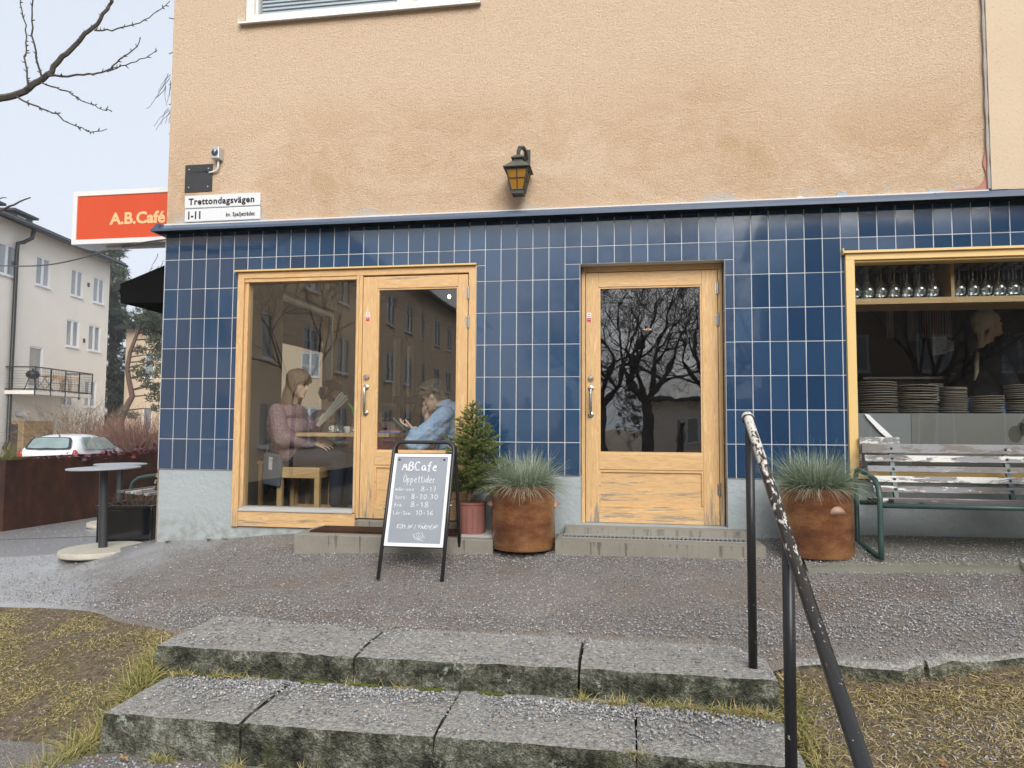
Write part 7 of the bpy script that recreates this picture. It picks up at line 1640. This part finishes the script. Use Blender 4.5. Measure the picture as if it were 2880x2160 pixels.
sitter('person with a cap and brown jacket raising a hand, seated deeper inside', 1.0, 2.35, 1.40, -1, MAT['brown_jacket'], hairk='short', cap_=MAT['hair_dk'], arm_up=True)
sitter('person in a dark red jacket seated behind the door glass', 1.32, 2.15, 1.22, -1, MAT['red_jacket'], hairk='short')
t = thing('round_backed_sofa', 'tall dark round topped alcove seat deep inside behind the door glass', 'sofa', (1.75, 3.4, FL)); g = G(); n = 24; g.prism([(1.15 + .0, .2)] + [(1.80 - .62 * math.cos(PI * i / n), 1.05 + .50 * math.sin(PI * i / n)) for i in range(n + 1)] + [(2.42, .2)], 3.2, 3.4, 'y'); g.build('rounded_back', MAT['in_dark'], t); g = G(); g.box(1.2, 2.85, .2, 2.4, 3.2, .62); g.build('seat', MAT['in_dark'], t)
t = thing('wire_rack', 'black wire rack with shelves behind the person in the blue shirt', 'rack', (1.45, 2.4, FL)); g = G()
for x in (1.24, 1.40, 1.58):
    for y in (2.25, 2.5): g.tube([(x, y, .2), (x, y, 1.32)], .008, 5)
for z in (1.06, 1.31, .7):
    for y in (2.25, 2.5): g.tube([(1.24, y, z), (1.58, y, z)], .008, 5)
    for q in range(8): g.tube([(1.24 + q * .048, 2.25, z), (1.24 + q * .048, 2.5, z)], .004, 4)
g.build('frame', MAT['black_metal'], t); g = G(); g.box(1.26, 2.27, 1.235, 1.38, 2.48, 1.30); g.box(1.42, 2.27, 1.24, 1.56, 2.48, 1.30); g.build('tray', MAT['black_metal'], t)
t = thing('pendant_lamp', 'small bare bulb lamp lit near the cafe ceiling behind the door glass', 'lamp', (1.71, 3.0, 2.57)); g = G(); g.ell((0, 0, 0), (.020, .020, .026), n=14); g.build('light_bulb', MAT['bulb'], t, smooth=True, local=True); ld = bpy.data.lights.new('bulb_light', 'POINT'); ld.energy = 7; ld.color = (1, .80, .58); ld.shadow_soft_size = .06; lo = bpy.data.objects.new('bulb_light', ld); C.objects.link(lo); lo.parent = t; lo.location = (0, 0, -.1); g = G(); g.tube([(0, 0, .026), (0, 0, .065)], .014, 8); g.tube([(0, 0, .07), (0, 0, .28)], .004, 5); g.build('flex', MAT['black_metal'], t, local=True)
# ================================================================== KITCHEN WINDOW
t = thing('glass_shelf', 'brown wooden shelf with a divider across the kitchen window', 'shelf', (6.4, .3, 1.95)); g = G(); g.box(5.42, .20, 1.912, 8.2, .56, 1.956); g.build('board', MAT['walnut'], t, bev=.002); g = G(); g.box(6.193, .205, 1.9565, 6.216, .56, 2.30); g.build('divider', MAT['walnut'], t)
wg = None
prof = [(.001, .248), (.036, .246), (.036, .243), (.008, .240), (.0042, .225), (.0042, .145), (.008, .135), (.026, .115), (.041, .085), (.044, .058), (.041, .028), (.034, .001), (.0325, .001), (.0395, .03), (.0425, .058), (.0395, .084), (.025, .112), (.001, .130)]
for row, y in enumerate((.255, .345, .435)):
    for b, (x0, n) in enumerate(((5.548, 7), (6.272, 7))):
        for i in range(n):
            x = x0 + i * .0905 + row * .012 + random.uniform(-.004, .004); loc = (x, y, 1.957)
            lab = 'upside down wine glass, %s from left in the %s row %s of divider' % (ORD[i], ('front', 'middle', 'back')[row], 'left' if b == 0 else 'right')
            gp = 'wine glasses on the shelf ' + ('left' if b == 0 else 'right') + ' of the divider'
            if wg is None:
                g = G(); g.lathe(prof, 20, cap0=False, cap1=False); wg = g.build('wine_glass', MAT['clear'], None, smooth=True); wg.location = loc; tag(wg, lab, 'wine glass', gp)
            else:
                o = wg.copy(); C.objects.link(o); o.location = loc; tag(o, lab, 'wine glass', gp)
t = thing('kitchen_counter', 'dark kitchen counter behind the grey sheets of the kitchen window', 'counter', (6.5, .5, .2)); g = G(); g.box(5.44, .16, 1.06, 8.4, .85, 1.10); g.build('worktop', MAT['sheet_brown'], t); g = G(); g.box(5.44, .2, .2, 8.4, .82, 1.06); g.build('cabinet', MAT['in_dark'], t)
pm = {}
def plate(r, loc, rx, ry, label, gp):
    if r not in pm:
        g = G(); g.lathe([(.001, .004), (r * .62, .002), (r * .66, .0), (r * .95, .011), (r * .985, .0145), (r, .016), (r * .995, .0185), (r * .97, .0175), (r * .64, .0065), (.001, .007)], 36, cap0=False, cap1=False)
        me = g.mesh('plate', [MAT['plate_dark'], MAT['plate_rim']], True); n = 36
        me.polygons.foreach_set('material_index', [1 if (i // n) in (4, 5, 6) else 0 for i in range(len(me.polygons))]); pm[r] = me
    o = bpy.data.objects.new('plate', pm[r]); C.objects.link(o); o.location = loc; o.rotation_euler = (rx, ry, random.uniform(0, 6)); tag(o, label, 'plate', gp)
for i, (x, y, r, n, hgt, nm) in enumerate([(5.722, .37, .136, 13, .235, 'leftmost'), (6.005, .37, .136, 13, .205, 'second, slanting'), (6.248, .36, .094, 13, .195, 'third, narrow'), (6.482, .36, .108, 8, .128, 'fourth, low'), (6.735, .38, .122, 13, .212, 'rightmost')]):
    tilt = 0
    for q in range(n):
        tx = random.gauss(0, .012) + (.0 if i != 1 else .0); ty = random.gauss(0, .012) - (.045 * q / n if i == 1 else 0) + (.03 * q / n if i == 2 else 0)
        plate(r, (x + random.gauss(0, .003), y, 1.102 + q * hgt / n), tx, ty, 'dark plate, ' + ORD[q] + ' from the bottom of the ' + nm.split(',')[0] + ' stack in the kitchen window', 'plates in the ' + nm + ' stack')
# cook
t = thing('person', 'cook in a beige cap and dark shirt inside the kitchen window', 'person', (6.95, 1.35, FL)); YC = 1.32
MC = headM((6.985, YC, 1.80), R(8), R(-14)); g = G(); head_geo(g, MC, False); g.cap((6.96, YC, 1.84), (6.90, YC, 1.66), .052, .06); g.cap((6.90, YC, 1.58), (6.90, YC, 1.2), .11, .12)
for s in (-1, 1): g.cap((6.90, YC + s * .09, 1.12), (6.92, YC + s * .1, .70), .085, .065); g.cap((6.92, YC + s * .1, .70), (6.90, YC + s * .1, .28), .06, .045)
g.chain([(6.91, YC - .19, 1.57), (7.02, YC - .25, 1.30), (7.26, YC - .16, 1.22)], [.055, .045, .03]); g.chain([(6.91, YC + .19, 1.57), (7.02, YC + .22, 1.30), (7.28, YC + .1, 1.24)], [.055, .045, .03]); hand_geo(g, (7.26, YC - .16, 1.22), (.9, .1, -.1), (0, 0, -1), (.4,) * 4, .17); hand_geo(g, (7.28, YC + .1, 1.24), (.9, -.1, -.1), (0, 0, -1), (.4,) * 4, .17, -1)
fused('body', g, .007, MAT['skin'], t, 2)
g = G(); g.ell((6.90, YC, 1.48), (.145, .21, .20)); g.ell((6.905, YC, 1.27), (.15, .19, .18)); g.cap((6.91, YC - .15, 1.60), (6.91, YC + .15, 1.60), .075, .075); g.cap((6.94, YC, 1.70), (6.91, YC, 1.62), .065, .10); g.chain([(6.91, YC - .19, 1.57), (7.02, YC - .25, 1.30), (7.2, YC - .18, 1.24)], [.085, .07, .05]); g.chain([(6.91, YC + .19, 1.57), (7.02, YC + .22, 1.30), (7.2, YC + .12, 1.26)], [.085, .07, .05]); fused('shirt', g, .009, MAT['dark_shirt'], t, 3, fold=.008)
g = G(); g.ell((6.905, YC, 1.21), (.165, .205, .14)); g.cap((6.905, YC - .09, 1.12), (6.92, YC - .1, .32), .11, .08); g.cap((6.905, YC + .09, 1.12), (6.92, YC + .1, .32), .11, .08); fused('apron', g, .011, MAT['apron_blue'], t, 3)
g = G(); g.tube([(6.80, YC - .14, 1.64), (6.775, YC - .17, 1.56), (6.765, YC - .185, 1.47), (6.745, YC - .19, 1.40)], [.014, .018, .016, .006], 6); g.build('apron_strap', MAT['cap_beige'], t, smooth=True)
g = G(); g.ell(MC @ Vector((-.030, 0, .150)), (.115, .090, .098), MC.to_3x3()); g.ell(MC @ Vector((-.085, 0, .105)), (.062, .078, .075), MC.to_3x3()); g.cap(MC @ Vector((-.10, -.02, .06)), MC @ Vector((-.145, -.05, -.03)), .035, .018)
fused('cap', g, .007, MAT['cap_beige'], t, 2, fold=.006)
g = G(); g.ell(MC @ Vector((-.075, 0, .06)), (.045, .062, .045), MC.to_3x3()); g.build('hair', MAT['hair_dk'], t, smooth=True)
face_parts(MC, t); g = G(); g.lathe([(.001, 0), (.002, 0)], 6); g = G(); g.tube([MC @ Vector((-.006 + .008 * math.cos(a * .6), -.083, .068 + .011 * math.sin(a * .6))) for a in range(11)], .002, 5); g.build('earring', MAT['steel'], t, smooth=True)
# hanging things, machine, tumblers
for x, w_, z1, lab, m_ in ((6.36, .06, 1.86, 'pale pink cloth hanging in the kitchen, left of the others', 'cap_beige'), (6.56, .10, 1.83, 'plain grey cloth hanging in the kitchen', 'grey_knit'), (6.78, .26, 1.86, 'red striped towel hanging behind the cook', 'towel')):
    t = thing('towel', lab, 'towel', (x, 1.9, 2.0)); g = G(); n = 10
    for q in range(n):
        xa, xb = -w_ / 2 + w_ * q / n, -w_ / 2 + w_ * (q + 1) / n; ya, yb = .012 * math.sin(q * 1.3), .012 * math.sin((q + 1) * 1.3)
        g.add([(xa, ya, 0.25), (xb, yb, .25), (xb, yb, z1 - 2.0), (xa, ya, z1 - 2.0), (xa, ya + .006, .25), (xb, yb + .006, .25), (xb, yb + .006, z1 - 2.0), (xa, ya + .006, z1 - 2.0)], [(0, 1, 2, 3), (7, 6, 5, 4), (3, 2, 6, 7)])
    g.build('cloth', MAT[m_], t, local=True)
t = thing('coffee_machine', 'dark coffee machine on the back counter of the kitchen', 'coffee machine', (6.35, 1.75, 1.1)); g = G(); g.box(-.35, -.2, 0, .35, .2, .34); g.build('body', MAT['black_metal'], t, bev=.02, local=True); g = G(); g.box(.36 - .16, -.205, .14, .36 - .04, -.2, .30); g.build('front_plate', MAT['alu'], t, local=True); g = G(); g.box(-.36, -.21, .342, .36, .2, .36); g.build('cup_tray', MAT['steel'], t, local=True)
t = thing('notice_paper', 'laminated notice clipped up in the kitchen left of the cook', 'notice', (6.66, 1.5, 1.75)); g = G(); g.prism([(-.085, -.10), (.03, -.085), (.035, .075), (-.08, .07)], 0, .002, 'y'); g.build('sheet', MAT['paper'], t, local=True); g = G(); g.prism([(.035, -.07), (.09, -.06), (.09, .03), (.04, .04)], .003, .005, 'y'); g.build('sheet', MAT['paper'], t, local=True)
g = G(); g.box(5.0, 1.55, .2, 8.3, 2.2, 1.10); tag(g.build('back_counter', MAT['in_dark']), 'dark back counter in the kitchen carrying glasses and the coffee machine', 'counter')
for i, (x, z) in enumerate(((5.72, 1.10), (5.80, 1.10), (5.88, 1.10), (5.96, 1.10), (5.76, 1.215), (5.90, 1.215))):
    t = thing('water_glass', 'water glass in the stacked rows of glasses on the kitchen back counter', 'glass', (x, 1.68, z + .0005), 'water glasses on the kitchen back counter'); g = G(); g.lathe([(.001, .006), (.030, .006), (.035, .108), (.037, .108), (.035, .0), (.001, 0)], 18, cap0=False, cap1=False); g.build('tumbler', MAT['clear'], t, smooth=True, local=True)
# ================================================================== GRIT, GRASS AND LEAVES
def scatter_grit(name, label, xs_, ys_, zs_, smin, smax, seed):
    rg = np.random.default_rng(seed); n = len(xs_)
    base = np.array([(1, 0, 0), (-1, 0, 0), (0, 1, 0), (0, -1, 0), (0, 0, .75), (0, 0, -.4)]); fc = np.array([(0, 2, 4), (2, 1, 4), (1, 3, 4), (3, 0, 4), (2, 0, 5), (1, 2, 5), (3, 1, 5), (0, 3, 5)])
    s = rg.uniform(smin, smax, n) ; a = rg.uniform(0, 6.28, n); sx = rg.uniform(.7, 1.4, n); ca, sa = np.cos(a), np.sin(a)
    j = base[None] * (1 + rg.normal(0, .22, (n, 6, 3))); X = j[..., 0] * sx[:, None]; Y = j[..., 1]
    V = np.stack([(X * ca[:, None] - Y * sa[:, None]) * s[:, None] + xs_[:, None], (X * sa[:, None] + Y * ca[:, None]) * s[:, None] + ys_[:, None], j[..., 2] * s[:, None] + zs_[:, None] + s[:, None] * .25], -1).reshape(-1, 3)
    F = (fc[None] + (np.arange(n) * 6)[:, None, None]).reshape(-1, 3); T = np.repeat(np.clip(rg.normal(.56, .24, n), 0, 1), 6)
    return tag(np_mesh(name, V, F, MAT['grit'], tint=T), label, kind='stuff')
rg = np.random.default_rng(2)
def pick(n, x0, x1, y0, y1, dens):
    x = rg.uniform(x0, x1, n); y = rg.uniform(y0, y1, n); k_ = rg.uniform(0, 1, n) < dens(x, y); return x[k_], y[k_]
def pn(x, y, f, s=0): return np.array([noise.noise(Vector((a * f + s, b * f, s))) for a, b in zip(x, y)])
def dens_p(x, y):
    d = .22 + .55 * np.clip(pn(x, y, 1.4, 3) + .15, 0, 1) + .5 * np.clip(pn(x, y, 4.5, 7), 0, 1)
    d += .75 * np.exp(-((y + 1.45) / .22) ** 2); d += .5 * np.exp(-((y + .52) / .10) ** 2) * (x > 1.3)
    d *= np.where(x < .8, .35 + .5 * np.exp(-((y - edge_y(x) - .12) / .22) ** 2), 1); return d
x, y = pick(120000, -1.6, 7.6, -1.98, -.02, dens_p); k_ = y > edge_y(x) + .0; x, y = x[k_], y[k_]
xa_, ya_ = pick(9000, -4.0, .0, .0, 4.5, lambda x, y: .25 + .6 * np.clip(pn(x, y, 1.4, 3), 0, 1)); x = np.concatenate([x, xa_]); y = np.concatenate([y, ya_])
zg_ = gh(x, y) + .004 + np.where((x > 4.95) & (y > -.66), .034, 0)
scatter_grit('grit', 'grey winter grit scattered over the pavement', x, y, zg_, .0024, .0068, 1)
def tread(n, x0, x1, y0, y1, z, seed, base=.10, yc=None, w=.13):
    x, y = pick(n, x0, x1, y0, y1, lambda x, y: base + .95 * np.exp(-((y - yc) / w) ** 2) * np.clip(.75 + 1.1 * pn(x, y, 2.2, seed), .1, 1.2) + .35 * np.clip(pn(x, y, 5, seed + 3), 0, 1)); return x, y, np.full(len(x), z)
a = tread(6500, 1.5, 4.5, -1.97, -1.5, -.136, 1, .16, -1.50, .12); b = tread(15000, 1.62, 4.45, -2.47, -2.03, -.273, 5, .06, -2.06, .13); c_ = tread(9000, 1.4, 4.5, -3.2, -2.53, -.455, 9, .25, -2.60, .3)
X_, Y_, Z_ = [np.concatenate(q) for q in zip(a, b, c_)]
scatter_grit('grit', 'grey winter grit lying on the stone steps', X_, Y_, Z_, .0035, .0090, 3)
x, y = pick(12000, 4.6, 7.4, -3.6, -1.78, lambda x, y: np.clip(pn(x, y, 2.0, 12) * 2.0 + .2, .04, 1) * np.exp(-((y + 2.2) / .5) ** 2)); x2, y2 = pick(4500, -1.6, 1.6, -3.6, -1.2, lambda x, y: .10 + .8 * np.clip(pn(x, y, 2.4, 17) - .05, 0, 1)); x = np.concatenate([x, x2]); y = np.concatenate([y, y2])
scatter_grit('grit', 'grey winter grit in the sparse lawn', x, y, lawn_h(x, y), .003, .008, 4)
def blades(name, label, x, y, z, L, seed, lean=(0, 0), flat_=.5, tb=.45, w=.0022, out=None):
    rg = np.random.default_rng(seed); n = len(x); ln = L * rg.uniform(.45, 1.1, n); a = rg.uniform(0, 6.28, n); el = rg.uniform(.15, 1.35, n) * (1 - flat_) + rg.uniform(0, .5, n) * flat_
    d = np.stack([np.cos(a) * np.cos(el) + lean[0], np.sin(a) * np.cos(el) + lean[1], np.sin(el)], 1)
    if out is not None: d += out
    d /= np.linalg.norm(d, axis=1)[:, None]
    sd = np.stack([-np.sin(a), np.cos(a), rg.normal(0, .3, n)], 1); p = np.stack([x, y, z - .003], 1); Vs = []; Ts = []; tv = np.clip(rg.normal(tb, .22, n), 0, 1); seg = 3
    for s_ in range(seg + 1):
        q = s_ / seg; ww = (w * rg.uniform(.7, 1.3, n) * (1 - .85 * q))[:, None]; Vs += [p - sd * ww, p + sd * ww]; Ts += [tv, tv]; p = p + d * (ln / seg)[:, None]; d = d + np.array([0, 0, -.32]); d /= np.linalg.norm(d, axis=1)[:, None]
    V = np.stack(Vs, 1).reshape(-1, 3); T = np.stack(Ts, 1).ravel(); k0 = (np.arange(n) * 2 * (seg + 1))[:, None, None]
    F = (np.array([[2 * s_, 2 * s_ + 1, 2 * s_ + 3, 2 * s_ + 2] for s_ in range(seg)])[None] + k0).reshape(-1, 4)
    return tag(np_mesh(name, V, F, MAT['blade'], tint=T), label, kind='stuff')
# short sparse lawn, left and right
x, y = pick(260000, -2.2, 1.75, -3.9, -1.1, lambda x, y: np.clip(.20 + 1.2 * pn(x, y, 2.3, 21) + .5 * pn(x, y, 7, 2), .03, 1)); k_ = (y < edge_y(x) - .02) & ~((x > 1.44) & (y > -2.0)) & ~((x > 1.52) & (y > -2.5)); x, y = x[k_], y[k_]
blades('grass', 'thin yellow green winter grass left of the steps', x, y, lawn_h(x, y) + .004, .036, 5, flat_=.65, tb=.58, w=.0019)
x, y = pick(120000, 4.50, 7.6, -4.2, -1.76, lambda x, y: np.clip(.42 + 1.3 * pn(x, y, 2.0, 31) + .4 * pn(x, y, 6, 2) + .5 * np.clip((-2.5 - y), 0, 1) + .6 * np.exp(-((y + 1.86) / .1) ** 2), .04, 1)); x, y = x, y
blades('grass', 'matted straw coloured winter grass right of the handrail', x, y, lawn_h(x, y), .058, 6, flat_=.55, tb=.72)
# long tufts hanging along the left ends of the steps
def band(n, pts, wd, seed):
    rg = np.random.default_rng(seed); pts = np.array(pts); q = rg.uniform(0, len(pts) - 1.001, n); i = q.astype(int); f_ = (q - i)[:, None]; p = pts[i] * (1 - f_) + pts[i + 1] * f_; return p[:, 0] + rg.normal(0, wd, n), p[:, 1] + rg.normal(0, wd, n)
x, y = band(5200, [(1.36, -1.80), (1.40, -1.95), (1.44, -2.05), (1.50, -2.2), (1.50, -2.4), (1.46, -2.55), (1.40, -2.75), (1.3, -2.95)], .045, 7)
blades('grass', 'long yellow green grass hanging over the left ends of the steps', x, y, lawn_h(x, y) + .02, .15, 8, lean=(.35, -.45), flat_=.3, tb=.42, w=.0026)
x, y = band(1500, [(4.52, -1.9), (4.53, -2.1), (4.50, -2.3), (4.55, -2.6), (4.6, -2.9)], .05, 9); blades('grass', 'grass clump at the foot of the handrail posts', x, y, lawn_h(x, y) + .01, .11, 10, lean=(-.35, -.3), flat_=.3, tb=.4, w=.0024)
V = []; rg2 = random.Random(14); xs2 = []; ys2 = []; zs2 = []
for (cx, cy, cz_, n) in [(1.62, -2.03, -.275, 130), (1.86, -2.03, -.272, 110), (1.99, -2.03, -.275, 40), (2.5, -2.02, -.27, 40), (2.75, -2.02, -.27, 30), (3.62, -2.03, -.27, 90), (3.78, -2.04, -.27, 130), (3.95, -2.04, -.27, 110), (4.08, -2.04, -.27, 150), (4.22, -2.05, -.27, 170), (4.33, -2.06, -.27, 200), (4.42, -2.08, -.27, 260), (1.85, -2.53, -.45, 90), (2.2, -2.53, -.45, 70), (2.5, -2.53, -.45, 60), (3.87, -2.49, -.29, 40), (2.45, -.45, .03, 60), (2.62, -.46, .04, 50), (4.45, -.47, .08, 140), (4.55, -.46, .09, 90)]:
    for q in range(n): xs2.append(cx + rg2.gauss(0, .035)); ys2.append(cy + rg2.gauss(0, .008)); zs2.append(cz_)
blades('weeds', 'small grass weeds in the joints of the steps', np.array(xs2), np.array(ys2), np.array(zs2), .065, 12, lean=(0, -.35), flat_=.3, tb=.5, w=.0020)
# moss strips under the upper risers
g = G()
for (x0, w_) in ((1.78, .14), (2.32, .12), (2.58, .1), (2.9, .12), (3.2, .1)):
    for q in range(26): g.ell((x0 + random.uniform(-w_, w_) * .6, -2.022 + random.uniform(-.008, .006), -.268), (random.uniform(.008, .02), .01, random.uniform(.004, .010)), n=7, k=4)
k = N('moss'); MAT['moss'] = k.pbr(k.mix(k.noise(60, 4), (.045, .055, .006), (.12, .13, .015)), .95); tag(g.build('moss', MAT['moss'], smooth=True), 'bright moss cushions under the upper stone step', kind='stuff')
# dead leaves
lm = G(); 
for i, (a, r_) in enumerate([(q * PI / 8, (1.0 if q % 2 == 0 else .62)) for q in range(16)]): lm.v.append((.020 * r_ * math.cos(a) * 1.3, .020 * r_ * math.sin(a) * .8, .004 * math.sin(a * 3)))
lm.v.append((0, 0, -.003)); lm.f = [(i, (i + 1) % 16, 16) for i in range(16)]; lme = lm.mesh('dead_leaf', MAT['leaf'])
for x, y, z, lab in [(4.34, -2.05, -.262, 'pale curled leaf by the right end of the upper step'), (4.40, -2.07, -.262, 'dry oak leaf against the handrail post'), (3.98, -.50, .07, 'small dead leaf in front of the recessed doorstep'), (2.10, -.045, .256, 'dead leaf on the threshold above the ribbed mat'), (1.60, -2.60, -.44, 'reddish dead leaf under the left end of the lower step'), (1.70, -2.56, -.44, 'second dead leaf beside the lower left step'), (5.0, -2.75, None, 'brown leaf in the straw grass right of the rail'), (5.5, -2.35, None, 'dark leaf in the gravelly lawn on the right'), (5.05, -2.3, None, 'brown leaf near the stone kerb')]:
    z = float(lawn_h(x, y)) + .012 if z is None else z; o = bpy.data.objects.new('dead_leaf', lme); C.objects.link(o); o.location = (x, y, z + .006); s_ = random.uniform(.8, 1.4); o.scale = (s_, s_, s_); o.rotation_euler = (random.gauss(0, .5), random.gauss(0, .4), random.uniform(0, 6)); tag(o, lab, 'leaf', 'dead leaves on the ground')
# little weeds at the wall foot
for x, lab in ((.50, 'tiny weed at the wall foot left of the shop window'), (.64, 'broad leaved weed at the wall foot below the shop window corner'), (.13, 'small weed at the building corner')):
    y = -.03; z = float(gh(x, y)); g = G()
    for q in range(9):
        a = rg2.uniform(0, 6.28); l = rg2.uniform(.02, .045); d = Vector((math.cos(a), math.sin(a) * .6 - .2, .5)); s_ = Vector((-math.sin(a), math.cos(a), 0)) * .008; p = Vector((x, y, z)); g.add([p, p + d * l * .5 + s_, p + d * l, p + d * l * .5 - s_], [(0, 1, 2, 3)])
    tag(g.build('weed', MAT['green_grey']), lab, 'weed')
# ================================================================== HAZE
hz = G(); hz.box(-75, -75, -2.2, 75, 90, 13.5)
k = N('haze_air'); pv_ = k.n('VolumePrincipled', Color=(.86, .90, .96, 1), Density=0.0015); k.t.links.new(pv_.outputs[0], k.out.inputs['Volume'])
tag(hz.build('haze', k.m), kind='stuff')
